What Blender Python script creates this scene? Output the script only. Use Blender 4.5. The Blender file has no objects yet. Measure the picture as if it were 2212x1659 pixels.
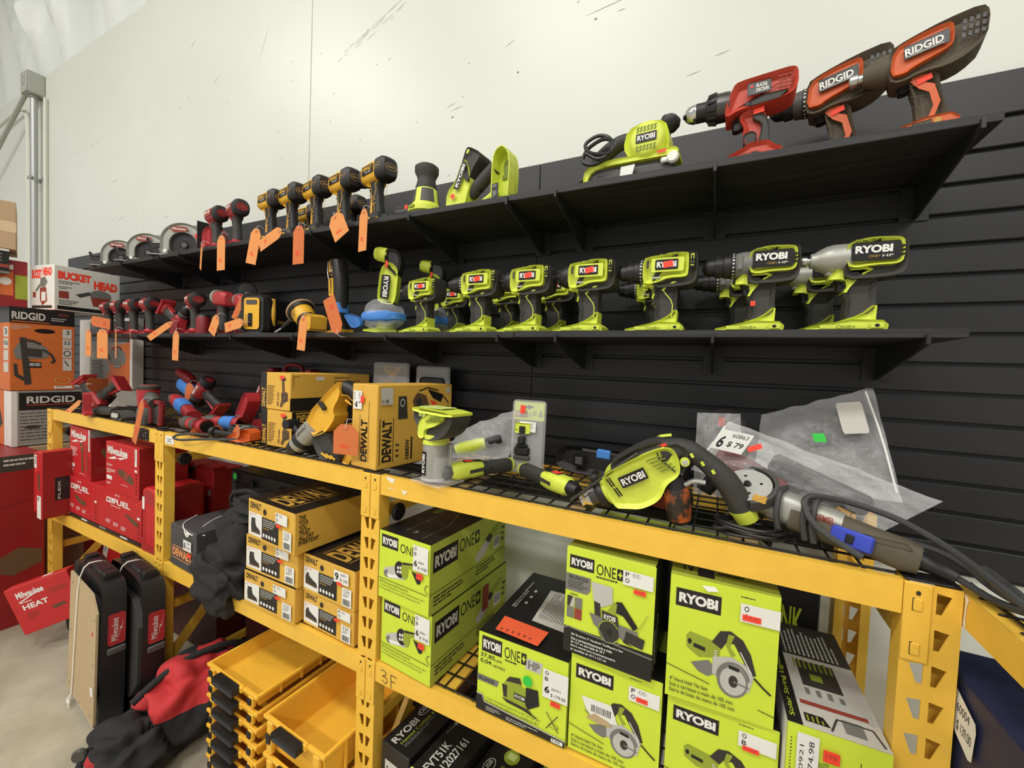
import bpy, math, random
from mathutils import Vector, Matrix
random.seed(7)
SC = bpy.context.scene
COL = SC.collection
PI = math.pi

# ------------------------------------------------------------------ camera
R_CAM = ((0.8942, 0.4467, 0.0400), (0.0518, -0.0149, -0.9985), (-0.4454, 0.8950, -0.0365))
CAM_POS = Vector((0.0, 0.0, 1.555))
cam_data = bpy.data.cameras.new('camera')
cam_data.sensor_fit = 'HORIZONTAL'; cam_data.sensor_width = 36.0
cam_data.lens = 889.65 / 2212 * 36.0
cam_data.clip_start = 0.02; cam_data.clip_end = 60
cam = bpy.data.objects.new('camera', cam_data); COL.objects.link(cam)
_r, _d, _f = (Vector(v).normalized() for v in R_CAM)
_d = (_d - _d.dot(_r) * _r).normalized(); _f = _r.cross(_d)
m = Matrix(((_r.x, -_d.x, -_f.x), (_r.y, -_d.y, -_f.y), (_r.z, -_d.z, -_f.z))).to_4x4()
m.translation = CAM_POS
cam.matrix_world = m
SC.camera = cam

# ------------------------------------------------------------------ world, lights, exposure
SC.view_settings.view_transform = 'Standard'
SC.view_settings.look = 'None'
SC.view_settings.gamma = 1.0
SC.view_settings.exposure = 0.0
SC.view_settings.use_curve_mapping = False
w = bpy.data.worlds.new('World'); SC.world = w; w.use_nodes = True
w.node_tree.nodes['Background'].inputs[0].default_value = (1.0, 0.985, 0.95, 1)
w.node_tree.nodes['Background'].inputs[1].default_value = 0.55

def area(name, loc, size, power, color=(1, 0.96, 0.88), target=None):
    l = bpy.data.lights.new(name, 'AREA'); l.shape = 'RECTANGLE'
    l.size, l.size_y = size; l.energy = power; l.color = color
    o = bpy.data.objects.new(name, l); COL.objects.link(o); o.location = loc
    if target is not None:
        o.rotation_euler = (Vector(target) - Vector(loc)).to_track_quat('-Z', 'Y').to_euler()
    return o
CEIL = 5.6
for _x, _y, _p in ((-4.6, -1.4, 85), (-1.4, -1.4, 85), (1.8, -1.4, 60), (-4.0, -4.6, 130), (-.5, -4.6, 130), (2.6, -4.6, 110)):
    area('high_bay_light', (_x, _y, CEIL - .25), (1.6, .5), _p, (1, .975, .93))

# ------------------------------------------------------------------ materials
def srgb(c):
    return tuple(((v / 255) / 12.92 if v / 255 <= 0.04045 else ((v / 255 + 0.055) / 1.055) ** 2.4) for v in c)
PAL = {  # name: (sRGB, roughness, metallic, kind)
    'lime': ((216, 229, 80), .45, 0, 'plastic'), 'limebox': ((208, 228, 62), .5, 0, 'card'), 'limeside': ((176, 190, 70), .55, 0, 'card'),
    'limedk': ((120, 134, 40), .5, 0, 'plastic'), 'limepale': ((205, 218, 130), .5, 0, 'plastic'),
    'rubber': ((58, 57, 54), .6, 0, 'plastic'), 'blackp': ((30, 29, 30), .45, 0, 'plastic'), 'blackg': ((22, 22, 24), .25, 0, 'plastic'),
    'grey': ((112, 112, 108), .5, 0, 'plastic'), 'greylt': ((176, 176, 170), .45, 0, 'plastic'), 'greydk': ((76, 75, 72), .55, 0, 'plastic'),
    'dirty': ((86, 78, 62), .7, 0, 'plastic'),
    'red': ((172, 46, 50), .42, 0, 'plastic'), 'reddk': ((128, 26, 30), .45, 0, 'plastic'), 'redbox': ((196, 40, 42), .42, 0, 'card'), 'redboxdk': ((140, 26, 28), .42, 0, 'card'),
    'bdred': ((196, 70, 52), .45, 0, 'plastic'), 'orange': ((208, 96, 48), .5, 0, 'plastic'), 'orangebox': ((205, 106, 44), .55, 0, 'card'),
    'tag': ((226, 148, 84), .8, 0, 'card'), 'tagdk': ((206, 112, 60), .8, 0, 'card'),
    'neon': ((255, 70, 48), .6, 0, 'card'), 'neonorange': ((240, 100, 60), .6, 0, 'card'), 'green': ((52, 200, 70), .6, 0, 'card'),
    'yellow': ((232, 178, 52), .45, 0, 'plastic'), 'yellowbox': ((224, 176, 72), .55, 0, 'card'), 'yellowbin': ((250, 190, 62), .42, 0, 'plastic'),
    'rack': ((242, 193, 72), .42, 0, 'paint'), 'chip': ((238, 232, 215), .7, 0, 'card'),
    'white': ((232, 232, 226), .5, 0, 'card'), 'whitebox': ((222, 220, 212), .55, 0, 'card'), 'offw': ((200, 196, 186), .6, 0, 'card'),
    'greybox': ((150, 146, 138), .55, 0, 'card'), 'blackbox': ((28, 27, 27), .38, 0, 'card'), 'charbox': ((74, 74, 76), .45, 0, 'card'),
    'brown': ((186, 158, 122), .75, 0, 'card'), 'brownlt': ((214, 188, 150), .45, 0, 'card'), 'tan': ((188, 164, 126), .7, 0, 'card'),
    'brownart': ((98, 72, 46), .6, 0, 'card'), 'redart': ((150, 62, 48), .6, 0, 'card'), 'darkart': ((52, 50, 44), .6, 0, 'card'),
    'limeart': ((150, 166, 50), .6, 0, 'card'), 'greyart': ((120, 120, 114), .6, 0, 'card'), 'ltart': ((190, 190, 182), .6, 0, 'card'),
    'goldtxt': ((196, 150, 60), .6, 0, 'card'),
    'steel': ((190, 190, 188), .3, 1, 'metal'), 'dsteel': ((96, 94, 92), .35, 1, 'metal'), 'chrome': ((215, 215, 215), .15, 1, 'metal'),
    'galv': ((176, 178, 176), .45, .7, 'metal'), 'boxgrey': ((168, 170, 160), .6, 0, 'paint'), 'wirewhite': ((214, 214, 204), .5, 0, 'plastic'),
    'blue': ((58, 76, 190), .45, 0, 'plastic'), 'tape': ((66, 128, 206), .7, 0, 'card'), 'scuff': ((176, 174, 162), .6, 0, 'card'), 'cream': ((206, 166, 112), .6, 0, 'card'), 'maroon': ((78, 24, 26), .5, 0, 'card'), 'navy': ((36, 42, 74), .5, 0, 'card'), 'bluebox': ((30, 90, 170), .5, 0, 'card'),
    'magenta': ((168, 40, 84), .5, 0, 'card'),
    'wire': ((26, 25, 25), .4, 0, 'plastic'), 'wood': ((176, 146, 100), .75, 0, 'card'),
    'cloth': ((34, 34, 35), .85, 0, 'cloth'), 'clothred': ((190, 48, 50), .8, 0, 'cloth'), 'orangerub': ((214, 96, 36), .55, 0, 'plastic'),
    'string': ((236, 232, 222), .7, 0, 'card'), 'cable': ((62, 62, 62), .5, 0, 'plastic'), 'cableb': ((28, 28, 28), .4, 0, 'plastic'),
    'silver': ((168, 168, 160), .38, .35, 'plastic'), 'glare': ((245, 245, 240), .3, 0, 'card'),
}
_M = {}
def M(name):
    if name in _M: return _M[name]
    rgb, rough, metal, kind = PAL[name]
    mt = bpy.data.materials.new(name); mt.use_nodes = True
    nt = mt.node_tree; b = nt.nodes['Principled BSDF']
    c = srgb(rgb)
    b.inputs['Metallic'].default_value = metal
    b.inputs['Roughness'].default_value = rough
    tc = nt.nodes.new('ShaderNodeTexCoord'); nz = nt.nodes.new('ShaderNodeTexNoise')
    nz.inputs['Scale'].default_value = {'plastic': 60, 'card': 14, 'metal': 90, 'paint': 22, 'cloth': 26}[kind]
    nz.inputs['Detail'].default_value = 4
    nt.links.new(tc.outputs['Object'], nz.inputs['Vector'])
    mx = nt.nodes.new('ShaderNodeMix'); mx.data_type = 'RGBA'
    k = {'plastic': .10, 'card': .08, 'metal': .12, 'paint': .10, 'cloth': .18}[kind]
    mx.inputs[6].default_value = tuple(v * (1 - k) for v in c) + (1,)
    mx.inputs[7].default_value = tuple(min(1, v * (1 + k)) for v in c) + (1,)
    nt.links.new(nz.outputs[0], mx.inputs[0]); nt.links.new(mx.outputs[2], b.inputs['Base Color'])
    if kind in ('plastic', 'cloth', 'paint'):
        n2 = nt.nodes.new('ShaderNodeTexNoise'); n2.inputs['Scale'].default_value = {'plastic': 500, 'cloth': 240, 'paint': 120}[kind]
        nt.links.new(tc.outputs['Object'], n2.inputs['Vector'])
        bp = nt.nodes.new('ShaderNodeBump'); bp.inputs['Strength'].default_value = {'plastic': .12, 'cloth': .4, 'paint': .08}[kind]
        bp.inputs['Distance'].default_value = .002
        nt.links.new(n2.outputs[0], bp.inputs['Height']); nt.links.new(bp.outputs[0], b.inputs['Normal'])
    _M[name] = mt
    return mt

def custom_mat(name, build):
    mt = bpy.data.materials.new(name); mt.use_nodes = True
    build(mt.node_tree, mt.node_tree.nodes['Principled BSDF']); _M[name] = mt
    return mt
def _wall(nt, b):
    tc = nt.nodes.new('ShaderNodeTexCoord')
    n = nt.nodes.new('ShaderNodeTexNoise'); n.inputs['Scale'].default_value = .9; n.inputs['Detail'].default_value = 3
    nt.links.new(tc.outputs['Object'], n.inputs['Vector'])
    r = nt.nodes.new('ShaderNodeValToRGB'); r.color_ramp.elements[0].position = .3; r.color_ramp.elements[1].position = .7
    r.color_ramp.elements[0].color = (*srgb((212, 215, 206)), 1); r.color_ramp.elements[1].color = (*srgb((220, 223, 214)), 1)
    nt.links.new(n.outputs[0], r.inputs[0]); nt.links.new(r.outputs[0], b.inputs['Base Color'])
    n2 = nt.nodes.new('ShaderNodeTexNoise'); n2.inputs['Scale'].default_value = 5; n2.inputs['Detail'].default_value = 6
    nt.links.new(tc.outputs['Object'], n2.inputs['Vector'])
    bp = nt.nodes.new('ShaderNodeBump'); bp.inputs['Strength'].default_value = .15; bp.inputs['Distance'].default_value = .01
    nt.links.new(n2.outputs[0], bp.inputs['Height']); nt.links.new(bp.outputs[0], b.inputs['Normal'])
    b.inputs['Roughness'].default_value = .38
custom_mat('wallpaint', _wall)
def _slat(nt, b):
    tc = nt.nodes.new('ShaderNodeTexCoord')
    n = nt.nodes.new('ShaderNodeTexNoise'); n.inputs['Scale'].default_value = 3; n.inputs['Detail'].default_value = 5
    nt.links.new(tc.outputs['Object'], n.inputs['Vector'])
    r = nt.nodes.new('ShaderNodeValToRGB'); r.color_ramp.elements[0].color = (*srgb((36, 36, 38)), 1); r.color_ramp.elements[1].color = (*srgb((46, 46, 48)), 1)
    nt.links.new(n.outputs[0], r.inputs[0]); nt.links.new(r.outputs[0], b.inputs['Base Color'])
    b.inputs['Roughness'].default_value = .40; b.inputs['Specular IOR Level'].default_value = .42
custom_mat('slat', _slat)
def _board(nt, b):
    tc = nt.nodes.new('ShaderNodeTexCoord')
    mp = nt.nodes.new('ShaderNodeMapping'); mp.inputs['Scale'].default_value = (3, 60, 90)
    nt.links.new(tc.outputs['Object'], mp.inputs[0])
    n = nt.nodes.new('ShaderNodeTexNoise'); n.inputs['Scale'].default_value = 1; n.inputs['Detail'].default_value = 5
    nt.links.new(mp.outputs[0], n.inputs['Vector'])
    r = nt.nodes.new('ShaderNodeValToRGB'); r.color_ramp.elements[0].position = .35; r.color_ramp.elements[1].position = .75
    r.color_ramp.elements[0].color = (*srgb((30, 29, 30)), 1); r.color_ramp.elements[1].color = (*srgb((52, 51, 52)), 1)
    nt.links.new(n.outputs[0], r.inputs[0]); nt.links.new(r.outputs[0], b.inputs['Base Color'])
    bp = nt.nodes.new('ShaderNodeBump'); bp.inputs['Strength'].default_value = .3; bp.inputs['Distance'].default_value = .003
    nt.links.new(n.outputs[0], bp.inputs['Height']); nt.links.new(bp.outputs[0], b.inputs['Normal'])
    b.inputs['Roughness'].default_value = .55
custom_mat('board', _board)
def _floor(nt, b):
    tc = nt.nodes.new('ShaderNodeTexCoord')
    n = nt.nodes.new('ShaderNodeTexNoise'); n.inputs['Scale'].default_value = 3.2; n.inputs['Detail'].default_value = 9; n.inputs['Roughness'].default_value = .62
    nt.links.new(tc.outputs['Object'], n.inputs['Vector'])
    r = nt.nodes.new('ShaderNodeValToRGB'); r.color_ramp.elements[0].position = .3; r.color_ramp.elements[1].position = .72
    r.color_ramp.elements[0].color = (*srgb((150, 142, 122)), 1); r.color_ramp.elements[1].color = (*srgb((192, 184, 164)), 1)
    nt.links.new(n.outputs[0], r.inputs[0]); nt.links.new(r.outputs[0], b.inputs['Base Color'])
    b.inputs['Roughness'].default_value = .6
custom_mat('concrete', _floor)
def _vinyl(nt, b):
    b.inputs['Base Color'].default_value = (*srgb((226, 230, 228)), 1); b.inputs['Roughness'].default_value = .4
custom_mat('vinyl', _vinyl)
def _film(nt, b):
    # thin clear plastic film: see-through with creased highlights
    b.inputs['Base Color'].default_value = (.9, .9, .9, 1); b.inputs['Roughness'].default_value = .16
    tc = nt.nodes.new('ShaderNodeTexCoord')
    n = nt.nodes.new('ShaderNodeTexNoise'); n.inputs['Scale'].default_value = 22; n.inputs['Detail'].default_value = 5; n.inputs['Distortion'].default_value = 1.2
    nt.links.new(tc.outputs['Object'], n.inputs['Vector'])
    bp = nt.nodes.new('ShaderNodeBump'); bp.inputs['Strength'].default_value = .6; bp.inputs['Distance'].default_value = .012
    nt.links.new(n.outputs[0], bp.inputs['Height']); nt.links.new(bp.outputs[0], b.inputs['Normal'])
    b.inputs['Alpha'].default_value = .2
    b.inputs['Specular IOR Level'].default_value = .9
custom_mat('film', _film)
def _clear(nt, b):
    b.inputs['Base Color'].default_value = (.92, .92, .92, 1); b.inputs['Roughness'].default_value = .08; b.inputs['Alpha'].default_value = .16
    b.inputs['Specular IOR Level'].default_value = 1
custom_mat('clear', _clear)
def _char(nt, b):
    # worn rubber over orange plastic
    tc = nt.nodes.new('ShaderNodeTexCoord')
    n = nt.nodes.new('ShaderNodeTexNoise'); n.inputs['Scale'].default_value = 30; n.inputs['Detail'].default_value = 7
    nt.links.new(tc.outputs['Object'], n.inputs['Vector'])
    r = nt.nodes.new('ShaderNodeValToRGB'); r.color_ramp.elements[0].position = .46; r.color_ramp.elements[1].position = .6
    r.color_ramp.elements[0].color = (*srgb((48, 42, 38)), 1); r.color_ramp.elements[1].color = (*srgb((190, 96, 44)), 1)
    nt.links.new(n.outputs[0], r.inputs[0]); nt.links.new(r.outputs[0], b.inputs['Base Color'])
    b.inputs['Roughness'].default_value = .5
custom_mat('wornorange', _char)

# ------------------------------------------------------------------ geometry accumulator
_TXT = {}
def text_mesh(s, bold=0.0):
    key = (s, round(bold, 3))
    if key in _TXT: return _TXT[key]
    cu = bpy.data.curves.new('t', 'FONT'); cu.body = s; cu.size = 1; cu.resolution_u = 4; cu.offset = bold
    ob = bpy.data.objects.new('t', cu); COL.objects.link(ob)
    dg = bpy.context.evaluated_depsgraph_get(); ev = ob.evaluated_get(dg); me = ev.to_mesh()
    vs = [(v.co.x, v.co.y) for v in me.vertices]; fs = [tuple(p.vertices) for p in me.polygons]
    ev.to_mesh_clear(); bpy.data.objects.remove(ob); bpy.data.curves.remove(cu)
    if vs:
        x0 = min(v[0] for v in vs); x1 = max(v[0] for v in vs); y0 = min(v[1] for v in vs); y1 = max(v[1] for v in vs)
        vs = [((a - x0) / max(1e-6, x1 - x0), (b - y0) / max(1e-6, y1 - y0)) for a, b in vs]
    _TXT[key] = (vs, fs)
    return _TXT[key]

def chaikin(p, n=1, closed=True):
    for _ in range(n):
        q = []
        L = len(p)
        for i in range(L if closed else L - 1):
            a, b = p[i], p[(i + 1) % L]
            q.append(tuple(a[k] * .78 + b[k] * .22 for k in range(len(a)))); q.append(tuple(a[k] * .22 + b[k] * .78 for k in range(len(a))))
        p = q if closed else [p[0]] + q + [p[-1]]
    return p
def parea(p):
    return sum(p[i][0] * p[(i + 1) % len(p)][1] - p[(i + 1) % len(p)][0] * p[i][1] for i in range(len(p))) / 2
def inset(p, r):
    L = len(p); out = []
    for i in range(L):
        a, b, c = Vector(p[i - 1]), Vector(p[i]), Vector(p[(i + 1) % L])
        e1 = (b - a); e2 = (c - b)
        if e1.length < 1e-7 or e2.length < 1e-7: out.append(tuple(b)); continue
        e1.normalize(); e2.normalize()
        n1 = Vector((-e1.y, e1.x)); n2 = Vector((-e2.y, e2.x)); n = n1 + n2
        if n.length < 1e-4: out.append(tuple(b)); continue
        n.normalize(); k = min(1.6, 1 / max(.4, n.dot(n1)))
        out.append(tuple(b + n * r * k))
    return out
def ell(cx, cy, rx, ry, n=24, rot=0, a0=0, a1=360):
    pts = []; full = abs(a1 - a0) >= 360
    for i in range(n if full else n + 1):
        t = math.radians(a0 + (a1 - a0) * i / n); x = rx * math.cos(t); y = ry * math.sin(t)
        c, s = math.cos(math.radians(rot)), math.sin(math.radians(rot))
        pts.append((cx + x * c - y * s, cy + x * s + y * c))
    return pts
def rrect(x0, y0, x1, y1, r=.01, n=4):
    p = []
    for cx, cy, a in ((x1 - r, y0 + r, -90), (x1 - r, y1 - r, 0), (x0 + r, y1 - r, 90), (x0 + r, y0 + r, 180)):
        for i in range(n + 1):
            t = math.radians(a + 90 * i / n); p.append((cx + r * math.cos(t), cy + r * math.sin(t)))
    return p

class G:
    def __init__(s):
        s.v = []; s.f = []; s.m = []; s.mats = []; s.T = Matrix.Identity(4); s.st = []
    def push(s, m): s.st.append(s.T.copy()); s.T = s.T @ m; return s
    def pop(s): s.T = s.st.pop(); return s
    def mi(s, c):
        if c not in s.mats: s.mats.append(c)
        return s.mats.index(c)
    def add(s, vs, fs, c):
        o = len(s.v); s.v += [tuple(s.T @ Vector(p)) for p in vs]
        if isinstance(c, list):
            for f, k in zip(fs, c): s.f.append(tuple(i + o for i in f)); s.m.append(s.mi(k))
        else:
            k = s.mi(c)
            for f in fs: s.f.append(tuple(i + o for i in f)); s.m.append(k)
        return s
    def cbox(s, x0, y0, z0, x1, y1, z1, c, ch=.003, cols=None):
        ch = min(ch, abs(x1 - x0) * .45, abs(y1 - y0) * .45, abs(z1 - z0) * .45)
        X = (x0, x1); Y = (y0, y1); Z = (z0, z1); vs = []; idx = {}
        for i in (0, 1):
            for j in (0, 1):
                for k in (0, 1):
                    sx = 1 if i == 0 else -1; sy = 1 if j == 0 else -1; sz = 1 if k == 0 else -1
                    for a in range(3):
                        p = [X[i] + sx * ch, Y[j] + sy * ch, Z[k] + sz * ch]; p[a] = (X[i], Y[j], Z[k])[a]
                        idx[(i, j, k, a)] = len(vs); vs.append(tuple(p))
        cc = {'L': c, 'R': c, 'F': c, 'B': c, 'T': c, 'D': c}
        if cols: cc.update(cols)
        fs = []; cl = []
        def F(keys, col): fs.append(tuple(idx[k] for k in keys)); cl.append(col)
        F([(0, 0, 0, 0), (0, 0, 1, 0), (0, 1, 1, 0), (0, 1, 0, 0)], cc['L']); F([(1, 0, 0, 0), (1, 1, 0, 0), (1, 1, 1, 0), (1, 0, 1, 0)], cc['R'])
        F([(0, 0, 0, 1), (1, 0, 0, 1), (1, 0, 1, 1), (0, 0, 1, 1)], cc['F']); F([(0, 1, 0, 1), (0, 1, 1, 1), (1, 1, 1, 1), (1, 1, 0, 1)], cc['B'])
        F([(0, 0, 0, 2), (0, 1, 0, 2), (1, 1, 0, 2), (1, 0, 0, 2)], cc['D']); F([(0, 0, 1, 2), (1, 0, 1, 2), (1, 1, 1, 2), (0, 1, 1, 2)], cc['T'])
        for j in (0, 1):
            for k in (0, 1): F([(0, j, k, 1), (1, j, k, 1), (1, j, k, 2), (0, j, k, 2)], cc['F' if j == 0 else 'B'])
        for i in (0, 1):
            for k in (0, 1): F([(i, 0, k, 0), (i, 1, k, 0), (i, 1, k, 2), (i, 0, k, 2)], cc['L' if i == 0 else 'R'])
        for i in (0, 1):
            for j in (0, 1): F([(i, j, 0, 0), (i, j, 1, 0), (i, j, 1, 1), (i, j, 0, 1)], cc['F' if j == 0 else 'B'])
        for i in (0, 1):
            for j in (0, 1):
                for k in (0, 1): F([(i, j, k, 0), (i, j, k, 1), (i, j, k, 2)], cc['T' if k else 'D'])
        return s.add(vs, fs, cl)
    def prism(s, poly, w0, w1, c, r=0.0, ax='y', n=2, capc=None):
        p = list(poly)
        if parea(p) < 0: p = p[::-1]
        if w0 > w1: w0, w1 = w1, w0
        L = len(p); rings = []
        r = min(r, (w1 - w0) * .49)
        if r > 0:
            for i in range(n + 1):
                t = PI / 2 * i / n; rings.append((w0 + r * (1 - math.sin(t)), r * (1 - math.cos(PI / 2 - t))))
            for i in range(n, -1, -1):
                t = PI / 2 * i / n; rings.append((w1 - r * (1 - math.sin(t)), r * (1 - math.cos(PI / 2 - t))))
        else: rings = [(w0, 0), (w1, 0)]
        def mp(u, v, w): return {'y': (u, w, v), 'x': (w, u, v), 'z': (u, v, w)}[ax]
        vs = []
        for w, ins in rings:
            q = inset(p, ins) if ins > 1e-6 else p
            vs += [mp(a, b, w) for a, b in q]
        fs = []; flip = ax == 'y'
        for k in range(len(rings) - 1):
            for i in range(L):
                j = (i + 1) % L; f = (k * L + i, k * L + j, (k + 1) * L + j, (k + 1) * L + i)
                fs.append(f[::-1] if flip else f)
        a = tuple(range(L)); b = tuple(range((len(rings) - 1) * L, len(rings) * L))
        fs.append(a if flip else a[::-1]); fs.append(b[::-1] if flip else b)
        if capc: c = [c] * (len(fs) - 2) + [capc, capc]
        return s.add(vs, fs, c)
    def rings(s, rr, c, cap=True):
        L = len(rr[0]); vs = [p for r in rr for p in r]; fs = []
        for k in range(len(rr) - 1):
            for i in range(L):
                j = (i + 1) % L; fs.append((k * L + i, k * L + j, (k + 1) * L + j, (k + 1) * L + i))
        if cap: fs.append(tuple(range(L))[::-1]); fs.append(tuple(range((len(rr) - 1) * L, len(rr) * L)))
        return s.add(vs, fs, c)
    def _se(s, n, e):
        o = []
        for i in range(n):
            t = 2 * PI * i / n; a, b = math.cos(t), math.sin(t)
            o.append((math.copysign(abs(a) ** (2 / e), a), math.copysign(abs(b) ** (2 / e), b)))
        return o
    def loftz(s, L, c, e=3, n=20):       # L: (x, y, z, rx, ry)
        se = s._se(n, e); return s.rings([[(x + a * rx, y + b * ry, z) for a, b in se] for x, y, z, rx, ry in L], c)
    def loftx(s, L, c, e=3, n=20):       # L: (x, y, z, ry, rz)
        se = s._se(n, e); return s.rings([[(x, y + a * ry, z + b * rz) for a, b in se] for x, y, z, ry, rz in L], c)
    def lathe(s, p0, p1, prof, c, n=24):  # prof: (t along, radius)
        p0 = Vector(p0); p1 = Vector(p1); d = p1 - p0; q = d.to_track_quat('Z', 'Y'); rr = []
        for t, r in prof: rr.append([tuple(p0 + d * t + q @ Vector((r * math.cos(2 * PI * i / n), r * math.sin(2 * PI * i / n), 0))) for i in range(n)])
        return s.rings(rr, c)
    def cyl(s, p0, p1, r, c, n=20, ch=None):
        L = (Vector(p1) - Vector(p0)).length; ch = min(r * .15, L * .3) if ch is None else ch; k = ch / max(L, 1e-6)
        return s.lathe(p0, p1, [(0, r - ch), (k, r), (1 - k, r), (1, r - ch)], c, n)
    def tube(s, pts, r, c, n=8, sm=2):
        pts = chaikin([tuple(p) for p in pts], sm, False) if sm else pts
        P = [Vector(p) for p in pts]; rr = []; up = None
        for i, p in enumerate(P):
            d = (P[min(i + 1, len(P) - 1)] - P[max(i - 1, 0)]).normalized()
            if up is None: up = Vector((0, 0, 1)) if abs(d.z) < .9 else Vector((1, 0, 0))
            a = d.cross(up)
            if a.length < 1e-4: a = d.orthogonal()
            a.normalize(); b = a.cross(d).normalized(); up = b
            rad = r[min(i, len(r) - 1)] if isinstance(r, (list, tuple)) else r
            rr.append([tuple(p + a * rad * math.cos(2 * PI * k / n) + b * rad * math.sin(2 * PI * k / n)) for k in range(n)][::-1])
        return s.rings(rr, c)
    def art(s, o, U, V, items, off=.0004):
        # o: top-left corner, U: full width vector, V: full height (downwards) vector
        o = Vector(o); U = Vector(U); V = Vector(V); N = U.cross(-V).normalized(); k = 0
        def P(u, v): return tuple(o + U * u + V * v + N * (off + k * .00012))
        for it in items:
            t = it[0]; k += 1
            if t == 'r': _, u, v, w, h, c = it; s.add([P(u, v), P(u, v + h), P(u + w, v + h), P(u + w, v)], [(0, 1, 2, 3)], c)
            elif t == 'p':
                q = it[1]
                if parea(q) > 0: q = q[::-1]
                s.add([P(*a) for a in q], [tuple(range(len(q)))], it[2])
            elif t == 'e':
                _, cx, cy, rx, ry, c = it[:6]; q = ell(cx, cy, rx, ry, 28, it[6] if len(it) > 6 else 0)[::-1]
                s.add([P(*a) for a in q], [tuple(range(len(q)))], c)
            elif t == 'a':   # ring / arc band: cx cy rx ry thickness(frac of rx) c a0 a1
                _, cx, cy, rx, ry, th, c, a0, a1 = it
                q = ell(cx, cy, rx, ry, 24, 0, a0, a1 if abs(a1 - a0) < 360 else a0 + 359.9); q2 = ell(cx, cy, rx * (1 - th), ry * (1 - th), 24, 0, a0, a1 if abs(a1 - a0) < 360 else a0 + 359.9)
                vs = [P(*a) for a in q] + [P(*a) for a in q2]; L = len(q)
                s.add(vs, [(i, L + i, L + i + 1, i + 1) for i in range(L - 1)], c)
            elif t == 'l':   # polyline with width in metres
                _, pts, wd, c = it
                for a, b in zip(pts[:-1], pts[1:]):
                    A = Vector(P(*a)); B = Vector(P(*b)); d = (B - A)
                    if d.length < 1e-6: continue
                    n_ = d.normalized().cross(N) * wd / 2
                    s.add([tuple(A - n_), tuple(A + n_), tuple(B + n_), tuple(B - n_)], [(3, 2, 1, 0)], c)
            elif t == 't':
                _, u, v, w, h, tx, c = it[:7]; bold = it[7] if len(it) > 7 else .02; rot = it[8] if len(it) > 8 else 0
                vs, fs = text_mesh(tx, bold); q = []
                for a, b in vs:
                    if rot == 0: q.append(P(u + a * w, v + (1 - b) * h))
                    elif rot == 90: q.append(P(u + (1 - b) * w, v + (1 - a) * h))      # reads bottom to top
                    elif rot == -90: q.append(P(u + b * w, v + a * h))                # reads top to bottom
                    else: q.append(P(u + (1 - a) * w, v + b * h))                     # upside down
                s.add(q, fs, c)
            elif t == 'g':   # block of fine print
                _, u, v, w, h, nl, c = it[:7]; lh = h / nl; rnd = random.Random(int(u * 999 + v * 777 + nl))
                for i in range(nl):
                    x = u; end = u + w * (rnd.uniform(.72, 1) if i < nl - 1 else rnd.uniform(.4, .8))
                    while x < end - .004:
                        ww = min(w * rnd.uniform(.05, .16), end - x)
                        s.add([P(x, v + i * lh), P(x, v + i * lh + lh * .42), P(x + ww, v + i * lh + lh * .42), P(x + ww, v + i * lh)], [(0, 1, 2, 3)], c); x += ww + w * .018
            elif t == 'b':   # barcode
                _, u, v, w, h, c = it; rnd = random.Random(int(u * 991 + v * 313)); x = u
                while x < u + w:
                    ww = w * rnd.uniform(.015, .05); s.add([P(x, v), P(x, v + h), P(x + ww, v + h), P(x + ww, v)], [(0, 1, 2, 3)], c); x += ww + w * rnd.uniform(.02, .045)
        return s
    def build(s, name, parent=None, angle=38, loc=None, rot=None):
        me = bpy.data.meshes.new(name); me.from_pydata(s.v, [], s.f)
        for c in s.mats: me.materials.append(M(c))
        me.polygons.foreach_set('material_index', s.m); me.polygons.foreach_set('use_smooth', [True] * len(s.f)); me.update()
        try: me.set_sharp_from_angle(angle=math.radians(angle))
        except Exception: pass
        o = bpy.data.objects.new(name, me); COL.objects.link(o)
        if parent is not None: o.parent = parent
        if loc is not None: o.location = loc
        if rot is not None: o.rotation_euler = rot
        return o

def thing(name, label, cat, loc=(0, 0, 0), rot=(0, 0, 0), group=None, scale=None):
    o = bpy.data.objects.new(name, None); o.empty_display_size = .05; COL.objects.link(o)
    o.location = loc; o.rotation_euler = rot if isinstance(rot, (tuple, list)) else (0, 0, rot)
    o['label'] = label; o['category'] = cat
    if group: o['group'] = group
    if scale: o.scale = (scale,) * 3 if not isinstance(scale, (tuple, list)) else scale
    return o
def tag(o, label, cat, group=None, kind=None):
    o['label'] = label; o['category'] = cat
    if group: o['group'] = group
    if kind: o['kind'] = kind
    return o
def struct(o, label=None):
    o['kind'] = 'structure'; o['label'] = label or o.name; o['category'] = 'structure'
    return o
def dup(root, label, loc, rot=None, group=None, scale=None, skip=()):
    r = root.copy(); COL.objects.link(r); r.location = loc; r['label'] = label
    if rot is not None: r.rotation_euler = rot if isinstance(rot, (tuple, list)) else (0, 0, rot)
    if group: r['group'] = group
    if scale: r.scale = (scale,) * 3 if not isinstance(scale, (tuple, list)) else scale
    for ch in list(root.children):
        if ch.name.split('.')[0] in skip: continue
        c = ch.copy(); COL.objects.link(c); c.parent = r
        for g in ch.children:
            d = g.copy(); COL.objects.link(d); d.parent = c
    return r
def TR(x=0, y=0, z=0, rx=0, ry=0, rz=0, s=1):
    m = Matrix.Translation((x, y, z)) @ Matrix.Rotation(rz, 4, 'Z') @ Matrix.Rotation(ry, 4, 'Y') @ Matrix.Rotation(rx, 4, 'X')
    if s != 1: m = m @ (Matrix.Diagonal((*s, 1)) if isinstance(s, (tuple, list)) else Matrix.Scale(s, 4))
    return m
R = math.radians
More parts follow.
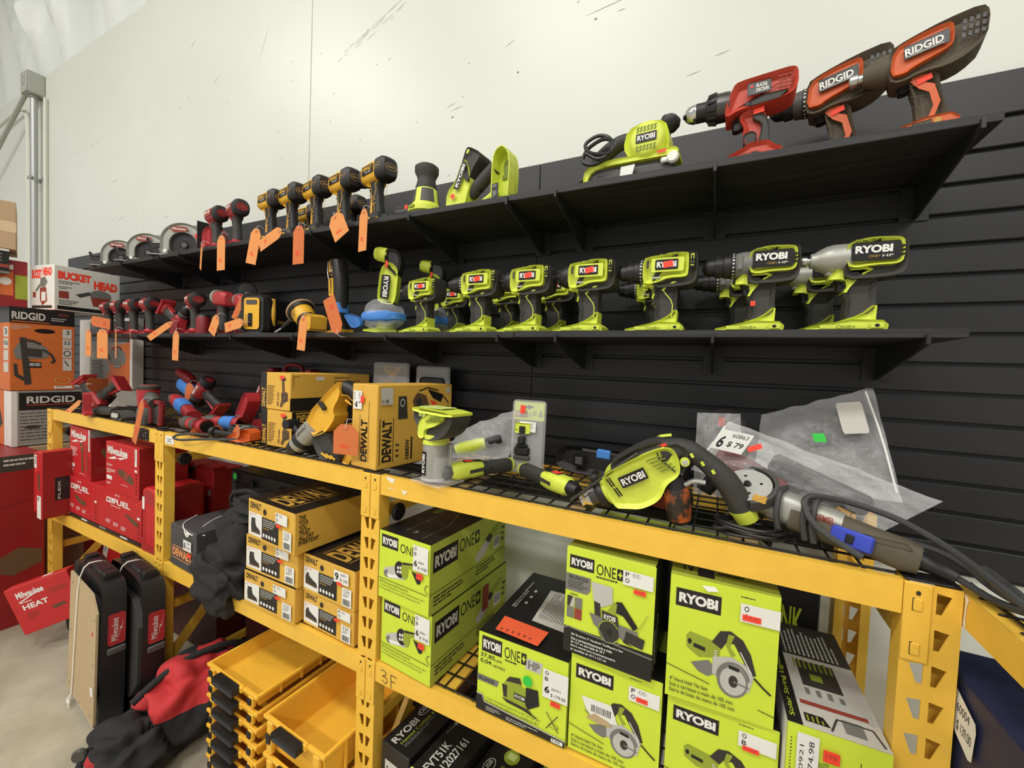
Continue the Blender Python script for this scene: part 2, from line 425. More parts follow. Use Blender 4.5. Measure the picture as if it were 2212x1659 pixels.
# ================================================================== SETTING
WY = 1.45
g = G(); g.cbox(-12, -7, -.1, 6, WY + .1, 0, 'concrete', .001); struct(g.build('floor'), 'bare beige grey concrete floor')
g = G(); g.cbox(-12, -7, CEIL, 6, WY + .1, CEIL + .1, 'vinyl', .001); struct(g.build('ceiling'), 'white ceiling far above')
# painted back wall with two butted panel joints and scuffs
g = G()
for a, b, top in ((-12, -6.1, 3.97), (-6.1, -3.662, 3.97), (-3.658, -1.944, CEIL), (-1.940, 6, CEIL)):
    g.cbox(a, WY, 0, b, WY + .03, top, 'wallpaint', .002)
rnd = random.Random(3)
marks = []
def mark(px, pz, ln, ang, wd=.003, c='scuff'):
    d = Vector((math.cos(ang), 0, math.sin(ang))) * ln / 2; n = Vector((-math.sin(ang), 0, math.cos(ang))) * wd / 2; p = Vector((px, WY - .0006, pz))
    g.add([tuple(p - d), tuple(p - n), tuple(p + d), tuple(p + n)], [(0, 1, 2, 3)], c)
for px, pz in ((-2.79, 3.22), (-3.05, 3.51)): mark(px, pz, .07, .5)
for px, pz, l, a in ((-3.10, 3.19, .03, .3), (-3.07, 3.16, .015, .2), (-3.20, 3.16, .03, .3), (-5.17, 3.26, .05, .4), (-4.81, 3.19, .05, .7), (-4.40, 3.19, .06, .4), (-4.48, 3.18, .08, .3),
    (-4.11, 2.84, .09, .25), (-4.12, 2.56, .06, .2), (-4.00, 2.55, .12, .25), (-3.35, 2.48, .07, 0), (-1.41, 2.94, .02, .3), (-1.03, 2.63, .06, .15), (-1.06, 2.65, .05, .2), (-.79, 2.82, .05, .4),
    (-.40, 2.83, .2, .1), (-.36, 2.80, .03, .1), (-.12, 2.52, .05, .15), (-.04, 2.56, .05, .15), (-1.77, 2.88, .02, .4), (-2.2, 2.79, .02, .6), (-2.16, 2.64, .02, .2), (-1.06, 2.36, .015, .6), (-4.08, 2.33, .03, .1), (-3.66, 3.24, .03, .9)):
    mark(px, pz, l, a, .0035)
mark(-2.33, 3.30, .23, 1.15, .002)
for i in range(16):
    t = i / 15; mark(-1.72 + t * .38 + rnd.uniform(-.02, .02), 3.03 + t * .13 + rnd.uniform(-.02, .02), rnd.uniform(.02, .09), .35, .0025)
for i in range(3): mark(-1.58 + i * .1, 3.10 + i * .035, .16, .35, .002)
for i in range(26): mark(rnd.uniform(-5, .6), rnd.uniform(2.45, 3.5), .012, rnd.uniform(0, 3), .005)
for i in range(3): g.lathe((-1.05 + i * .3, WY, 2.6 + .1 * i), (-1.05 + i * .3, WY - .004, 2.6 + .1 * i), [(0, .005), (1, .003)], 'offw', 10)
struct(g.build('wall_back'), 'cream painted back wall with scuffs')
# vinyl faced insulation blanket hanging above the lower wall panel
g = G(); nx, nz = 90, 16; rnd = random.Random(5)
fold = [(rnd.uniform(-11, -3.7), rnd.uniform(.05, .16), rnd.uniform(.03, .09), rnd.uniform(-.25, .25)) for _ in range(26)]
fold += [(-5.0, .05, .10, -.15), (-4.45, .035, .09, .1), (-5.6, .06, .1, .2)]
vs = []
for j in range(nz + 1):
    z = 3.93 + (CEIL - 3.93) * j / nz
    for i in range(nx + 1):
        x = -9 + (9 - 3.665) * i / nx; y = WY + .03
        for fx, fw, fa, fs in fold: y -= fa * math.exp(-((x - fx - fs * (z - 3.9)) / fw) ** 2) * min(1, (z - 3.93) * 1.6 + .05)
        vs.append((x, y, z))
g.add(vs, [(j * (nx + 1) + i, j * (nx + 1) + i + 1, (j + 1) * (nx + 1) + i + 1, (j + 1) * (nx + 1) + i) for j in range(nz) for i in range(nx)], 'vinyl')
struct(g.build('trim_1', angle=80), 'white vinyl insulation blanket above the left wall panel')
# slatwall, horizontal slats with T slots
def edges_bottom(z): return 1.075
g = G(); SX0, SX1 = -4.88, 1.6; zt = 2.322
g.cbox(SX0, WY - .006, edges_bottom(zt), SX1, WY, zt, 'slat', .001)
z = zt; hs = [.110]
edges = [zt, 2.21]
while edges[-1] > 1.10: edges.append(edges[-1] - .0755)
for a, b in zip(edges[:-1], edges[1:]):
    for k in range(3):
        xa = (-.63, -3.07, SX0)[k]; xb = (SX1, -.63, -3.07)[k]
        if xb <= xa: continue
        g.cbox(xa + .0002, WY - .019, b + .009, xb - .0002, WY - .005, a, 'slat', .0025)
struct(g.build('wall_back_slats'), 'black slatted panel on the lower back wall')

# ---------------- shelves
Y0 = 1.13
def shelf_board(x0, x1, z, name, label, dz=0, front=Y0, group=None):
    g = G(); g.cbox(x0, front, z - .019 + dz, x1, WY - .020, z + dz, 'board', .0015)
    o = g.build('shelf_board'); tag(o, label, 'shelf', group); return o
Z1, Z2 = 2.086, 1.670
for a, b, dz, fr, lab in ((-3.552, -2.752, 0, Y0, 'far left length of the long top shelf, under the circular saws'), (-2.750, -.605, 0, Y0, 'middle length of the black top shelf under the yellow impact drivers'),
        (-.603, .466, .002, Y0 + .004, 'right length of the black top shelf under the orange drill')):
    shelf_board(a, b, Z1, '', lab, dz, fr)
for a, b, dz, lab in ((-3.50, -2.06, 0, 'left length of the lower wall shelf under the red impact drivers'), (-2.058, -.564, 0, 'middle length of the lower wall shelf under the blue taped bags'),
        (-.562, .440, .001, 'right length of the lower wall shelf under the largest lime drills')):
    shelf_board(a, b, Z2, '', lab, dz)
def bracket():
    t = thing('shelf_bracket', '', 'bracket', (0, 0, 0))
    g = G(); g.prism([(0, 0), (0, -.085), (-.02, -.085), (-.302, -.014), (-.302, 0)], -.0025, .0025, 'slat', 0, ax='x')
    g.T = Matrix.Identity(4); g.build('gusset', t)
    g = G(); g.cbox(-.03, -.004, -.088, .03, .0, .0, 'slat', .001); g.build('wall_plate', t)
    g = G(); g.cbox(-.004, -.309, -.012, .004, -.3005, .009, 'slat', .001); g.build('front_lip', t)
    return t
B0 = bracket(); first = True
for z, xs, nm in ((Z1, (-3.105, -2.683, -2.481, -1.488, -.985, -.604, -.445, -.032, .433), 'top shelf'), (Z2, (-2.9, -2.023, -1.589, -1.077, -.619, -.426, -.016, .378), 'lower wall shelf')):
    for i, x in enumerate(xs):
        lab = 'black triangular bracket holding up the %s' % nm
        grp = 'brackets of the ' + nm
        if first: B0.location = (x, WY - .0195, z - .0195); B0['label'] = lab; B0['group'] = grp; first = False
        else: dup(B0, lab, (x, WY - .0195, z - .0195), group=grp)

# ---------------- electrical conduit on the back wall at the left
t = thing('junction_box', 'grey steel junction box on the wall at the top of the conduit', 'electrical box', (-5.50, WY, 3.87))
g = G(); g.cbox(-.075, -.105, -.09, .075, -.002, .09, 'boxgrey', .005); g.build('box_body', t)
g = G(); g.cbox(-.072, -.112, -.087, .072, -.1055, .087, 'boxgrey', .003); g.art((-.072, -.112, .087), (.144, 0, 0), (0, 0, -.174), [('a', .5, .45, .22, .2, .12, 'grey', 0, 360), ('e', .08, .1, .03, .03, 'grey'), ('e', .92, .9, .03, .03, 'grey')]); g.build('cover', t)
g = G(); g.cyl((0, -.05, -.11), (0, -.05, -.0905), .032, 'galv'); g.build('locknut', t)
t = thing('conduit', 'thick galvanised steel conduit running down from the junction box', 'pipe', (-5.50, WY, 3.758))
g = G(); g.tube([(0, -.05, -.001), (0, -.05, -1.9), (0, -.05, -3.75)], .024, 'galv', 12, 0); g.build('pipe', t)
g = G(); g.cbox(-.07, -.012, -.70, -.026, -.003, -.67, 'galv', .001); g.cbox(.026, -.012, -.70, .07, -.003, -.67, 'galv', .001); g.cbox(-.055, -.079, -.70, .055, -.076, -.67, 'galv', .001); g.build('pipe_strap', t)
o = G().tube([(-5.70, WY - .03, .02), (-5.70, WY - .03, 3.60), (-5.76, WY - .04, 3.74), (-5.95, WY - .05, 3.77), (-7.6, WY - .05, 3.60)], .016, 'wirewhite', 8, 3).build('cable_conduit'); tag(o, 'thin white conduit curving off to the left of the junction box', 'pipe')
o = G().tube([(-5.585, WY - .08, 3.80), (-6.0, WY - .09, 3.58), (-7.4, WY - .09, 2.95)], .018, 'boxgrey', 8, 2).build('cable_conduit'); tag(o, 'grey conduit slanting down leftwards from the junction box', 'pipe')
o = G().tube([(-5.36, WY - .02, .02), (-5.36, WY - .02, 3.75)], .012, 'wirewhite', 8, 0).build('cable_conduit'); tag(o, 'slim white pipe on the right of the thick steel conduit', 'pipe')

# ---------------- storage racks
PX = [-3.405, -2.178, -.925, .341]; PW = .074; RF, RB = .925, 1.375; PT = 1.222; LT = .645
def post_mesh(h, skip_conn=()):
    g = G(); hw = PW / 2; pitch = .0622; n = int(h / pitch); z0 = h - n * pitch; th = .0025
    def q(a, b, c_, d): g.add([(p[0], 0, p[1]) for p in (a, b, c_, d)], [(0, 1, 2, 3)], 'rack')
    g.add([(-hw, 0, 0), (hw, 0, 0), (hw, 0, z0), (-hw, 0, z0)], [(0, 1, 2, 3)], 'rack')
    for k in range(n):
        a = z0 + k * pitch; b = a + pitch
        for sd in (-1, 1):
            xo, xi = (-hw, 0) if sd < 0 else (hw, 0)
            zt_, zb = a + .050, a + .014
            ht = [(sd * .006, zt_), (sd * .025, zt_ - .002), (sd * .0175, zb), (sd * .0085, zb - .001)] if sd > 0 else [(sd * .006, zt_), (sd * .025, zt_ - .002), (sd * .0175, zb), (sd * .0085, zb - .001)]
            ht = [(sd * .005, zt_), (sd * .024, zt_ - .003), (sd * .0125, zb), (sd * .005, zb)]
            o = [(xi, b), (xo, b), (xo, a), (xi, a)]
            for i in range(4):
                j = (i + 1) % 4; qd = (o[i], o[j], ht[j], ht[i]); q(*(qd if sd > 0 else qd[::-1]))
                d = [(ht[i][0], 0, ht[i][1]), (ht[j][0], 0, ht[j][1]), (ht[j][0], th, ht[j][1]), (ht[i][0], th, ht[i][1])]; g.add(d, [(0, 1, 2, 3)], 'rack')
    for sx in (-1, 1):
        g.cbox(sx * hw - (.0015 if sx > 0 else 0), .0005, 0, sx * hw + (0 if sx > 0 else .0015), .042, h, 'rack', .0003)
        g.cbox(sx * hw, .04, 0, sx * (hw - .02), .042, h, 'rack', .0003) if sx < 0 else g.cbox(hw - .02, .04, 0, hw, .042, h, 'rack', .0003)
    return g
def connector(parent, x, z, side):      # end plate of a beam, sits on the post front; side -1 = left half
    g = G(); a = x + (-.0375 if side < 0 else .0012); b = a + .0363
    g.cbox(a, RF - .0035, z - .134, b, RF - .0004, z, 'rack', .0012)
    cx = (a + b) / 2
    g.art((a, RF - .0035, z), (b - a, 0, 0), (0, 0, -.134), [('e', .5, .12, .09, .03, 'darkart'), ('a', .5, .12, .12, .04, .2, 'rack', 0, 360)])
    for zz in (z - .036, z - .112):
        g.cbox(cx - .006, RF - .0055, zz - .010, cx + .006, RF - .0036, zz + .010, 'rack', .001)
        g.add([(cx - .007, RF - .0037, zz - .011), (cx - .003, RF - .0037, zz - .011), (cx - .003, RF - .0037, zz + .011), (cx - .007, RF - .0037, zz + .011)], [(0, 1, 2, 3)], 'darkart')
    return g.build('beam_connector', parent)
rack = thing('storage_rack', 'long yellow steel storage rack with wire decks in front of the black wall', 'rack', (0, 0, 0))
pm = post_mesh(PT)
p0 = pm.build('upright_post', rack, angle=30, loc=(PX[0], RF, 0))
for i, x in enumerate(PX):
    if i: q = p0.copy(); COL.objects.link(q); q.location = (x, RF, 0)
    q = p0.copy(); COL.objects.link(q); q.location = (x, RB, 0); q.rotation_euler = (0, 0, PI)
for i, x in enumerate(PX):                                   # braces between front and back posts
    for z in (1.09, .42, .10):
        g = G(); g.cbox(x - .012, RF + .044, z - .018, x + .012, RB - .044, z + .018, 'rack', .002); g.build('cross_brace', rack)
    g = G(); a = Vector((x, RF + .03, .16)); b = Vector((x, RB - .03, .60)); d = (b - a).normalized(); n_ = Vector((0, -d.z, d.y)) * .018
    g.rings([[tuple(p + n_ + Vector((s, 0, 0))) if k else tuple(p - n_ + Vector((s, 0, 0))) for s, k in ((-.010, 0), (.010, 0), (.010, 1), (-.010, 1))] for p in (a, b)], 'rack'); g.build('diagonal_brace', rack)
    g = G(); g.cyl((x + .038, RF + .075, 1.09), (x + .052, RF + .075, 1.09), .028, 'blackp'); g.build('brace_cap', rack)
    g = G(); g.cbox(x - .036, RF + .001, PT + .0005, x + .036, RF + .042, PT + .004, 'blackp', .001); g.build('post_cap', rack)
for lv, z in ((0, PT - .001), (1, LT)):
    for k in range(3):
        a = PX[k] + PW / 2 + .001; b = PX[k + 1] - PW / 2 - .001
        for fr in (0, 1):
            g = G(); y0, y1 = (RF, RF + .036) if fr == 0 else (RB - .036, RB)
            g.prism([(y0, z), (y0 + .018, z), (y0 + .018, z - .014), (y1, z - .014), (y1, z - .058), (y0, z - .058)] if fr == 0 else [(y1, z), (y1 - .018, z), (y1 - .018, z - .014), (y0, z - .014), (y0, z - .058), (y1, z - .058)], a, b, 'rack', .0015, ax='x', n=1)
            if fr == 0:
                if (lv, k) == (0, 2):
                    g.art((a, RF - .0002, z), (b - a, 0, 0), (0, 0, -.058), [('p', [(.018, -.02), (.045, .05), (.05, .1), (.04, .18), (.046, .3), (.034, .26), (.022, .14)], 'chip'), ('p', [(.068, .48), (.078, .56), (.088, .52), (.08, .74), (.074, .74)], 'chip'), ('p', [(.03, .52), (.036, .56), (.033, .64), (.027, .6)], 'chip'), ('p', [(.04, .5), (.044, .54), (.045, .62), (.041, .56)], 'chip')])
            o = g.build('beam', rack)
            if fr == 0:
                connector(o, PX[k], z, 1); connector(o, PX[k + 1], z, -1)
                if (lv, k) == (0, 0):
                    g = G(); g.cbox(b - .19, RF - .003, z - .056, b - .055, RF - .0005, z - .003, 'blackg', .001); g.art((b - .19, RF - .003, z - .003), (.135, 0, 0), (0, 0, -.053), [('t', .12, .28, .76, .42, 'DEWALT', 'greyart', .03), ('r', .08, .12, .84, .03, 'greyart'), ('r', .08, .85, .84, .03, 'greyart')]); q = g.build('maker_plate', o); q['label'] = 'small black maker plate'
                if (lv, k) == (0, 1):
                    g = G(); g.cbox(a + .012, RF - .0022, z - .048, a + .082, RF - .0003, z - .014, 'white', .0004); g.art((a + .012, RF - .0022, z - .014), (.07, 0, 0), (0, 0, -.034), [('t', .3, .25, .42, .5, '2 C', 'darkart', .02)]); q = g.build('bay_label', o); q['label'] = 'white bay label'
                if (lv, k) == (1, 2):
                    g = G(); g.art((a + .022, RF - .0004, z - .012), (.065, 0, 0), (0, 0, -.044), [('l', [(.02, .05), (.2, .0), (.34, .12), (.3, .3), (.12, .42), (.34, .46), (.44, .66), (.3, .88), (.1, .7)], .0022, 'darkart'), ('l', [(.62, .08), (.66, 1.0)], .0022, 'darkart'), ('l', [(.62, .08), (.98, .12)], .0022, 'darkart'), ('l', [(.64, .5), (.88, .5)], .0022, 'darkart')]); q = g.build('handwriting', o); q['label'] = 'bay number written in marker'
        # wire deck: grid of wires on cross bars
        g = G(); dz = z + .0035 - .005; wr = .0022
        xs = int((b - a) / .047); ys = 8
        for i in range(1, xs): 
            x = a + (b - a) * i / xs; g.cbox(x - wr, RF + .020, dz - wr, x + wr, RB - .020, dz + wr, 'wire', .0008)
        for j in range(ys + 1):
            y = RF + .022 + (RB - RF - .044) * j / ys; g.cbox(a + .003, y - wr, dz + wr, b - .003, y + wr, dz + 3 * wr, 'wire', .0008)
        o = g.build('wire_deck', rack)
        for fx in (.2, .5, .8):
            g = G(); x = a + (b - a) * fx; g.cbox(x - .028, RF + .020, dz - .014, x + .028, RB - .02, dz - .0035, 'wood' if lv == 0 else 'rack', .001); q = g.build('deck_support', rack)
# second rack running towards the camera at the right
rack2 = thing('storage_rack', 'second yellow rack standing at a right angle at the right edge', 'rack', (0, 0, 0))
QX0, QX1 = .3795, .84
for (y0, y1) in ((-.35, .962),):
    for z in (PT - .002, LT):
        for x in (QX0, QX1 - .036):
            g = G(); g.cbox(x, y0, z - .058, x + .036, y1, z, 'rack', .002)
            if x == QX0 and z > 1: g.art((x, y1, z), (0, -(y1 - y0), 0), (0, 0, -.058), [('p', [(.026, .0), (.038, .1), (.034, .35), (.033, .7), (.035, .95), (.028, .9), (.03, .5), (.031, .25)], 'chip')])
            g.build('beam', rack2)
        g = G(); dz = z - .0015
        for i in range(1, 26): y = y0 + (y1 - y0) * i / 26; g.cbox(QX0 + .01, y - .0022, dz, QX1 - .01, y + .0022, dz + .0044, 'wire', .0008)
        for i in range(9): x = QX0 + .02 + (QX1 - QX0 - .04) * i / 8; g.cbox(x - .0022, y0, dz + .0044, x + .0022, y1, dz + .0088, 'wire', .0008)
        g.build('wire_deck', rack2)
        for fy in (.12, .32, .55, .8):
            g = G(); y = y1 - (y1 - y0) * fy; g.cbox(QX0 + .037, y - .03, z - .016, QX1 - .037, y + .03, z - .003, 'wood', .001); g.build('deck_support', rack2)
for x, y, rz in ((QX1 + .002, .925, PI / 2), (QX1 + .002, -.31, PI / 2), (QX0 - .002, -.31, -PI / 2)):
    q = p0.copy(); COL.objects.link(q); q.parent = rack2; q.location = (x, y, 0); q.rotation_euler = (0, 0, rz)
# ================================================================== CARTONS
def carton(name, label, cat, loc, size, yaw=0, c='limebox', cols=None, F=None, Rr=None, T=None, TS=None, L=None, group=None, anchor=(0, 0), labels=(), tilt=0, ch=.0025, pitch=0):
    w_, d, h = size
    a = R(yaw); ax, ay = anchor[0] * w_, anchor[1] * d
    lx = loc[0] - (ax * math.cos(a) - ay * math.sin(a)); ly = loc[1] - (ax * math.sin(a) + ay * math.cos(a))
    t = thing(name, label, cat, (lx, ly, loc[2]), (R(pitch), R(tilt), a), group)
    g = G(); g.cbox(0, 0, 0, w_, d, h, c, ch, cols)
    fr = {'F': ((0, 0, h), (w_, 0, 0), (0, 0, -h)), 'R': ((w_, 0, h), (0, d, 0), (0, 0, -h)), 'T': ((0, d, h), (w_, 0, 0), (0, -d, 0)), 'TS': ((0, 0, h), (0, d, 0), (w_, 0, 0)), 'L': ((0, d, h), (0, -d, 0), (0, 0, -h))}
    for k, it in (('F', F), ('R', Rr), ('T', T), ('TS', TS), ('L', L)):
        if it: g.art(*fr[k], it)
    g.build('carton', t)
    for n_, lab in enumerate(labels):            # (face, name, items) stickers stuck on
        g = G(); g.art(*fr[lab[0]], lab[2], off=.0045 + n_ * .0012); g.build(lab[1], t)
    return t
def T_(u, v, w, h, s, c='blackbox', b=.02, rot=0): return ('t', u, v, w, h, s, c, b, rot)
def r_(u, v, w, h, c): return ('r', u, v, w, h, c)
def price(u, v, w, h, kind=None, num='6', code='60663', price='$ 19.00', top='O B'):
    it = [r_(u, v, w, h, 'white')]
    if kind == 'small': it += [T_(u + w * .1, v + h * .12, w * .12, h * .3, top[0], 'darkart'), T_(u + w * .1, v + h * .55, w * .12, h * .3, top[-1], 'darkart')]
    elif kind == 'cc': it += [T_(u + w * .08, v + h * .1, w * .13, h * .3, 'P', 'darkart'), T_(u + w * .08, v + h * .52, w * .14, h * .3, 'O', 'darkart'), T_(u + w * .32, v + h * .12, w * .26, h * .22, 'CC:', 'darkart', 0)]
    elif kind == 'ob': it += [T_(u + w * .08, v + h * .06, w * .15, h * .14, 'O', 'darkart'), T_(u + w * .08, v + h * .27, w * .14, h * .13, 'B', 'darkart'), T_(u + w * .08, v + h * .58, w * .2, h * .24, num, 'blackbox', .03), T_(u + w * .36, v + h * .58, w * .36, h * .08, code, 'darkart', 0), T_(u + w * .34, v + h * .78, w * .58, h * .13, price, 'darkart', 0)]
    else: it += [T_(u + w * .07, v + h * .2, w * .25, h * .62, num, 'blackbox', .03), T_(u + w * .45, v + h * .16, w * .4, h * .18, code, 'darkart', 0), T_(u + w * .42, v + h * .55, w * .5, h * .28, price, 'darkart', 0)]
    return it
def neon(u, v, w, h): return [r_(u, v, w, h, 'neon'), T_(u + w * .12, v + h * .25, w * .7, h * .45, '$ 99.98', 'redart', 0)]
def logo(u, v, w, h, s='RYOBI', bg='blackbox', fg='white', rot=0, b=.045):
    if rot: return [r_(u, v, w, h, bg), T_(u + w * .22, v + h * .07, w * .56, h * .86, s, fg, b, rot)]
    return [r_(u, v, w, h, bg), T_(u + w * .07, v + h * .22, w * .86, h * .56, s, fg, b)]
def one(u, v, w, h, plus=True, hp=False, c='blackbox'):
    it = [T_(u, v, w * .72, h, 'ONE', c, 0)]
    if plus: it += [r_(u + w * .77, v, w * .23, h, c), T_(u + w * .81, v + h * .2, w * .15, h * .6, '+', 'limebox', .04)]
    return it

# --- lime vacuum cartons
def vac_art(pr):
    F = [r_(0, .0, 1, 1, 'limebox')] + logo(.045, .05, .34, .19) + one(.43, .11, .4, .13, False) + [
        ('p', [(.12, .54), (.5, .40), (.52, .62), (.18, .68), (.1, .62)], 'ltart'), ('p', [(.1, .6), (.18, .55), (.2, .68), (.12, .66)], 'greyart'), ('p', [(.16, .62), (.42, .58), (.44, .62), (.2, .67)], 'white'),
        ('e', .43, .49, .1, .12, 'blackbox'), ('r', .38, .45, .035, .04, 'white'), ('r', .43, .44, .035, .04, 'white'), ('r', .38, .51, .035, .04, 'white'), ('r', .43, .50, .035, .04, 'white'),
        ('e', .53, .48, .07, .12, 'limeart'), ('p', [(.52, .36), (.78, .33), (.8, .4), (.6, .43)], 'limeart'), ('p', [(.48, .37), (.72, .33), (.74, .35), (.5, .4)], 'blackbox'), ('p', [(.66, .44), (.84, .47), (.84, .58), (.78, .6)], 'blackbox'),
        r_(0, .705, .97, .008, 'blackbox'), T_(.03, .735, .58, .035, '18V Performance Hand Vacuum Kit', 'darkart', 0), T_(.03, .785, .9, .035, "Trousse d'aspirateur a main performance 18 V", 'darkart', 0), T_(.03, .835, .82, .035, 'Kit de aspiradora de mano de alto rendimiento de 18 V', 'darkart', 0),
        ('a', .985, .62, .06, .06, .15, 'blackbox', 90, 270)]
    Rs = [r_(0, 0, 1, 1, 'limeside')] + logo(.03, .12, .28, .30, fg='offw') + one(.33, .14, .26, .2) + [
        ('p', [(.54, .56), (.72, .34), (.78, .42), (.66, .62), (.56, .68)], 'ltart'), ('p', [(.68, .38), (.74, .3), (.79, .38), (.74, .46)], 'darkart'), ('p', [(.74, .3), (.9, .16), (.93, .24), (.8, .36)], 'limeart'),
        r_(.8, .42, .1, .2, 'white'), ('b', .81, .44, .08, .14, 'blackbox'), r_(0, .70, 1, .008, 'blackbox'), ('g', .04, .76, .45, .16, 3, 'darkart'), ('g', .55, .74, .3, .16, 3, 'darkart'), ('g', .93, .3, .05, .3, 3, 'darkart')]
    return F, Rs
F, Rs = vac_art('')
TSv = [r_(0, 0, 1, 1, 'blackbox'), ('l', [(.05, .75), (.35, .75), (.8, .4)], .0015, 'greyart'), ('l', [(.1, .35), (.45, .35)], .0015, 'greyart'), T_(.5, .15, .12, .12, 'MORE.', 'limeart', 0), r_(.68, .12, .08, .16, 'limeart'), T_(.7, .15, .04, .1, '+', 'blackbox', .04), r_(.8, .12, .08, .16, 'limeart'), ('p', [(.08, .5), (.14, .5), (.11, .56)], 'greyart')]
labp = price(.70, .05, .28, .36, 'ob') + neon(.77, .43, .12, .085)
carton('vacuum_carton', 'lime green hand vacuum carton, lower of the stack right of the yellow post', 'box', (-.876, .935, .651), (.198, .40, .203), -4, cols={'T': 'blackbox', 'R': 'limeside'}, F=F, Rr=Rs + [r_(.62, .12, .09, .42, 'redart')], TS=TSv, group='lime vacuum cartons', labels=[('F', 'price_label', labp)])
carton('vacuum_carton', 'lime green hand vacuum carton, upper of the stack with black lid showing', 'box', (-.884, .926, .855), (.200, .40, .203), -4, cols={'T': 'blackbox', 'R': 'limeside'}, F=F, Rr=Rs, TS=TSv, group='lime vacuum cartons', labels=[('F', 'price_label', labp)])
# --- transfer pump
Fp = [r_(0, 0, 1, 1, 'limebox')] + logo(.04, .04, .24, .2) + one(.31, .08, .25, .14) + [('p', [(.57, .12), (.74, .12), (.72, .26), (.55, .26)], 'ltart'), T_(.58, .14, .13, .1, 'HP', 'greyart', .05), T_(.03, .26, .17, .06, '37,85', 'darkart', .01), T_(.21, .285, .07, .035, 'LPM', 'darkart', 0), T_(.03, .335, .13, .06, '0,04', 'darkart', .01), T_(.18, .36, .14, .035, 'HP/MIN', 'darkart', 0),
    ('p', [(0, .55), (.26, .55), (.24, .63), (0, .63)], 'greyart'), T_(.02, .565, .19, .05, 'BRUSHLESS', 'blackbox', .02), ('g', .32, .235, .3, .04, 1, 'darkart'),
    ('p', [(.36, .46), (.50, .42), (.52, .5), (.62, .5), (.62, .74), (.32, .72), (.31, .56)], 'limeart'), ('p', [(.34, .5), (.38, .43), (.5, .40), (.52, .47), (.4, .49)], 'darkart'), ('p', [(.57, .48), (.70, .46), (.72, .64), (.60, .74), (.57, .7)], 'blackbox'), ('p', [(.3, .55), (.36, .55), (.36, .7), (.32, .7)], 'darkart'), r_(.44, .60, .13, .07, 'blackbox'), T_(.45, .615, .11, .04, 'RYOBI', 'white', .02), ('p', [(.3, .72), (.6, .74), (.66, .78), (.36, .76)], 'darkart'), ('l', [(.4, .73), (.7, .80)], .003, 'blackbox'),
    T_(.12, .80, .62, .035, "Trousse d'ensemble de pompe de transfert sans balai 18 V", 'darkart', 0), T_(.12, .845, .6, .035, 'Kit de bomba de transferencia sin escobillas de 18 V', 'darkart', 0),
    ('p', [(0, .80), (.07, .80), (.1, .88), (1, .93), (1, 1), (0, 1)], 'blackbox'), ('l', [(0, .795), (.07, .795), (.1, .875), (1, .925)], .003, 'ltart'), ('g', .12, .92, .18, .06, 3, 'ltart'), ('g', .36, .94, .4, .05, 2, 'ltart'), r_(.86, .945, .12, .045, 'white'), T_(.87, .95, .08, .03, '3 XXI', 'blackbox', .02),
    ('l', [(.80, .66), (.93, .86)], .002, 'darkart'), ('l', [(.92, .66), (.80, .86)], .002, 'darkart'), ('a', .88, .80, .05, .03, .15, 'darkart', 0, 360)]
Tp = [('r', 0, 0, 1, 1, 'blackbox'), ('p', [(.28, .22), (.78, .12), (.86, .66), (.42, .78)], 'offw'), ('g', .36, .3, .42, .36, 9, 'greyart'), ('p', [(.85, .05), (1, .05), (1, .45), (.88, .5)], 'offw')]
TSp = [r_(0, 0, 1, 1, 'blackbox')] + [('g', .4, .10, .45, .06, 2, 'ltart'), ('e', .5, .22, .02, .02, 'ltart'), ('e', .6, .22, .02, .02, 'ltart'), ('e', .7, .22, .02, .02, 'ltart'),
    ('p', [(.3, .42), (.78, .38), (.80, .86), (.28, .84)], 'offw'), ('g', .36, .46, .4, .3, 10, 'greyart'), ('p', [(.80, .72), (.98, .72), (.98, 1), (.80, 1)], 'offw')]
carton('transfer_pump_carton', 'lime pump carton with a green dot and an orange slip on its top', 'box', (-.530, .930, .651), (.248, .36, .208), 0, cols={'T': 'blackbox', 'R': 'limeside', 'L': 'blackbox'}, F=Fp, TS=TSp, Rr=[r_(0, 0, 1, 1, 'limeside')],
    labels=[('F', 'price_label', price(.75, .15, .26, .34, 'ob', '6', '60791', '$ 179.00')), ('F', 'price_sticker', neon(.84, .50, .1, .06)), ('F', 'green_dot', [('e', .59, .38, .05, .065, 'green')]), ('TS', 'orange_slip', [('p', [(.04, .16), (.22, .14), (.2, .68), (.02, .66)], 'neonorange'), ('g', .06, .2, .03, .4, 6, 'redart')])])
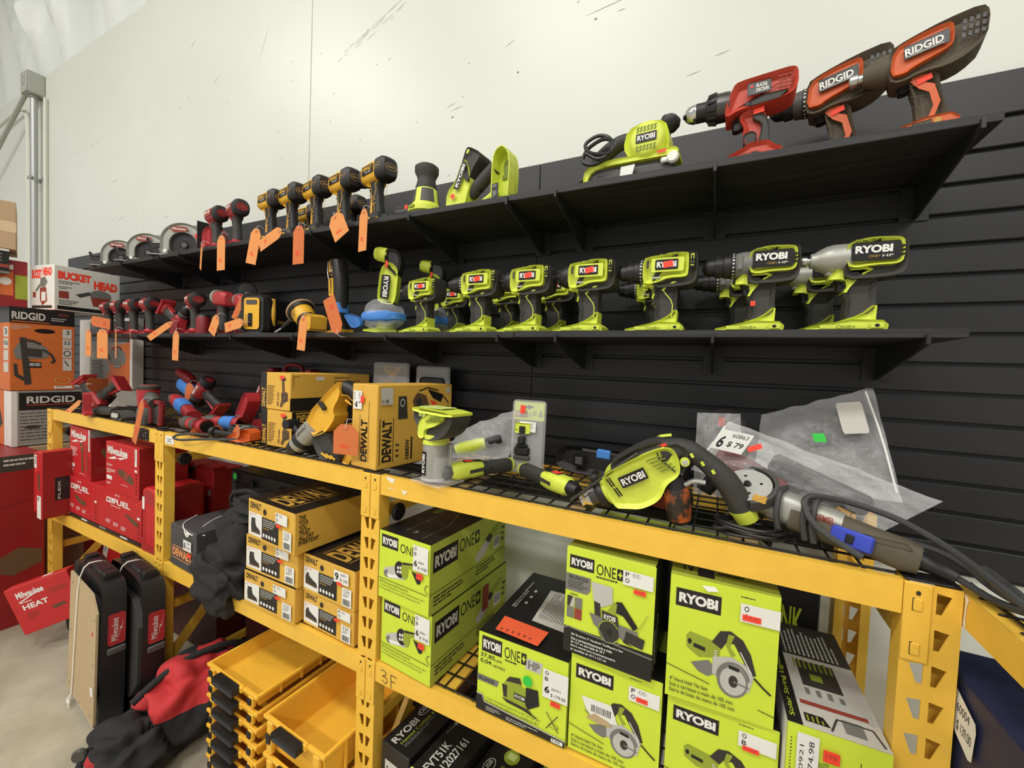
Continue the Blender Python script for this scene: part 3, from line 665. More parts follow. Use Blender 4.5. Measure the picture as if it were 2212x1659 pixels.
# --- tile saw cartons
def saw_pic(dx=0, dy=0, s=1, body='limeart'):
    def q(L): return [(dx + (a) * s, dy + (b) * s) for a, b in L]
    return [('p', q([(.16, .5), (.2, .46), (.52, .5), (.5, .62), (.3, .66), (.17, .6)]), body), ('e', dx + .2 * s, dy + .545 * s, .02 * s, .025 * s, 'blackbox'), ('p', q([(.24, .55), (.36, .565), (.36, .6), (.24, .585)]), 'blackbox'),
        ('p', q([(.42, .50), (.5, .39), (.6, .37), (.72, .42), (.80, .52), (.86, .68), (.80, .7), (.74, .6), (.64, .47), (.56, .48), (.52, .54)]), 'darkart'), ('p', q([(.58, .4), (.64, .4), (.6, .5), (.66, .56), (.62, .58), (.56, .5)]), 'limeart'), ('l', q([(.70, .52), (.82, .68)]), .002, 'white'),
        ('p', q([(.22, .72), (.4, .66), (.5, .74), (.4, .8), (.3, .78)]), 'greyart'), ('p', q([(.44, .62), (.62, .58), (.76, .62), (.84, .7), (.8, .84), (.6, .84), (.44, .76)]), 'ltart'), ('e', dx + .64 * s, dy + .78 * s, .15 * s, .135 * s, 'greyart'), ('e', dx + .645 * s, dy + .78 * s, .125 * s, .115 * s, 'ltart'), ('e', dx + .65 * s, dy + .78 * s, .045 * s, .05 * s, 'darkart'), ('a', dx + .645 * s, dy + .77 * s, .165 * s, .15 * s, .14, 'greyart', 180, 350),
        ('l', q([(.65, .78), (.80, .80)]), .003, 'greyart'), ('p', q([(.6, .65), (.7, .66), (.7, .69), (.6, .68)]), 'blackbox'), ('l', q([(.84, .7), (.93, .76), (1.0, .8)]), .0035, 'blackbox'), ('g', dx + .45 * s, dy + .56 * s, .04 * s, .08 * s, 4, 'white')]
def tile_art(cut=False, torn=False):
    it = [r_(0, 0, 1, 1, 'limebox')] + [('g', .66, .055, .3, .02, 1, 'darkart')] + logo(.06, .10, .43, .145, b=.05) + saw_pic(.03, .0, .93)
    it += [('l', [(0, .735), (.42, .80)], .0016, 'blackbox'), ('l', [(.86, .88), (1, .90)], .0016, 'blackbox'), T_(.04, .83, .37, .030, '4" Hand Held Tile Saw', 'darkart', .01), T_(.04, .875, .6, .030, 'Scie a carreaux a main de 105 mm', 'darkart', .01), T_(.04, .92, .62, .030, 'Sierra de losas de mano de 105 mm', 'darkart', .01)]
    if torn: it += [('p', [(.14, .40), (.48, .39), (.56, .56), (.3, .6), (.2, .52)], 'white'), ('b', .26, .45, .22, .07, 'darkart'), ('p', [(.2, .6), (.3, .53), (.46, .56), (.5, .6), (.36, .62)], 'tan')]
    return it
Tt = [('r', 0, 0, 1, 1, 'blackbox'), ('r', .0, .35, 1, .3, 'limeside'), T_(.18, .72, .14, .2, 'R', 'white', .05), ('r', .33, .7, .16, .28, 'brown')]
Tt2 = [('r', 0, 0, 1, 1, 'limeside'), ('g', .45, .5, .45, .4, 6, 'darkart'), ('r', .26, .5, .16, .45, 'blackbox'), T_(.12, .6, .1, .3, '10', 'blackbox', .02), ('g', .28, .55, .1, .3, 3, 'ltart')]
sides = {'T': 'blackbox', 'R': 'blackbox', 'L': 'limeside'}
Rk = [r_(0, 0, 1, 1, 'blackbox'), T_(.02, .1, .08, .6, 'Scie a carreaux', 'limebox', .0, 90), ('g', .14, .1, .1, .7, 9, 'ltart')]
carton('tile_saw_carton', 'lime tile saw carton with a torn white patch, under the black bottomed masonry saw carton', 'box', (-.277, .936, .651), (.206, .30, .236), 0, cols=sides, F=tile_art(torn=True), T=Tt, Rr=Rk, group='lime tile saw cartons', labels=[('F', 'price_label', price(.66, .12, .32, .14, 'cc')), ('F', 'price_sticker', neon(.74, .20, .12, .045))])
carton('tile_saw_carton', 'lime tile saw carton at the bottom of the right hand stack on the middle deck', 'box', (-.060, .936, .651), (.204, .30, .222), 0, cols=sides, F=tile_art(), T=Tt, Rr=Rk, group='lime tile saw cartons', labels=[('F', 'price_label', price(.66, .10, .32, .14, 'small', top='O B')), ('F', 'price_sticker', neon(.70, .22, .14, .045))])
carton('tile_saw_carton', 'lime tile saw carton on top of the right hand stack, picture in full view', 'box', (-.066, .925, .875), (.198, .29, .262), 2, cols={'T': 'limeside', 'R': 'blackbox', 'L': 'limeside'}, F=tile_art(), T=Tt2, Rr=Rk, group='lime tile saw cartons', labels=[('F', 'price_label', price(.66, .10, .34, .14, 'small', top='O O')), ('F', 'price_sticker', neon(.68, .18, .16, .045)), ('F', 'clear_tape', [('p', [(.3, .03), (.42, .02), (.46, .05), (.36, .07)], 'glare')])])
# --- masonry saw carton
Fm = [r_(0, 0, 1, .76, 'limebox'), r_(0, .76, 1, .24, 'blackbox'), ('l', [(0, .785), (.05, .76), (.14, .765), (1, .80)], .0035, 'greyart')] + logo(.04, .07, .29, .125) + one(.36, .095, .3, .10) + [('g', .36, .21, .3, .03, 1, 'darkart'), ('p', [(0, .25), (.30, .25), (.30, .37), (.26, .41), (0, .41)], 'greyart'), T_(.04, .262, .23, .035, 'BRUSHLESS', 'blackbox', .02), ('g', .03, .31, .24, .08, 4, 'darkart'),
    ('g', .06, .435, .12, .02, 1, 'darkart'), r_(.03, .46, .085, .10, 'ltart'), ('p', [(.03, .46), (.1, .46), (.06, .56), (.03, .56)], 'darkart'), r_(.125, .46, .085, .10, 'greyart'), r_(.03, .565, .085, .10, 'greyart'), r_(.125, .565, .085, .10, 'redart'),
    ('p', [(.31, .27), (.55, .27), (.56, .42), (.44, .48), (.34, .43)], 'ltart'), ('p', [(.35, .44), (.42, .45), (.44, .64), (.37, .62)], 'darkart'), ('p', [(.54, .47), (.6, .39), (.66, .38), (.84, .56), (.8, .6), (.68, .5), (.6, .49)], 'blackbox'), ('p', [(.5, .5), (.58, .4), (.61, .41), (.6, .5), (.56, .54)], 'limeart'), ('p', [(.3, .56), (.84, .6), (.86, .72), (.6, .7), (.36, .66)], 'greyart'), ('p', [(.72, .62), (.92, .65), (.9, .74), (.7, .72)], 'darkart'),
    ('p', [(.44, .50), (.62, .52), (.64, .62), (.46, .6)], 'darkart'), ('t', .47, .53, .13, .045, 'RYOBI', 'white', .03), ('e', .53, .68, .115, .10, 'darkart'), ('a', .53, .68, .12, .105, .1, 'limeart', 30, 330), ('e', .54, .68, .03, .03, 'blackbox'), ('l', [(.4, .66), (.5, .78), (.66, .76)], .003, 'greyart'), ('p', [(.68, .70), (.82, .75), (.7, .73)], 'darkart'),
    ('l', [(.94, .42), (.86, .56), (.8, .6)], .002, 'limeside'), T_(.1, .80, .6, .028, '18V Brushless 5" Handheld Tile/Masonry Saw', 'white', .01), T_(.1, .835, .48, .028, 'Scie a carreaux/maconnerie a main', 'white', .01), T_(.1, .87, .4, .028, 'de 12,7 cm sans balai de 18 V', 'white', .01), T_(.1, .905, .52, .028, 'Sierra manual para losas/mamposteria', 'white', .01), T_(.1, .94, .42, .028, 'sin escobillas de 18 V y 12,7 cm', 'white', .01)]
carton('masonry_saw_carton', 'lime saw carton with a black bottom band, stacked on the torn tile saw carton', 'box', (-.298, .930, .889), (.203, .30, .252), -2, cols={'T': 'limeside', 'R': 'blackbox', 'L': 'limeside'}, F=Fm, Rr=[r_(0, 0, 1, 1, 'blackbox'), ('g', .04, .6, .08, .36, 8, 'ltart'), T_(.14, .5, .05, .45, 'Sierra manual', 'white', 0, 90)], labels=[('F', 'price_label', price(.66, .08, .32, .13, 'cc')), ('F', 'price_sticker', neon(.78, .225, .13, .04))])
# --- string light carton with a picture lid
TS_s = [r_(0, 0, 1, 1, 'offw'), r_(0, 0, 1, .16, 'blackbox'), T_(.05, .04, .5, .07, 'Solar String Lights', 'limebox', 0), r_(.62, .16, .38, .84, 'darkart'), r_(.34, .3, .24, .45, 'darkart'), r_(.40, .42, .06, .14, 'limeart'), ('g', .5, .26, .1, .5, 8, 'limeart'), ('g', .64, .2, .3, .7, 12, 'ltart'), ('p', [(.2, .16), (.3, .16), (.24, .95), (.16, .95)], 'ltart'), r_(.17, .2, .03, .7, 'redart'), ('p', [(.04, .2), (.1, .2), (.1, .4), (.04, .45)], 'blackbox'), ('g', .045, .22, .05, .2, 4, 'limeart'), r_(.04, .6, .09, .2, 'greyart'), ('l', [(.02, .45), (.12, .55), (.12, .9), (.02, .95)], .003, 'darkart'), ('g', .26, .3, .06, .5, 4, 'greyart')]
Fs = [r_(0, 0, 1, 1, 'limebox'), r_(.72, .12, .008, .88, 'blackbox'), ('g', .04, .1, .02, .7, 30, 'darkart'), ('p', [(.3, .22), (.42, .2), (.62, .52), (.56, .56), (.44, .4), (.36, .36)], 'limeart'), ('p', [(.28, .35), (.44, .42), (.42, .6), (.2, .9), (.2, .6)], 'limeside'), ('p', [(.42, .45), (.56, .6), (.5, .9), (.3, .95)], 'limeart'),
    r_(.76, .16, .05, .32, 'blackbox'), r_(.83, .16, .05, .32, 'blackbox'), r_(.90, .16, .05, .32, 'blackbox'), ('g', .77, .2, .03, .24, 9, 'limebox'), ('g', .84, .2, .03, .24, 9, 'limebox'), ('g', .91, .2, .03, .24, 9, 'limebox'), ('e', .85, .68, .08, .11, 'blackbox'), ('e', .84, .66, .03, .04, 'limebox'), ('e', .88, .7, .025, .03, 'limebox'), r_(.45, .86, .16, .14, 'blackbox')]
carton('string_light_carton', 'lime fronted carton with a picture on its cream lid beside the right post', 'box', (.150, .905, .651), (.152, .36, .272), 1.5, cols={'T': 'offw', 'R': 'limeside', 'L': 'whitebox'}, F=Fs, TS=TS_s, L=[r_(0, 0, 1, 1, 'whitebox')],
    labels=[('F', 'price_label', [r_(.1, .04, .22, .58, 'white'), T_(.16, .44, .12, .15, '6', 'blackbox', .03, 90), T_(.13, .12, .04, .22, '60921', 'darkart', 0, 90), T_(.22, .08, .06, .26, '$ 74.98', 'darkart', 0, 90)]), ('F', 'price_sticker', neon(.36, .1, .16, .08))])
carton('work_light_carton', 'black carton lying behind the lime tile saw cartons under the top deck', 'box', (.03, 1.285, .651), (.235, .085, .39), 0, c='blackbox', F=[('g', .1, .2, .2, .5, 3, 'ltart'), T_(.55, .2, .3, .2, 'LINK', 'limebox', .02), ('p', [(.3, .5), (.4, .45), (.46, .6), (.32, .7)], 'limeart'), ('e', .7, .6, .06, .1, 'limeart')], TS=[('g', .1, .3, .2, .5, 6, 'limeart')])

# --- boot cartons (yellow) with black lids
def boot_pic(x, y, w, h, low=False):
    def q(L): return [(x + a * w, y + b * h) for a, b in L]
    if low: return [('p', q([(.08, .42), (.16, .18), (.3, .12), (.36, .3), (.6, .45), (.88, .58), (.94, .72), (.9, .8), (.1, .72)]), 'darkart'), ('p', q([(.08, .7), (.94, .76), (.92, .86), (.1, .8)]), 'brownart'), ('l', q([(.3, .34), (.55, .5)]), .001, 'greyart'), ('l', q([(.34, .2), (.26, .4)]), .001, 'greyart')]
    return [('p', q([(.2, .1), (.5, .08), (.52, .4), (.6, .52), (.86, .66), (.9, .82), (.2, .84), (.16, .5)]), 'darkart'), ('p', q([(.18, .82), (.92, .80), (.92, .9), (.18, .92)]), 'brownart'), ('l', q([(.48, .2), (.56, .46)]), .001, 'greyart'), ('l', q([(.24, .3), (.44, .3)]), .001, 'greyart')]
def boot_art(low=False):
    return [T_(.05, .07, .24, .16, 'DEWALT', 'blackbox', .03), ('r', .02, .33, .30, .58, 'white'), T_(.04, .35, .15, .035, 'SUREGRIP', 'neonorange', 0), ('g', .04, .42, .1, .03, 1, 'darkart')] + boot_pic(.03, .42, .28, .46, low) + [('r', .325, .36, .35, .55, 'blackbox'), ('g', .35, .40, .3, .2, 4, 'ltart'), ('g', .35, .61, .2, .05, 1, 'goldtxt')] + [('e', .37 + i * .06, .80, .02, .05, 'white') for i in range(5)] + [('e', .385, .22, .032, .075, 'blackg'), T_(.72, .27, .1, .05, 'ORANGE', 'darkart', 0)]
def size_label(s): return [r_(.79, .47, .17, .45, 'white'), T_(.82, .5, .1, .12, s, 'darkart', 0), ('g', .81, .64, .12, .06, 2, 'darkart'), ('b', .81, .74, .12, .15, 'blackbox')]
lid = [r_(0, 0, 1, 1, 'blackbox'), T_(.08, .30, .62, .42, 'DEWALT', 'goldtxt', .03), r_(.08, .25, .62, .012, 'goldtxt'), r_(.08, .76, .62, .012, 'goldtxt')]
side = [T_(.04, .08, .07, .11, 'THE', 'blackbox', .03), T_(.04, .2, .10, .11, 'TOOL', 'blackbox', .03), T_(.04, .32, .08, .11, 'YOU', 'blackbox', .03), T_(.04, .44, .12, .11, 'TRUST', 'blackbox', .03), T_(.04, .56, .16, .11, 'ALL DAY', 'blackbox', .03), T_(.04, .68, .22, .11, 'EVERYDAY', 'blackbox', .03)]
bg_ = 'yellow boot cartons'
for lab, loc, sz, yw, low, s, pl in (
    ('yellow boot carton at the bottom left of the boot cartons', (-1.535, .915, .651), (.285, .34, .123), 0, False, '10.5E', [('small', .62, .06)]),
    ('yellow boot carton in the middle of the left boot carton pile', (-1.532, .918, .776), (.290, .34, .132), 0, False, '13E', [('small', .62, .06)]),
    ('yellow boot carton on top of the left pile, slogan on its side', (-1.500, .905, .909), (.285, .34, .142), -4, False, '10.5E', [('small', .64, .1)]),
    ('yellow low shoe carton at the bottom of the right boot carton pile', (-1.238, .940, .651), (.250, .34, .118), -2, True, '9.5M', [('small', .72, .08)]),
    ('yellow low shoe carton on top of the right pile, priced 9', (-1.236, .935, .770), (.254, .34, .130), -2, True, '10.5M', [('nine', .64, .10)])):
    k, u, v = pl[0]
    st = price(u, v, .24, .26, 'cc') if k == 'small' else price(u, v, .27, .30, None, '9', '60897', '$ 109')
    carton('boot_carton', lab, 'box', loc, sz, yw, c='yellowbox', cols={'T': 'blackbox'}, F=boot_art(low), Rr=side if 'slogan' in lab else None, TS=lid, group=bg_, labels=[('F', 'size_label', size_label(s)), ('F', 'price_label', st), ('F', 'price_sticker', [r_(.66 if k == 'small' else .7, .37, .09, .08, 'neon')])])
# small yellow carton and black case behind
carton('tool_carton', 'small yellow carton under the black case with the green dot', 'box', (-2.12, 1.20, .651), (.5, .15, .235), 0, c='yellowbox', F=[T_(.06, .1, .04, .3, 'DEWALT', 'blackbox', .02, 90), r_(.12, .3, .1, .1, 'white')])
t = thing('tool_case', 'black plastic tool case with a green dot on the middle deck', 'case', (-2.11, 1.19, .888), 0)
g = G(); g.prism(rrect(0, 0, .50, .125, .02), 0, .17, 'blackp', .012, n=2); g.cbox(.02, -.004, .055, .48, .172, .062, 'blackg', .002); g.build('case_shell', t)
for x in (.12, .34): g = G(); g.cbox(x, -.012, .03, x + .06, -.001, .085, 'blackg', .004); g.build('latch', t)
g = G(); g.art((.01, -.0005, .11), (.04, 0, 0), (0, 0, -.04), [('e', .5, .5, .4, .4, 'green')], off=.0015); g.build('green_dot', t)

# --- red cartons
def mlogo(u, v, w, h): return [T_(u, v, w, h * .62, 'Milwaukee', 'white', .03), ('p', [(u, v + h), (u + w * .4, v + h * .7), (u + w * .42, v + h * .82), (u + w, v + h * .58), (u + w * .62, v + h * .9), (u + w * .58, v + h * .78), (u + w * .24, v + h * .98)], 'white')]
def fuel(tool): return [T_(.42, .06, .09, .05, 'M', 'white', .0), ('p', [(.22, .17), (.38, .17), (.36, .29), (.20, .29)], 'white'), T_(.23, .185, .12, .085, 'M12', 'redbox', .03), T_(.38, .165, .38, .125, 'FUEL', 'white', .03), ('g', .32, .33, .4, .035, 1, 'white')] + tool + [('g', .2, .68, .12, .09, 3, 'white'), ('g', .38, .70, .13, .09, 3, 'white'), ('g', .56, .72, .13, .09, 3, 'white'), ('r', .90, .1, .025, .04, 'neon'), ('r', .92, .38, .06, .05, 'white'), ('g', .93, .5, .04, .45, 6, 'reddk'), r_(0, .90, 1, .10, 'blackbox'), ('g', .04, .92, .2, .05, 2, 'ltart'), ('r', .55, .93, .16, .035, 'white')]
ratch = [('p', [(.32, .42), (.42, .44), (.66, .52), (.66, .62), (.5, .62), (.4, .54), (.34, .48)], 'brownart'), ('p', [(.44, .46), (.56, .49), (.52, .56)], 'redart')]
rg = 'red tool cartons on the middle deck'
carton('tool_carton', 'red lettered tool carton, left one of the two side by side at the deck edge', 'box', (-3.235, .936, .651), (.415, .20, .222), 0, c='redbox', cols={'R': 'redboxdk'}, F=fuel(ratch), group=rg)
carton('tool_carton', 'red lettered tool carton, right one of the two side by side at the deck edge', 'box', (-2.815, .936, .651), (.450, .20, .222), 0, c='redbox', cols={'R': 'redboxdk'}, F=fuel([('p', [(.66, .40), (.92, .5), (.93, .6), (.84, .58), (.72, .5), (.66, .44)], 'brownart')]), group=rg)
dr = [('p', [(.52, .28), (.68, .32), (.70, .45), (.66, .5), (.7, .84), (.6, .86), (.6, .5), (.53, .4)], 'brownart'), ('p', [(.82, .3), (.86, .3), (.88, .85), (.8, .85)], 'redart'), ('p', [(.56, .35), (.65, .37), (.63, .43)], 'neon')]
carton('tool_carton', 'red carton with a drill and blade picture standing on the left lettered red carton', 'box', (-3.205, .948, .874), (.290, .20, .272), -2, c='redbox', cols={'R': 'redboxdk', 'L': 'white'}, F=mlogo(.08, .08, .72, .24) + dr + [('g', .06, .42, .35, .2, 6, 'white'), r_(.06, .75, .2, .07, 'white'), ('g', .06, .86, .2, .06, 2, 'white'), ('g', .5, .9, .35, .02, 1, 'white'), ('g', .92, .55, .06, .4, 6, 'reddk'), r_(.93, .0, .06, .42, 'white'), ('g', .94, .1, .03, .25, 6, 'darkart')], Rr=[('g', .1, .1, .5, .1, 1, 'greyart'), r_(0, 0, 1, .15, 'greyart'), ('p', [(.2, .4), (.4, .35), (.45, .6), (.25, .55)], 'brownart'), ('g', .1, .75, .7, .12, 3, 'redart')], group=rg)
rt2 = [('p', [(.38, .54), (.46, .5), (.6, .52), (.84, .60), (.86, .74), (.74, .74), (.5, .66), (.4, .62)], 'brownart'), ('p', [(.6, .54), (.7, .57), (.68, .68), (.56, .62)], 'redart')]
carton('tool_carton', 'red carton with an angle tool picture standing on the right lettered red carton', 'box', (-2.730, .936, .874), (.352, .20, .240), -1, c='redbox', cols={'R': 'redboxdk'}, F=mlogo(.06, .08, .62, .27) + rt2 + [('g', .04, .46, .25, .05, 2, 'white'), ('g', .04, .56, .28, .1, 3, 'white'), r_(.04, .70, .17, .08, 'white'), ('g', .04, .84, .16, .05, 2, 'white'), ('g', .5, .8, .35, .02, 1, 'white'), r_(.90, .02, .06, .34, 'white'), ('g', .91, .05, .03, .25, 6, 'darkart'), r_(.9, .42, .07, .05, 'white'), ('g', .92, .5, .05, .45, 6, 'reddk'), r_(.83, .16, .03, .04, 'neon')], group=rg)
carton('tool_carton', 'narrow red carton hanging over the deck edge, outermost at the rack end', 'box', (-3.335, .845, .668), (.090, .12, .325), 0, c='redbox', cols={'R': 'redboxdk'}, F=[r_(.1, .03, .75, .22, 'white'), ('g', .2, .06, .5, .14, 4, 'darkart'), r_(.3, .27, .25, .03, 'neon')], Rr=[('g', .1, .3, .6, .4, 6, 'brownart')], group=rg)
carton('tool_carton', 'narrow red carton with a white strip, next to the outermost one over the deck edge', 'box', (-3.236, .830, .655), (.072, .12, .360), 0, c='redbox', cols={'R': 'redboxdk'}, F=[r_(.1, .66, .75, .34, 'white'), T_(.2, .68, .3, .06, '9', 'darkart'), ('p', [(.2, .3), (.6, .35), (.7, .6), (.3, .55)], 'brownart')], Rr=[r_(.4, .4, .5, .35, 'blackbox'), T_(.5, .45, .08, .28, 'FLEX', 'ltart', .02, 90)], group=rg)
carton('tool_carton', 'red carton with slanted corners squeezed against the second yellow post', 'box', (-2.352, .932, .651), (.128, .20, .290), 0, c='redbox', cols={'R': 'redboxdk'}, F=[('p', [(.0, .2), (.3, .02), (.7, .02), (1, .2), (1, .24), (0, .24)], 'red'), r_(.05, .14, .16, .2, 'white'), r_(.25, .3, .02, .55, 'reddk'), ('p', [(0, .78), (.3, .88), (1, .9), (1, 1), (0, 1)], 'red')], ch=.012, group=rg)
carton('tool_carton', 'big dark red carton with a ripped lid behind the black bag', 'box', (-2.84, 1.155, .651), (.60, .15, .330), 2, c='redboxdk', F=[T_(.03, .14, .26, .09, 'Milwaukee', 'redart', .02), ('l', [(.03, .32), (.3, .22)], .004, 'redart'), T_(.5, .16, .25, .04, 'ADVANTAGE', 'redart', .01), ('g', .05, .6, .28, .16, 4, 'redart'), ('g', .5, .4, .3, .2, 5, 'redart'), ('p', [(.28, .0), (.36, .16), (.42, .14), (.6, .04), (.68, .12), (.74, .02), (.74, 0)], 'blackbox'), r_(.93, .3, .04, .1, 'greyart')])
q = bpy.data.objects[COL.objects[-1].name].parent
g = G(); g.prism([(.02, .332), (.17, .336), (.26, .365), (.44, .355), (.42, .334)], -.012, .0, 'redbox', .001); g.prism([(.44, .333), (.6, .333), (.6, .346), (.5, .355)], .0, .06, 'redboxdk', .001); g.build('torn_flap', q)
# charcoal carton in plastic
t = carton('tool_carton', 'charcoal carton with orange letters tied with white string beside the second yellow post', 'box', (-2.095, .932, .651), (.225, .26, .178), -3, c='charbox', F=[r_(.08, .50, .78, .02, 'tag'), T_(.09, .55, .76, .20, 'DEWALT', 'tag', .05), r_(.08, .79, .78, .02, 'tag'), ], labels=[('F', 'price_label', price(.56, .24, .3, .24, None, '6', '60857', '$ 16.97')), ('F', 'price_sticker', [r_(.72, .52, .14, .1, 'neon')])])
g = G(); g.tube([(-.002, .10, .181), (.06, .02, .182), (.12, -.002, .176), (.2, -.003, .165), (.23, .03, .165)], .0022, 'string', 6); g.tube([(.08, .2, .181), (.12, .1, .182), (.2, -.004, .17)], .0022, 'string', 6); g.tube([(.13, -.003, .17), (.16, -.006, .15), (.18, -.004, .166), (.15, -.007, .172), (.17, -.003, .155)], .002, 'string', 6); g.build('string', t)

# --- heated cushion cartons on the floor
def cush(lab, loc, sz, yw, grp='black heated cushion cartons on the floor', extra=None):
    return carton('cushion_carton', lab, 'box', loc, sz, yw, c='blackbox', TS=[T_(.03, .2, .22, .2, 'RYOBI', 'ltart', .03), ('a', .34, .24, .06, .12, .14, 'ltart', 0, 360), T_(.30, .17, .08, .1, 'USB', 'ltart', .02), T_(.05, .46, .34, .09, 'Heated Cushion Kit', 'limeart', .01), ('g', .05, .6, .3, .1, 2, 'greyart'), ('e', .47, .56, .055, .18, 'limeart'), ('r', .45, .46, .05, .2, 'limepale'), ('p', [(.54, .2), (.80, .2), (.84, .6), (.8, .8), (.58, .8), (.52, .6)], 'greydk')] + [r_(.57, .26 + i * .08, .22, .045, 'redart') for i in range(6)], F=[r_(.15, .12, .5, .3, 'offw'), T_(.2, .16, .08, .08, 'O', 'darkart'), T_(.2, .28, .08, .08, 'B', 'darkart'), r_(.18, .46, .5, .4, 'white'), T_(.24, .5, .12, .2, '6', 'blackbox', .03)] if extra is None else extra, Rr=[('g', .1, .2, .7, .1, 2, 'ltart')], group=grp)
cush('black heated cushion carton nearest the yellow post on the floor', (-.862, .935, 0), (.118, .46, .405), -6)
carton('cushion_carton', 'black carton with white model numbers between the two heated cushion cartons', 'box', (-.732, .915, 0), (.125, .46, .400), -6, c='blackbox', cols={'F': 'limebox'}, TS=[T_(.04, .22, .22, .22, 'FVT51K', 'ltart', .02), T_(.04, .52, .3, .22, '1012027161', 'ltart', .02), ('l', [(.3, .1), (.5, .15), (.8, .1)], .002, 'greyart'), ('e', .4, .12, .012, .05, 'greyart'), ('r', .66, .05, .14, .2, 'limeart')], F=[r_(.0, .0, .3, 1, 'whitebox'), r_(.05, .1, .25, .3, 'white')], group='black heated cushion cartons on the floor')
cush('black heated cushion carton, right one lower under the yellow beam', (-.600, .905, 0), (.135, .46, .365), -6)
carton('cushion_carton', 'black carton with tool icons furthest right of the floor cartons', 'box', (-.458, .90, 0), (.125, .46, .33), -6, c='blackbox', TS=[('r', .5, .1, .16, .2, 'limeart'), ('g', .2, .1, .25, .1, 1, 'ltart'), ('g', .1, .4, .5, .3, 4, 'greyart')], F=[r_(.1, .1, .6, .4, 'white')], group='black heated cushion cartons on the floor')
carton('book_carton', 'dark printed carton standing behind the yellow post', 'box', (-.875, 1.40, 0), (.11, .045, .60), 0, c='blackbox', cols={'F': 'brownart'}, F=[r_(0, 0, 1, .12, 'whitebox'), ('b', .2, .02, .6, .08, 'darkart'), ('g', .1, .2, .8, .7, 14, 'ltart')])

# --- right edge: blue carton on the second rack
t = carton('tool_carton', 'dark blue carton with a white price label on the rack at the right edge', 'box', (.386, 1.03, .656), (.33, .62, .420), 0, c='navy', anchor=(0, 1), L=[('p', [(0, .5), (.2, .45), (.35, 1), (0, 1)], 'bluebox'), ('l', [(.02, .3), (.14, .5)], .002, 'white'), ('l', [(.04, .3), (.16, .5)], .002, 'white'), T_(.33, .36, .3, .10, 'BOSCH', 'magenta', .03), ('p', [(.20, .32), (.22, .30), (.28, .34), (.32, .42), (.31, .5), (.33, .58), (.31, .8), (.28, 1), (.19, 1)], 'offw')], TS=[T_(.56, .30, .26, .26, 'BOSCH', 'magenta', .03)],
    labels=[('L', 'price_label', [('p', [(.118, .19), (.122, .04), (.13, .03), (.25, .09), (.255, .12), (.245, .24), (.23, .25)], 'white'), T_(.128, .07, .028, .09, '6', 'blackbox', .03), T_(.165, .09, .06, .035, '60004', 'darkart', 0), T_(.17, .155, .068, .045, '$ 139.00', 'darkart', 0)])])

# --- stack at the far left
def pic_vac(dx, dy, s): 
    def q(L): return [(dx + a * s, dy + b * s) for a, b in L]
    return [('p', q([(.0, .25), (.15, .08), (.6, .1), (.82, .2), (.86, .34), (.72, .4), (.05, .42)]), 'greyart'), ('p', q([(.3, .2), (.7, .22), (.68, .38), (.28, .36)]), 'darkart'), ('p', q([(.14, .0), (.3, .0), (.42, .9), (.26, .92)]), 'darkart'), ('l', q([(.2, .04), (.45, .06), (.66, .12)]), .014, 'darkart'), ('l', q([(.7, .22), (.92, .32), (1.0, .45), (.9, .48)]), .012, 'darkart'), ('p', q([(.0, .5), (.08, .52), (.1, .7), (.3, .8), (.22, .84), (.02, .74)]), 'darkart'), ('p', q([(.36, .46), (.66, .48), (.66, .58), (.36, .58)]), 'blackbox')] + [T_(dx + .38 * s, dy + .49 * s, .26 * s, .06 * s, 'RIDGID', 'white', .02)]
carton('appliance_carton', 'big dark red carton standing on the floor at the left edge', 'box', (-3.46, .92, 0), (.75, .62, .965), 0, c='redboxdk', anchor=(1, 1), Rr=[r_(0, 0, 1, .09, 'darkart'), ('g', .75, .02, .24, .05, 2, 'ltart'), ('p', [(.42, .38), (.70, .36), (.72, .66), (.60, .70), (.56, .8), (.50, .82), (.48, .65), (.42, .64)], 'offw'), T_(.44, .4, .06, .16, '2737', 'darkart', .01, 90), ('g', .54, .42, .12, .12, 4, 'darkart'), ('b', .54, .56, .12, .08, 'darkart'), ('p', [(.72, .58), (.84, .54), (.98, .58), (.98, .66), (.8, .70), (.7, .66)], 'brownart'), ('e', .45, .58, .08, .02, 'brownart'), T_(.2, .86, .5, .06, 'FLEX', 'ltart', .01), ('l', [(.5, .32), (.9, .27)], .004, 'reddk')])
carton('storage_carton', 'plain brown carton standing behind the big dark red carton', 'box', (-4.35, .925, 0), (.63, .515, .962), 0, c='brown')
carton('vacuum_carton', 'grey and white carton with an orange end, under the orange vacuum carton', 'box', (-3.75, 1.20, .968), (.48, .34, .335), 0, c='greybox', anchor=(1, 1), cols={'F': 'whitebox'}, Rr=[r_(0, 0, .07, 1, 'whitebox'), r_(.09, .03, .91, .32, 'blackbox'), T_(.18, .10, .62, .13, 'RIDGID', 'offw', .03), r_(.18, .25, .6, .02, 'redart')] + [('g', .1, .40 + i * .06, .85, .03, 1, 'darkart') for i in range(9)] + [('e', .25, .66, .1, .03, 'darkart')], F=[r_(.5, 0, .25, 1, 'orangebox'), r_(.76, 0, .06, 1, 'white'), ('p', [(.1, .3), (.6, .35), (.7, .6), (.5, .8), (.2, .7)], 'darkart')])
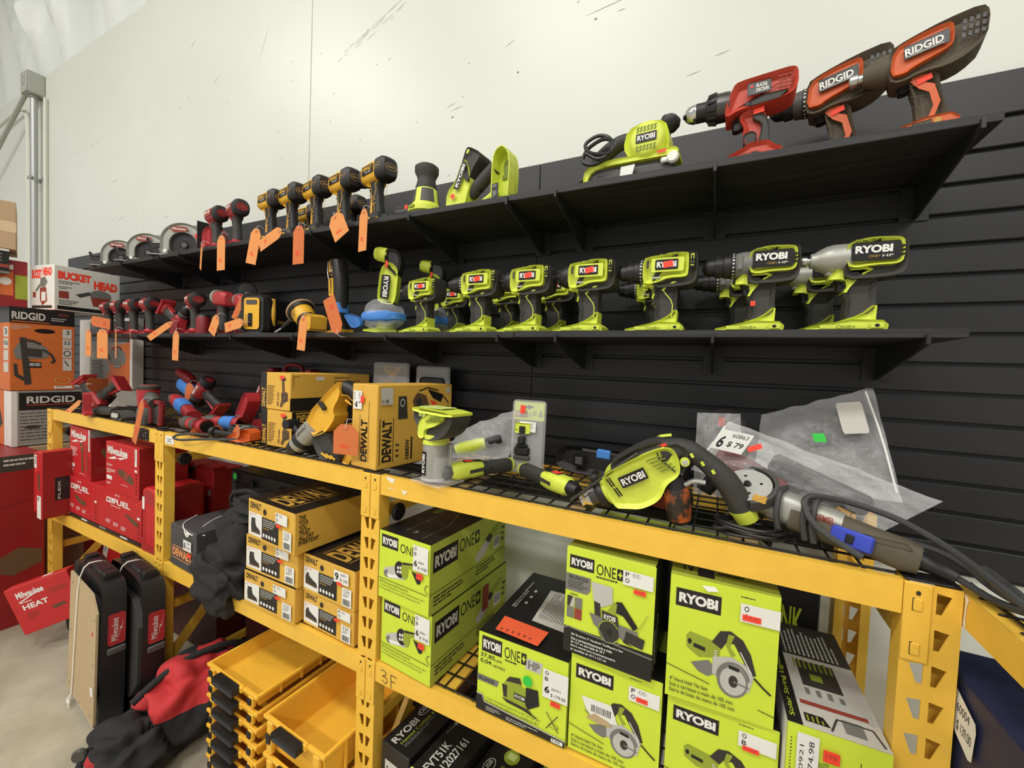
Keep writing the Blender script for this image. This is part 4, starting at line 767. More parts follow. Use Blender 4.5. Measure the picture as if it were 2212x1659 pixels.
carton('vacuum_carton', 'orange vacuum carton with a handle slot, stacked at the left edge', 'box', (-3.75, 1.13, 1.306), (.46, .275, .502), 0, c='orangebox', anchor=(1, 1), Rr=[r_(0, 0, 1, .19, 'blackbox'), T_(.03, .055, .50, .09, 'RIDGID', 'offw', .03), r_(.03, .165, .56, .01, 'orangebox'), T_(.72, .04, .18, .03, 'WD3050', 'redart', .01), ('g', .62, .1, .3, .05, 2, 'ltart'), ('e', .52, .27, .16, .028, 'blackg'), ('g', .02, .22, .3, .05, 3, 'ltart'), r_(.80, .23, .15, .115, 'offw'), T_(.86, .245, .05, .05, '3', 'darkart', .03), r_(.80, .355, .15, .115, 'offw'), T_(.825, .375, .1, .05, '3.5', 'darkart', .03), r_(.80, .48, .15, .115, 'offw'), ('a', .875, .537, .06, .04, .3, 'darkart', 0, 360), r_(.80, .605, .15, .15, 'offw'), ('l', [(.83, .63), (.9, .7)], .006, 'darkart'), ('a', .8, .88, .13, .045, .06, 'limepale', 0, 360), r_(.66, .95, .3, .03, 'white'), ('g', .7, .955, .2, .02, 1, 'darkart')] + pic_vac(.05, .36, .62),
    F=[r_(0, 0, 1, .19, 'blackbox')] + [r_(.78, .24 + i * .14, .18, .12, 'offw') for i in range(4)] + [T_(.83, .26, .08, .07, '3', 'darkart', .02), T_(.8, .4, .14, .06, '16', 'darkart', .02)])
carton('vacuum_carton', 'white vacuum carton with an orange and grey picture behind the hanging tags', 'box', (-3.585, 1.362, 1.309), (.84, .065, .490), 0, c='whitebox', anchor=(1, 0), F=[r_(.22, .04, .74, .3, 'blackbox'), r_(.22, .34, .74, .62, 'greybox'), ('p', [(.64, .4), (.96, .34), (.96, .94), (.48, .94), (.62, .72), (.56, .6)], 'orangebox'), ('e', .74, .56, .16, .13, 'greyart'), ('p', [(.58, .54), (.9, .56), (.88, .66), (.6, .66)], 'greyart'), ('p', [(.60, .66), (.88, .66), (.87, .9), (.62, .88)], 'orangebox'), ('l', [(.62, .6), (.52, .46), (.44, .45)], .02, 'darkart'), ('a', .74, .46, .09, .06, .3, 'darkart', 180, 360), r_(.68, .66, .13, .05, 'blackbox'), T_(.69, .67, .11, .03, 'RIDGID', 'offw', .02), r_(.27, .5, .08, .08, 'offw'), T_(.3, .52, .02, .05, '1', 'darkart', .02), ('g', .26, .62, .24, .3, 9, 'darkart')])
carton('storage_carton', 'white carton low behind the red tools, under the white vacuum carton', 'box', (-3.585, 1.25, .968), (.70, .19, .335), 0, c='whitebox', anchor=(1, 0), F=[r_(.3, .1, .6, .2, 'blackbox'), ('g', .3, .4, .6, .4, 6, 'greyart')])
carton('appliance_carton', 'white carton with red cartoon lettering, turned on top of the orange vacuum carton', 'box', (-3.755, 1.04, 1.812), (.235, .345, .285), 10, c='whitebox', anchor=(1, 0), cols={'F': 'white'},
    F=[T_(.05, .1, .42, .2, 'BUCKET', 'neon', .06), T_(.52, .06, .38, .18, 'HEAD', 'neon', .06), ('p', [(.42, .3), (.62, .26), (.72, .38), (.6, .5), (.4, .48)], 'greyart'), ('p', [(.4, .5), (.66, .5), (.7, .8), (.5, .9), (.4, .78)], 'redart'), r_(.46, .6, .18, .2, 'white'), ('p', [(.2, .56), (.38, .42), (.42, .46), (.26, .6)], 'greyart'), r_(.06, .9, .84, .06, 'darkart'), r_(.1, .6, .12, .12, 'redart')],
    Rr=[T_(.05, .12, .48, .18, 'BUCKET', 'neon', .07), T_(.57, .22, .38, .2, 'HEAD', 'neon', .07), ('g', .06, .34, .4, .08, 2, 'darkart'), ('g', .06, .46, .2, .07, 2, 'darkart'), r_(.06, .56, .14, .16, 'redart'), ('g', .06, .76, .3, .12, 3, 'darkart'), ('e', .68, .56, .17, .13, 'greyart'), ('p', [(.52, .62), (.84, .6), (.82, .82), (.56, .82)], 'redart'), ('p', [(.3, .6), (.5, .5), (.54, .56), (.36, .66)], 'greydk'), r_(.04, .89, .92, .08, 'blackbox')])
carton('tool_carton', 'maroon and orange carton tucked between the lime carton and the white lettered carton', 'box', (-3.985, .985, 1.812), (.20, .13, .300), -8, c='redboxdk', anchor=(1, 1), Rr=[r_(.05, .1, .5, .1, 'white'), r_(.05, .24, .5, .5, 'orangebox'), ('e', .3, .45, .2, .08, 'white'), r_(.6, .3, .4, .5, 'limeart')])
carton('tool_carton', 'grey green carton at the bottom left corner of the leftmost pile', 'box', (-3.985, .83, 1.812), (.30, .14, .075), 0, c='greybox', anchor=(1, 1), Rr=[r_(.6, .3, .4, .7, 'blackbox')])
carton('tool_carton', 'bright lime sided carton in the leftmost pile under the black one', 'box', (-3.965, .84, 1.889), (.30, .24, .125), 0, c='limebox', anchor=(1, 1), Rr=[r_(0, 0, 1, .12, 'whitebox'), r_(0, .12, 1, .1, 'blackbox')])
carton('tool_carton', 'black and silver striped carton in the leftmost pile under the taped brown one', 'box', (-3.945, .90, 2.016), (.34, .30, .150), 0, c='blackbox', anchor=(1, 1), Rr=[r_(0, 0, 1, .08, 'white')] + [r_(.3, .2 + i * .13, .6, .05, 'greyart') for i in range(3)] + [r_(.3, .62, .7, .14, 'redart'), r_(0, .9, 1, .1, 'greyart')])
t = carton('storage_carton', 'taped plain brown carton on top of the leftmost pile', 'box', (-3.93, .925, 2.168), (.34, .30, .290), -14, c='brown', anchor=(1, 1), Rr=[r_(0, .42, 1, .22, 'brownlt'), ('p', [(.45, .03), (.62, .0), (.7, .04), (.5, .07)], 'white')])
carton('box_slab', 'cream carton slab at the foot of the leftmost pile beside the red appliance carton', 'box', (-3.985, .75, 1.812), (.12, .05, .05), 0, c='whitebox', anchor=(1, 1)) if False else None
# --- under the rack at the left
carton('tool_carton', 'thin red carton leaning out over the floor between rack end and big carton', 'box', (-3.16, .80, .085), (.062, .26, .255), -44, c='redbox', cols={'R': 'redbox'}, tilt=0, F=[r_(.2, .05, .6, .12, 'white'), r_(.15, .3, .7, .25, 'brownart'), r_(.2, .78, .6, .18, 'white')], L=None,
    Rr=[T_(.14, .12, .42, .13, 'Milwaukee', 'white', .03), ('l', [(.14, .33), (.5, .2)], .006, 'white'), ('g', .16, .34, .3, .04, 1, 'white'), T_(.16, .40, .4, .11, 'HEAT', 'white', .03), ('g', .6, .25, .35, .12, 3, 'redart'), ('g', .18, .58, .2, .16, 5, 'redart'), ('p', [(.55, .62), (.75, .6), (.8, .66), (.6, .68)], 'brownart')], T=[('r', .2, .3, .4, .16, 'white')], pitch=19)
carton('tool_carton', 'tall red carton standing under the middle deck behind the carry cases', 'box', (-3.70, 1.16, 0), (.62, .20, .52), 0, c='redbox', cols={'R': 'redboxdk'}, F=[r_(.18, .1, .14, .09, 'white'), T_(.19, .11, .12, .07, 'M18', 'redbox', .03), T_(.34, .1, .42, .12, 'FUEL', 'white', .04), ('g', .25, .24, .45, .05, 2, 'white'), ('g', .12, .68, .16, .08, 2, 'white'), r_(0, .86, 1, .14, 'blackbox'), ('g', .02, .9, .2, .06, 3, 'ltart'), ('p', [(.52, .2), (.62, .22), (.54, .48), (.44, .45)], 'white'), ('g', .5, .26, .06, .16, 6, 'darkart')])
carton('storage_carton', 'plain dark red carton on the floor behind the yellow trays', 'box', (-2.12, 1.275, 0), (.90, .09, .50), 0, c='maroon')
carton('storage_carton', 'large dark red carton with a grey label on the floor behind the carry cases', 'box', (-2.98, 1.20, 0), (.74, .17, .50), 0, c='maroon', F=[r_(.66, .3, .24, .2, 'greydk'), T_(.69, .36, .18, .09, '12530', 'greyart', .02)])
# ================================================================== HAND TOOLS
def txt(g, x0, z0, w, h, s, c, y, b=.03, plate=None, back=False, pad=.003):
    it = [T_(0, 0, 1, 1, s, c, b)]
    if plate: g.art((x0 - pad, y, z0 + h + pad), (w + 2 * pad, 0, 0), (0, 0, -h - 2 * pad), [r_(0, 0, 1, 1, plate)])
    g.art((x0, y - .0003, z0 + h), (w, 0, 0), (0, 0, -h), it)
def stick(parent, x, z, w, h, y, rot=0, c='neon', name='price_sticker'):
    g = G(); p = [(-w / 2, -h / 2), (w / 2, -h / 2), (w / 2, h / 2), (-w / 2, h / 2)]; a = R(rot)
    q = [(x + u * math.cos(a) - v * math.sin(a), z + u * math.sin(a) + v * math.cos(a)) for u, v in p]
    g.prism(q, y - .0008, y, c); return g.build(name, parent)

BASE_L = [(-.085, 0), (.060, 0), (.062, .012), (.052, .022), (.043, .027), (.043, .050), (.030, .050), (.006, .030), (-.02, .021), (-.05, .014), (-.084, .006)]
def lime_base(t):
    g = G()
    g.prism([(-.085, 0), (.060, 0), (.062, .012), (.052, .022), (.0, .024), (-.02, .021), (-.05, .014), (-.084, .006)], -.037, .037, 'lime', .004, n=1)
    g.prism([(.043, .02), (.044, .056), (.036, .056), (.022, .042), (.006, .032), (-.022, .022), (-.02, .016)], -.023, .023, 'lime', .007, n=2)
    g.cbox(.030, -.0395, .004, .055, -.036, .016, 'lime', .001); g.art((.036, -.0396, .014), (.012, 0, 0), (0, 0, -.008), [('e', .5, .5, .35, .45, 'blackg')])
    g.cbox(-.06, -.0385, .003, .026, -.0365, .012, 'lime', .0008); txt(g, -.03, .0035, .035, .008, 'ONE+', 'limeart', -.0386, .02)
    return g.build('battery_mount', t)
GRIP = [(-.010, .022), (.043, .045), (.041, .085), (.042, .124), (-.014, .124), (-.020, .110), (-.012, .097), (-.017, .082), (-.010, .066), (-.013, .045)]
def lime_grip(t, line=True):
    g = G(); g.prism(chaikin(GRIP, 1), -.0205, .0205, 'rubber', .011, n=3)
    if line: g.art((-.03, -.0205, .13), (.08, 0, 0), (0, 0, -.10), [('l', [(.85, .0), (.52, .16), (.48, .24), (.72, .48), (.78, .62), (.76, .92)], .0022, 'lime'), ('p', [(.85, .0), (.74, .0), (.40, .2), (.48, .24), (.56, .16)], 'lime')])
    return g.build('grip', t)
def trigger(t, dx=0, dz=0):
    g = G(); g.prism(chaikin([(-.020 + dx, .088 + dz), (-.030 + dx, .092 + dz), (-.028 + dx, .105 + dz), (-.036 + dx, .118 + dz), (-.016 + dx, .122 + dz), (-.012 + dx, .095 + dz)], 1), -.009, .009, 'blackp', .004); return g.build('trigger', t)
def chuck(t, x, z, r=.025, L=.045, c='blackp', tip='steel'):
    g = G(); g.lathe((x, 0, z), (x - L, 0, z), [(0, r * .98), (.08, r), (.42, r), (.45, r * .88), (.8, r * .82), (.93, r * .6), (1, r * .45)], c, 24)
    for i in range(10):
        a = 2 * PI * i / 10; g.cyl((x - L * .1, math.cos(a) * r * .96, z + math.sin(a) * r * .96), (x - L * .4, math.cos(a) * r * .96, z + math.sin(a) * r * .96), .0018, c, 6)
    o = g.build('chuck', t)
    g = G(); g.lathe((x - L * .9, 0, z), (x - L * 1.1, 0, z), [(0, r * .5), (.6, r * .42), (1, r * .2)], tip, 16); g.build('chuck_jaws', o)
    return o
def torque_ring(t, x, z, r=.033, L=.012, c='blackp'):
    g = G(); g.lathe((x, 0, z), (x - L, 0, z), [(0, r * .97), (.15, r), (.85, r), (1, r * .95)], c, 28)
    for i in range(22):
        a = 2 * PI * i / 22; n = Vector((0, math.cos(a), math.sin(a))); p = Vector((x - L * .5, 0, z)) + n * (r + .0004); s_ = Vector((0, -n.z, n.y)) * .0016; u = Vector((.0022, 0, 0))
        g.add([tuple(p - s_ - u), tuple(p + s_ - u), tuple(p + s_ + u), tuple(p - s_ + u)], [(0, 1, 2, 3)], 'white')
    return g.build('torque_ring', t)
MAIN = [(-.045, .130), (-.046, .192), (-.02, .197), (.005, .198), (.022, .203), (.062, .201), (.067, .196), (.067, .146), (.060, .139), (.02, .139), (-.008, .128), (-.03, .124)]
def lime_driver(kind, label, loc, rz=0, s=1, group=None):
    t = thing({'A': 'impact_driver', 'B': 'cordless_drill', 'C': 'impact_driver', 'D': 'cordless_drill', 'E': 'impact_driver'}[kind], label, 'power tool', loc, R(rz), group, scale=s)
    hp = kind in 'CD'
    lime_base(t); lime_grip(t, not hp); trigger(t)
    g = G()   # rubber motor cover
    g.prism(chaikin([(-.018, .114), (.046, .116), (.076, .120), (.088, .134), (.088, .192), (.080, .203), (.03, .200), (-.02, .15)], 1), -.031, .031, 'rubber', .014, n=3)
    for k in range(3): g.cbox(.070 + 0, -.0335, .160 + k * .009, .082, -.030, .165 + k * .009, 'blackg', .0006)
    if not hp: g.art((.071, -.0312, .196), (.008, 0, 0), (0, 0, -.03), [r_(0, 0, 1, 1, 'lime'), r_(.2, .1, .6, .8, 'blackg')])
    g.build('motor_cover', t)
    g = G()
    if hp:
        g.prism(chaikin([(-.016, .144), (-.018, .190), (-.006, .198), (.024, .204), (.072, .201), (.081, .192), (.081, .152), (.072, .143), (.03, .143), (.0, .138)], 1), -.0335, .0335, 'lime', .011, n=2)
        g.prism([(-.044, .126), (-.030, .140), (.02, .142), (.034, .136), (.012, .122), (-.006, .098), (-.012, .086), (-.017, .087), (-.012, .100), (-.014, .112), (-.024, .117), (-.045, .117)], -.022, .022, 'lime', .005, n=1)
        g.cbox(-.008, -.0232, .124, .008, -.0215, .131, 'blackg', .0005)
    else:
        g.prism(chaikin(MAIN, 1), -.0335, .0335, 'lime', .013, n=3)
        g.prism([(-.046, .134), (-.03, .130), (-.015, .120), (-.014, .100), (-.018, .088), (-.0215, .089), (-.019, .102), (-.021, .113), (-.034, .120), (-.046, .121)], -.018, .018, 'lime', .003, n=1)
        g.cbox(-.036, -.0345, .165, -.030, -.0325, .186, 'rubber', .0006)
        g.cbox(-.022, -.0345, .137, .0, -.0300, .142, 'greylt', .001)
    for k in range(4): g.cbox(-.004 + k * .014, -.034, .197 - (0 if k < 2 else -.002), .004 + k * .014, -.028, .1995, 'limeart', .0004)
    g.build('housing', t)
    g = G()
    if hp:
        g.prism(rrect(-.010, .152, .074, .192, .006), -.0352, -.0334, 'blackg', .0006, n=1); txt(g, -.004, .168, .064, .017, 'RYOBI', 'white', -.0353, .05); txt(g, .020, .158, .020, .0055, 'ONE+', 'goldtxt', -.0353, .0); txt(g, .043, .158, .019, .0055, 'HP', 'offw', -.0353, .02)
    else:
        g.prism(rrect(-.024, .154, .056, .190, .004), -.0352, -.0334, 'lime', .0006, n=1); g.prism(rrect(-.014, .159, .042, .185, .003), -.0362, -.0352, 'blackg', .0004, n=1); txt(g, -.010, .1645, .048, .015, 'RYOBI', 'white', -.0363, .05)
    g.build('badge', t)
    if kind == 'A' or kind == 'E':
        g = G(); g.lathe((-.044, 0, .163), (-.094, 0, .163), [(0, .0325), (.25, .0325), (.5, .029), (.8, .019), (1, .015)], 'blackp', 28)
        for i in range(8): a = 2 * PI * i / 8; g.cyl((-.054, math.cos(a) * .031, .163 + math.sin(a) * .031), (-.085, math.cos(a) * .019, .163 + math.sin(a) * .019), .003, 'rubber', 6)
        g.build('nose_cone', t)
        g = G(); g.lathe((-.093, 0, .163), (-.110, 0, .163), [(0, .010), (.1, .0115), (.5, .0115), (.55, .009), (1, .009)], 'dsteel', 16); g.build('bit_collar', t)
    elif kind == 'B':
        torque_ring(t, -.044, .163, .0325, .014)
        g = G(); g.lathe((-.057, 0, .163), (-.071, 0, .163), [(0, .031), (.9, .029), (1, .026)], 'blackp', 28); g.build('collar', t); chuck(t, -.070, .163, .0255, .044)
    elif kind == 'C':
        g = G(); g.lathe((-.006, 0, .166), (-.080, 0, .166), [(0, .034), (.2, .0345), (.42, .034), (.6, .031), (.78, .024), (.9, .018), (1, .017)], 'silver', 32)
        g.cbox(-.05, -.012, .128, -.02, .012, .14, 'silver', .004); g.build('nose_cone', t)
        g = G(); g.lathe((-.079, 0, .166), (-.102, 0, .166), [(0, .009), (.3, .009), (.34, .0125), (.85, .0125), (1, .010)], 'steel', 16); g.build('anvil', t)
    elif kind == 'D':
        g = G(); g.lathe((-.010, 0, .166), (-.046, 0, .166), [(0, .034), (.5, .034), (1, .031)], 'grey', 32); g.cbox(-.044, -.0355, .150, -.030, -.030, .184, 'grey', .002); g.build('gear_case', t)
        torque_ring(t, -.045, .166, .0315, .012)
        g = G(); g.lathe((-.056, 0, .166), (-.074, 0, .166), [(0, .030), (.9, .029), (1, .026)], 'blackp', 28); g.build('collar', t); chuck(t, -.073, .166, .026, .046, tip='chrome')
    if not hp:
        stick(t, .018, .172, .024, .016, -.0366, 10)
    return t

# --- round-bodied drivers (yellow, red) seen from behind
def round_driver(label, loc, rz=0, s=1, body='yellow', kind='impact', group=None, nm='impact_driver', badge='DEWALT', style='y', sticker=False):
    t = thing(nm, label, 'power tool', loc, R(rz), group, scale=s)
    rub = 'blackp' if style == 'y' else 'greydk'
    if style == 'r': rub = 'rubber'
    g = G()
    if style == 'y':
        g.prism([(-.036, .0), (.044, .0), (.044, .010), (-.036, .010)], -.028, .028, body, .003, n=1)
        g.loftz([(.004, 0, .008, .048, .032), (.003, 0, .020, .040, .028), (.006, 0, .034, .026, .019)], rub, 3)
        g.art((-.03, -.0325, .013), (.06, 0, 0), (0, 0, -.006), [r_(.2, 0, .5, 1, body)])
    else:
        g.prism([(-.048, 0), (.048, 0), (.050, .010), (.040, .018), (-.030, .018), (-.046, .010)], -.036, .036, body, .004, n=2)
        g.loftz([(.004, 0, .016, .038, .028), (.006, 0, .030, .026, .020)], body, 3)
    g.build('battery_mount', t)
    g = G()
    g.loftz([(.010, 0, .026, .024, .018), (.012, 0, .045, .022, .0175), (.006, 0, .07, .021, .0175), (.006, 0, .09, .022, .018), (.000, 0, .11, .024, .0185), (-.002, 0, .128, .03, .02), (.004, 0, .15, .03, .02)], rub, 2.6, 20)
    yy = -.0182
    if style == 'y':
        for sd in (-1, 1):
            g.art((-.03 if sd < 0 else .05, sd * .0192, .14), (sd * -.08, 0, 0), (0, 0, -.11), [('l', [(.2, .05), (.34, .3), (.30, .36), (.5, .55), (.46, .72), (.6, .82), (.56, .98)], .0022, body), ('l', [(.62, .1), (.7, .3), (.55, .5), (.60, .62)], .0022, body), ('l', [(.4, .72), (.66, .72)], .0022, body)], off=.0006)
    g.build('grip', t)
    g = G(); g.prism([(-.028, .035), (-.014, .035), (-.014, .12), (-.020, .132), (-.030, .128), (-.022, .1)], -.010, .010, body, .004, n=1); g.build('grip_front', t)
    trigger(t, -.002, .004)
    g = G(); z = .172
    if style == 'y': g.loftx([(-.062, 0, z, .028, .030), (-.055, 0, z, .032, .034), (-.01, 0, z, .033, .036), (.03, 0, z, .033, .036), (.034, 0, z, .033, .036)], body, 3.2, 28)
    else: g.loftx([(-.052, 0, z, .026, .028), (-.046, 0, z, .031, .034), (.0, 0, z, .033, .036), (.035, 0, z, .033, .036)], body, 2.6, 28)
    g.prism([(-.05, .150), (.03, .150), (.02, .128), (-.018, .124), (-.034, .132)], -.020, .020, body, .006, n=1)
    for sd in (-1, 1):
        g.art((-.045 if sd < 0 else .025, sd * .0335, .19), (sd * -.07, 0, 0), (0, 0, -.03), [r_(.0, .0, 1, 1, 'blackg' if style == 'y' else 'redart'), T_(.08, .12, .8, .42, badge, 'white' if style != 'y' else body, .03), *([T_(.3, .64, .5, .2, 'XR 20V', 'white', 0)] if style == 'y' else [])], off=.0008)
    for i in range(4): g.cbox(-.02 + i * .012, -.014, .2055, -.015 + i * .012, .014, .2095, 'blackp', .0005) if style == 'y' else None
    g.build('housing', t)
    g = G()
    if style == 'y':
        g.loftx([(.033, 0, z, .035, .038), (.060, 0, z, .035, .038), (.072, 0, z, .031, .034), (.078, 0, z, .024, .028)], 'blackp', 3.4, 28)
        g.art((.0785, -.022, z + .014), (0, .044, 0), (0, 0, -.028), [('a', .5, .5, .5, .42, .1, 'cream', 0, 360), T_(.2, .36, .6, .26, badge, 'cream', .01)], off=.0008)
        for sd in (-1, 1):
            g.art((.036 if sd < 0 else .070, sd * .0352, z + .012), (sd * -.034, 0, 0), (0, 0, -.022), [('a', .5, .5, .5, .45, .08, 'cream', 0, 360), T_(.2, .38, .6, .24, badge, 'cream', .01)], off=.0006)
    else:
        g.loftx([(.034, 0, z, .035, .038), (.055, 0, z, .036, .039), (.066, 0, z, .033, .036), (.070, 0, z, .026, .029)], 'blackp', 2.3, 28)
        g.art((.0705, -.026, z + .02), (0, .052, 0), (0, 0, -.04), [('e', .5, .5, .46, .46, 'reddk'), T_(.15, .38, .7, .24, 'FUEL', 'redart', .02)], off=.0006)
    g.build('rear_cap', t)
    g = G()
    if kind == 'impact':
        g.lathe((-.060, 0, z), (-.092, 0, z), [(0, .029), (.3, .027), (.7, .019), (1, .015)], 'silver' if style == 'y' else 'dsteel', 24); g.build('nose_cone', t)
        g = G(); g.cyl((-.091, 0, z), (-.108, 0, z), .010, 'dsteel'); g.build('bit_collar', t)
    else:
        g.lathe((-.060, 0, z), (-.078, 0, z), [(0, .031), (.8, .031), (1, .027)], 'greydk', 24); g.build('collar', t); chuck(t, -.077, z, .026, .05)
    if sticker: stick(t, .0, .12, .012, .012, -.021)
    return t

LS = 'lime cordless drivers standing on the lower wall shelf'
def put(kind, label, x, y, rz, s=1.0, z=None): return lime_driver(kind, label, (x, y, Z2 + .0015 if z is None else z), rz, s, LS)
put('C', 'lime impact driver with a silver nose and large clean badge, rightmost on the lower shelf', .262, 1.195, 0, 1.0)
d = put('C', 'lime impact driver with a silver nose standing behind the rightmost one', .215, 1.335, 0, .98)
o = put('D', 'lime hammer drill with clean badge and black chuck, second from the right', .072, 1.195, 0, 1.0); stick(o, -.004, .068, .010, .012, -.0215)
put('D', 'lime hammer drill half hidden behind the clean badged one', .035, 1.335, 0, .95)
put('B', 'lime drill with a red sticker over its badge and the longest black chuck', -.150, 1.195, 0, 1.02)
put('B', 'black and lime drill just showing its chuck behind the longest chucked one', -.195, 1.335, 0, .9)
put('A', 'lime impact driver with black nose and gap on both sides on the lower shelf', -.362, 1.195, 0, 1.02)
put('A', 'lime impact driver touching the nose of its right neighbour, tabbed base', -.552, 1.190, 0, 1.0)
put('A', 'lime impact driver hidden behind the tabbed base one', -.520, 1.335, 0, .98)
put('B', 'lime drill with a short black chuck, second from the taped bags', -.735, 1.190, 0, 1.0)
put('B', 'lime drill hidden behind the short chucked drill', -.700, 1.335, 0, .98)
put('E', 'small lime impact driver with round black back next to the taped bags', -.965, 1.19, -2, .94)
put('E', 'small lime impact driver behind the one next to the taped bags', -.93, 1.335, -2, .92)

YG = 'yellow and black cordless drivers on the top shelf'
Zt = Z1 + .0005
for i, (x, y, rz, s, kd, lab) in enumerate(((-1.835, 1.185, -8, 1.03, 'impact', 'yellow black impact driver furthest left of the yellow ones on the top shelf'),
    (-1.69, 1.185, -12, 1.05, 'impact', 'yellow black impact driver second from the left on the top shelf'),
    (-1.535, 1.185, -14, 1.06, 'impact', 'yellow black impact driver third from the left, hanging tag below its foot'),
    (-1.375, 1.185, -12, 1.07, 'impact', 'yellow black impact driver fourth from the left, square hanging tag in front'),
    (-1.195, 1.185, -14, 1.10, 'drill', 'yellow black drill with a black chuck, tallest and rightmost of the yellow ones'),
    (-1.79, 1.345, -8, .98, 'impact', 'yellow driver half hidden behind the second yellow impact driver'),
    (-1.51, 1.345, -8, .98, 'impact', 'yellow driver half hidden between the third and fourth yellow ones'))):
    round_driver(lab, (x, y, Zt), rz, s, 'yellow', kd, YG, 'impact_driver' if kd == 'impact' else 'cordless_drill')
RG = 'red and black impact drivers'
for x, y, z, rz, s, lab in ((-2.275, 1.19, Zt, -8, 1.0, 'red black impact driver on the top shelf, left one of the pair'), (-2.10, 1.19, Zt, -14, 1.02, 'red black impact driver on the top shelf, right one of the pair')):
    round_driver(lab, (x, y, z), rz, s, 'red', 'impact', RG, badge='M18', style='r')
Zb = Z2 + .0005
for i, (x, y, rz, s, lab) in enumerate(((-3.45, 1.195, -2, .98, 'red impact driver at the left end of the lower shelf'), (-3.29, 1.19, -2, 1.0, 'red impact driver second along the lower shelf from the left'),
    (-3.12, 1.19, -2, 1.0, 'red impact driver third along the lower shelf with a long nose'), (-2.93, 1.19, -4, 1.0, 'red impact driver fourth along the lower shelf, black back towards the room'),
    (-2.46, 1.19, -14, 1.02, 'red impact driver with a round red and black back, beside the lying one'))):
    round_driver(lab, (x, y, Zb), rz, s, 'red', 'impact', RG, badge='M18', style='r')
def red_metal(lab, loc, rz, s=1):   # compact red driver with a metal gear head
    t = thing('impact_wrench', lab, 'power tool', loc, R(rz), 'red wrenches with metal heads', scale=s)
    g = G(); g.prism([(-.05, 0), (.048, 0), (.05, .012), (.03, .02), (-.03, .02)], -.036, .036, 'rubber', .005, n=2); g.prism([(.02, .002), (.05, .002), (.05, .014), (.02, .014)], -.037, .037, 'red', .002); g.build('battery_mount', t)
    g = G(); g.loftz([(.012, 0, .018, .022, .018), (.010, 0, .06, .020, .017), (.004, 0, .10, .022, .018), (.0, 0, .13, .028, .02)], 'rubber', 2.6); g.build('grip', t)
    g = G(); g.prism([(-.028, .04), (-.012, .04), (-.012, .13), (-.03, .135)], -.012, .012, 'red', .004); g.build('grip_front', t); trigger(t)
    g = G(); g.loftx([(-.03, 0, .165, .032, .034), (.03, 0, .162, .034, .036), (.062, 0, .158, .03, .032), (.070, 0, .156, .022, .026)], 'red', 3.2); g.cbox(.062, -.014, .146, .0705, .014, .168, 'redart', .003); g.build('housing', t)
    g = G(); g.lathe((-.028, 0, .172), (-.085, 0, .176), [(0, .036), (.4, .037), (.7, .030), (1, .018)], 'silver', 28); g.build('gear_case', t)
    g = G(); g.cyl((-.084, 0, .176), (-.104, 0, .177), .011, 'steel'); g.build('anvil', t)
    return t
red_metal('red wrench with a tilted silver head standing beside the small red tins', (-2.205, 1.19, Zb), -6, 1.05)
red_metal('red wrench with a silver domed head left of the yellow framed charger', (-2.065, 1.20, Zb), -20, .95)
# lamp behind
t = thing('work_light', 'red work light with a round black face behind the two silver headed wrenches', 'work light', (-2.26, 1.34, Zb), R(-35))
g = G(); g.prism([(-.04, 0), (.04, 0), (.04, .02), (-.04, .02)], -.03, .03, 'red', .004); g.build('battery_mount', t)
g = G(); g.loftz([(0, 0, .018, .02, .018), (0, 0, .12, .02, .018), (0, 0, .2, .026, .02)], 'rubber', 2.6); g.build('grip', t)
g = G(); g.lathe((-.05, 0, .235), (.03, 0, .235), [(0, .02), (.3, .034), (1, .04)], 'red', 24); g.build('lamp_body', t)
g = G(); g.lathe((.03, 0, .235), (.055, 0, .235), [(0, .044), (.8, .048), (1, .044)], 'blackp', 28); g.lathe((.0552, 0, .235), (.0562, 0, .235), [(0, .036), (1, .034)], 'greydk', 28); g.build('lamp_head', t)
# red tool lying down
t = round_driver('red drill leaning over on its back between the upright red drivers', (-2.60, 1.20, Zb + .215), -8, .95, 'red', 'drill', RG, 'cordless_drill', badge='M18', style='r'); t.rotation_euler = (R(0), R(128), R(4)); t.location = (-2.775, 1.20, Zb + .155)
# small tins
for x, y, h, r in ((-2.345, 1.175, .085, .032), (-2.415, 1.33, .06, .028)):
    t = thing('battery_lantern', 'small red cylinder tool body standing by the silver headed wrench' if r > .03 else 'short red cylinder at the back behind the leaning red drill', 'power tool', (x, y, Zb))
    g = G(); g.lathe((0, 0, 0), (0, 0, h), [(0, r), (.9, r), (1, r * .9)], 'reddk', 24); g.build('body', t)
    g = G(); g.lathe((0, 0, h), (0, 0, h + .01), [(0, r * .92), (1, r * .8)], 'blackp', 24); g.build('cap', t)
t = thing('battery_mount_tool', 'red open tray shaped tool foot leaning beside the round backed red driver', 'power tool', (-2.585, 1.16, Zb))
g = G(); g.prism([(-.045, .0), (.045, 0), (.05, .075), (-.03, .085)], -.004, .03, 'red', .004); g.prism([(-.032, .012), (.036, .012), (.038, .062), (-.02, .068)], -.006, -.0035, 'reddk', .001); g.build('body', t)

